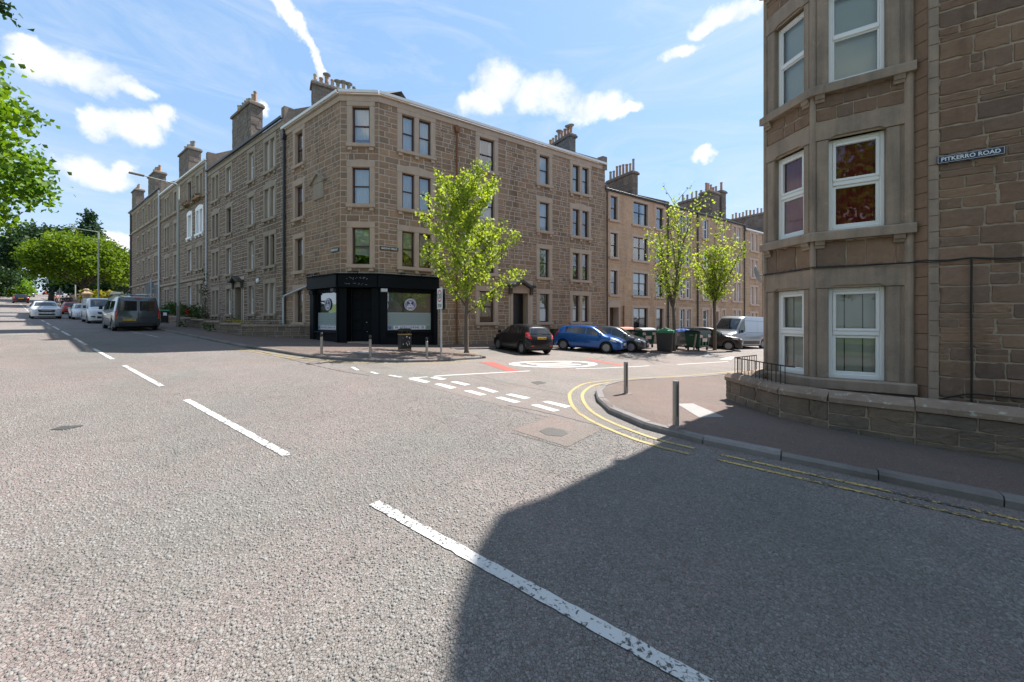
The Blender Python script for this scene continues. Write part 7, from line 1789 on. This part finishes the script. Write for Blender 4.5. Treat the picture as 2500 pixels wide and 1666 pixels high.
rr = random.Random(2); leaves('petals', [(*xy(rr.uniform(26.4, 29.2), rr.uniform(8.5, 9.2)), 0) for _ in range(1)], 1, .1, .05, LM_yel, t, 3)
pts_ = []
for _ in range(80): p = xy(rr.uniform(26.2, 29.4), rr.uniform(8.4, 9.1)); pts_.append((p[0], p[1], G(*p)+.62+rr.uniform(0, .28)))
leaves('blossom', pts_, 4, .06, .07, LM_yel, t, 4)
t = hedge('flower_bed', 'leafy plants at the shop end of the garden wall', [xy(25.4, 9.4), xy(23.4, 9.9)], .5, .6, LM_shrub, 45, dens=26, cat='flowers')
pr = [(*xy(s, n), G(*xy(s, n))+z) for s, n, z in ((38.2, 8.7, 1.15), (38.8, 8.8, 1.3), (37.7, 8.7, .95), (39.4, 9, 1.2))]
tt = thing('rose_bush', 'red roses above the garden wall left of the pedimented door', 'flowers', T(*pr[0])); leaves('blossom', pr, 22, .12, .09, LM_red, tt, 6)
mb = MB(); [mb.tube([(q[0], q[1], G(q[0], q[1])+.2), q], .01, 5) for q in pr]; mb.build('stems', M_bark2, tt)
for k, (a, b) in enumerate(((30.5, 28.6), (36.2, 33.0))):
    hedge('weeds', ['tuft of weeds at the foot of the garden wall near the shop', 'long tuft of weeds at the foot of the garden wall under the lamp'][k], [xy(a, 7.85), xy(b, 7.75)], .32, .3, LM_shrub, 46+k, dens=26, z=.1, cat='weeds')
hedge('weeds', 'yellow green weeds along the kerb behind the black hatchback', [uw(4.0, 2.15), uw(9.5, 2.15)], .10, .15, LM_young, 48, lsz=.07, dens=20, z=.02, cat='weeds')
hedge('golden_hedge', 'yellow hedge behind the wall past the last tenement', [xb(88, 7.6), xb(76, 9.8)], 1.4, 1.4, LM_hedge, 49, lsz=.35, dens=26, z=1.2)
# window boxes
for u0, u1, v, lb in ((9.7, 11.2, 12.5, 'flower box under the single top window of the white framed tenement'), (12.2, 14.5, 12.5, 'flower box under the double top window of the white framed tenement')):
    t = thing('window_box', lb, 'flowers', T(*F3.pt(u0, v, .2))); mb = MB(); mb.box(u0, u1, v, v+.18, .14, .34); mb.build('trough', M_terra, t, F3.M)
    leaves('foliage', [tuple(F3.pt(R.uniform(u0, u1), v+R.uniform(-.3, .3), R.uniform(.2, .4))) for _ in range(16)], 8, .14, .10, LM_shrub, t, 3); leaves('blossom', [tuple(F3.pt(R.uniform(u0, u1), v+R.uniform(.05, .35), R.uniform(.25, .4))) for _ in range(6)], 4, .1, .08, LM_red, t, 5)
# boundary wall with gate piers, cottage
M_san = stone_mat('boundary_sandstone', [(.36, .26, .18), (.42, .31, .21), (.31, .23, .165)], .6, 8, .25)
for k, s in enumerate((84.0, 89.0)):
    p = xb(s, 7.2); z = G(*p); t = thing('gate_pier', ['nearer sandstone gate pier with ball finial up the hill', 'farther sandstone gate pier with ball finial up the hill'][k], 'gate pier', T(p[0], p[1], z), 'gate piers'); M = T(p[0], p[1], z) @ RZ(math.atan2(US[1], US[0]))
    mb = MB(); mb.box(-.45, .45, -.45, .45, 0, 2.3, .02); mb.build('shaft', M_san, t, M); mb = MB(); mb.box(-.58, .58, -.58, .58, 2.3, 2.52, .05); mb.mesh([(-.5, -.5, 2.52), (.5, -.5, 2.52), (.5, .5, 2.52), (-.5, .5, 2.52), (0, 0, 2.85)], [(0, 1, 4), (1, 2, 4), (2, 3, 4), (3, 0, 4)]); mb.build('cap', M_san, t, M)
    mb = MB(); mb.lathe([(.08, 2.78), (.2, 2.9), (.22, 3.02), (.15, 3.15), (0, 3.2)], 12); mb.build('finial', M_san, t, M, smooth=True)
bw = WallThing('boundary_wall', 'sandstone boundary wall running up the hill past the gate piers', xb(95, 7.2), G(*xb(95, 7.2)))
for s0, s1 in ((83.4, 73.0), (180, 89.6)):
    n = max(1, int((s0-s1)/6))
    for i in range(n):
        a, b = s0+(s1-s0)*i/n, s0+(s1-s0)*(i+1)/n; pa, pb = xb(a, 7.2), xb(b, 7.2); F = Face(pa, (pb[0]-pa[0], pb[1]-pa[1]), math.dist(pa, pb), G(*pb)-.3, G(*pa)+1.35); wall_face(bw, F, [], M_mortD, .34, wmin=.5, wmax=1.1)
        mb = MB(); mb.box(0, F.L, F.z1, F.z1+.14, -.4, .06, .02); mb.build('coping_stone', M_san, bw.e, F.M)
bw.finish(M_san, 30)
p = xy(81, 16); z = G(*p); ct = thing('cottage', 'small stone house with grey roof beyond the last tenement', 'house', T(p[0], p[1], z)); M = T(p[0], p[1], z) @ RZ(math.atan2(US[1], US[0]))
mb = MB(); mb.box(-5, 5, -3.5, 3.5, 0, 3.6); mb.build('wall', M_san, ct, M); mb = MB(); mb.mesh([(-5.3, -3.8, 3.55), (5.3, -3.8, 3.55), (5.3, 3.8, 3.55), (-5.3, 3.8, 3.55), (-5.3, 0, 6.4), (5.3, 0, 6.4)], [(0, 1, 5, 4), (2, 3, 4, 5), (3, 0, 4), (1, 2, 5)]); mb.build('roof', M_slate, ct, M)
mb = MB(); mb.box(-4.9, -4.0, -.5, .5, 5.5, 7.4); mb.build('chimney', M_san, ct, M)
for x in (-3.2, 0, 3.0):
    mb = MB(); mb.box(x-.5, x+.5, -3.56, -3.5, 1.1, 2.7); mb.build('window', M_cglass, ct, M)
# people up the hill
M_skin = pm('skin', (.45, .28, .20), .6, var=.05)
def person(p, label, yaw, top, legs, hair, h=1.72, stride=.12):
    z = P3(p, KH)[2]; t = thing('person', label, 'person', T(p[0], p[1], z), 'people on the pavement up the hill'); M = T(p[0], p[1], z) @ RZ(yaw) @ Matrix.Scale(h/1.72, 4)
    def skin(name, V, E, rad_, mat, root=0):
        me = bpy.data.meshes.new(name); me.from_pydata(V, E, []); me.materials.append(mat); o = put(name, me, t, M)
        md = o.modifiers.new('skin', 'SKIN'); sv = me.skin_vertices[0].data
        for i, r_ in enumerate(rad_): sv[i].radius = r_; sv[i].use_root = (i == root)
        o.modifiers.new('sub', 'SUBSURF').levels = 1; o.modifiers['sub'].render_levels = 1
        return o
    V = [(0, 0, .95), (0, 0, 1.15), (.01, 0, 1.38), (0, 0, 1.50), (.02, 0, 1.60), (.02, 0, 1.70), (0, .19, 1.40), (.02, .25, 1.14), (.10, .25, .90), (.14, .24, .80), (0, -.19, 1.40), (-.02, -.25, 1.14), (.04, -.25, .90), (.07, -.24, .80),
         (0, .10, .90), (stride*.6, .10, .50), (stride, .10, .09), (stride+.14, .11, .04), (0, -.10, .90), (-stride*.3, -.10, .50), (-stride, -.10, .09), (-stride+.14, -.11, .04)]
    E = [(0, 1), (1, 2), (2, 3), (3, 4), (4, 5), (2, 6), (6, 7), (7, 8), (8, 9), (2, 10), (10, 11), (11, 12), (12, 13), (0, 14), (14, 15), (15, 16), (16, 17), (0, 18), (18, 19), (19, 20), (20, 21)]
    Rr = [(.15, .11), (.15, .11), (.17, .11), (.055, .055), (.085, .1), (.075, .09), (.06, .06), (.048, .048), (.036, .036), (.045, .025), (.06, .06), (.048, .048), (.036, .036), (.045, .025), (.095, .095), (.065, .065), (.045, .045), (.045, .035), (.095, .095), (.065, .065), (.045, .045), (.045, .035)]
    skin('body', V, E, Rr, M_skin)
    skin('jacket', [V[i] for i in (0, 1, 2, 6, 7, 8, 10, 11, 12)], [(0, 1), (1, 2), (2, 3), (3, 4), (4, 5), (2, 6), (6, 7), (7, 8)], [(.17, .13), (.17, .13), (.19, .13), (.075, .075), (.06, .06), (.05, .05), (.075, .075), (.06, .06), (.05, .05)], top)
    skin('trousers', [V[i] for i in (0, 14, 15, 16, 18, 19, 20)], [(0, 1), (1, 2), (2, 3), (0, 4), (4, 5), (5, 6)], [(.16, .12), (.105, .105), (.08, .08), (.06, .06), (.105, .105), (.08, .08), (.06, .06)], legs)
    mb = MB(); mb.lathe([(.095, -.10), (.108, -.02), (.10, .06), (.06, .11), (0, .125)], 12, T(-.01, 0, 1.68)); mb.build('hair', hair, t, M, smooth=True)
M_drk = pm('dark_cloth', (.02, .02, .025), .9, var=.2); M_nav = pm('navy_cloth', (.02, .025, .05), .9, var=.2); M_pnk = pm('pink_cloth', (.45, .16, .15), .9, var=.1); M_hair = pm('brown_hair', (.05, .03, .02), .7, var=.2); M_fair = pm('fair_hair', (.35, .24, .12), .7, var=.2)
for px_, py_, lb, a, b, c_, yw in ((153, 750, 'person in dark clothes nearest the red car', M_drk, M_drk, M_hair, 2.4), (163, 748, 'person in navy jacket in the middle of the group', M_nav, M_drk, M_fair, 2.6), (171, 747, 'person with dark jacket beside the gate pier', M_drk, M_nav, M_hair, -.8), (138, 742, 'person in pink top walking farther up the pavement', M_pnk, M_drk, M_fair, 2.5)):
    person(gp(px_, py_, KH), lb, yw, a, b, c_)
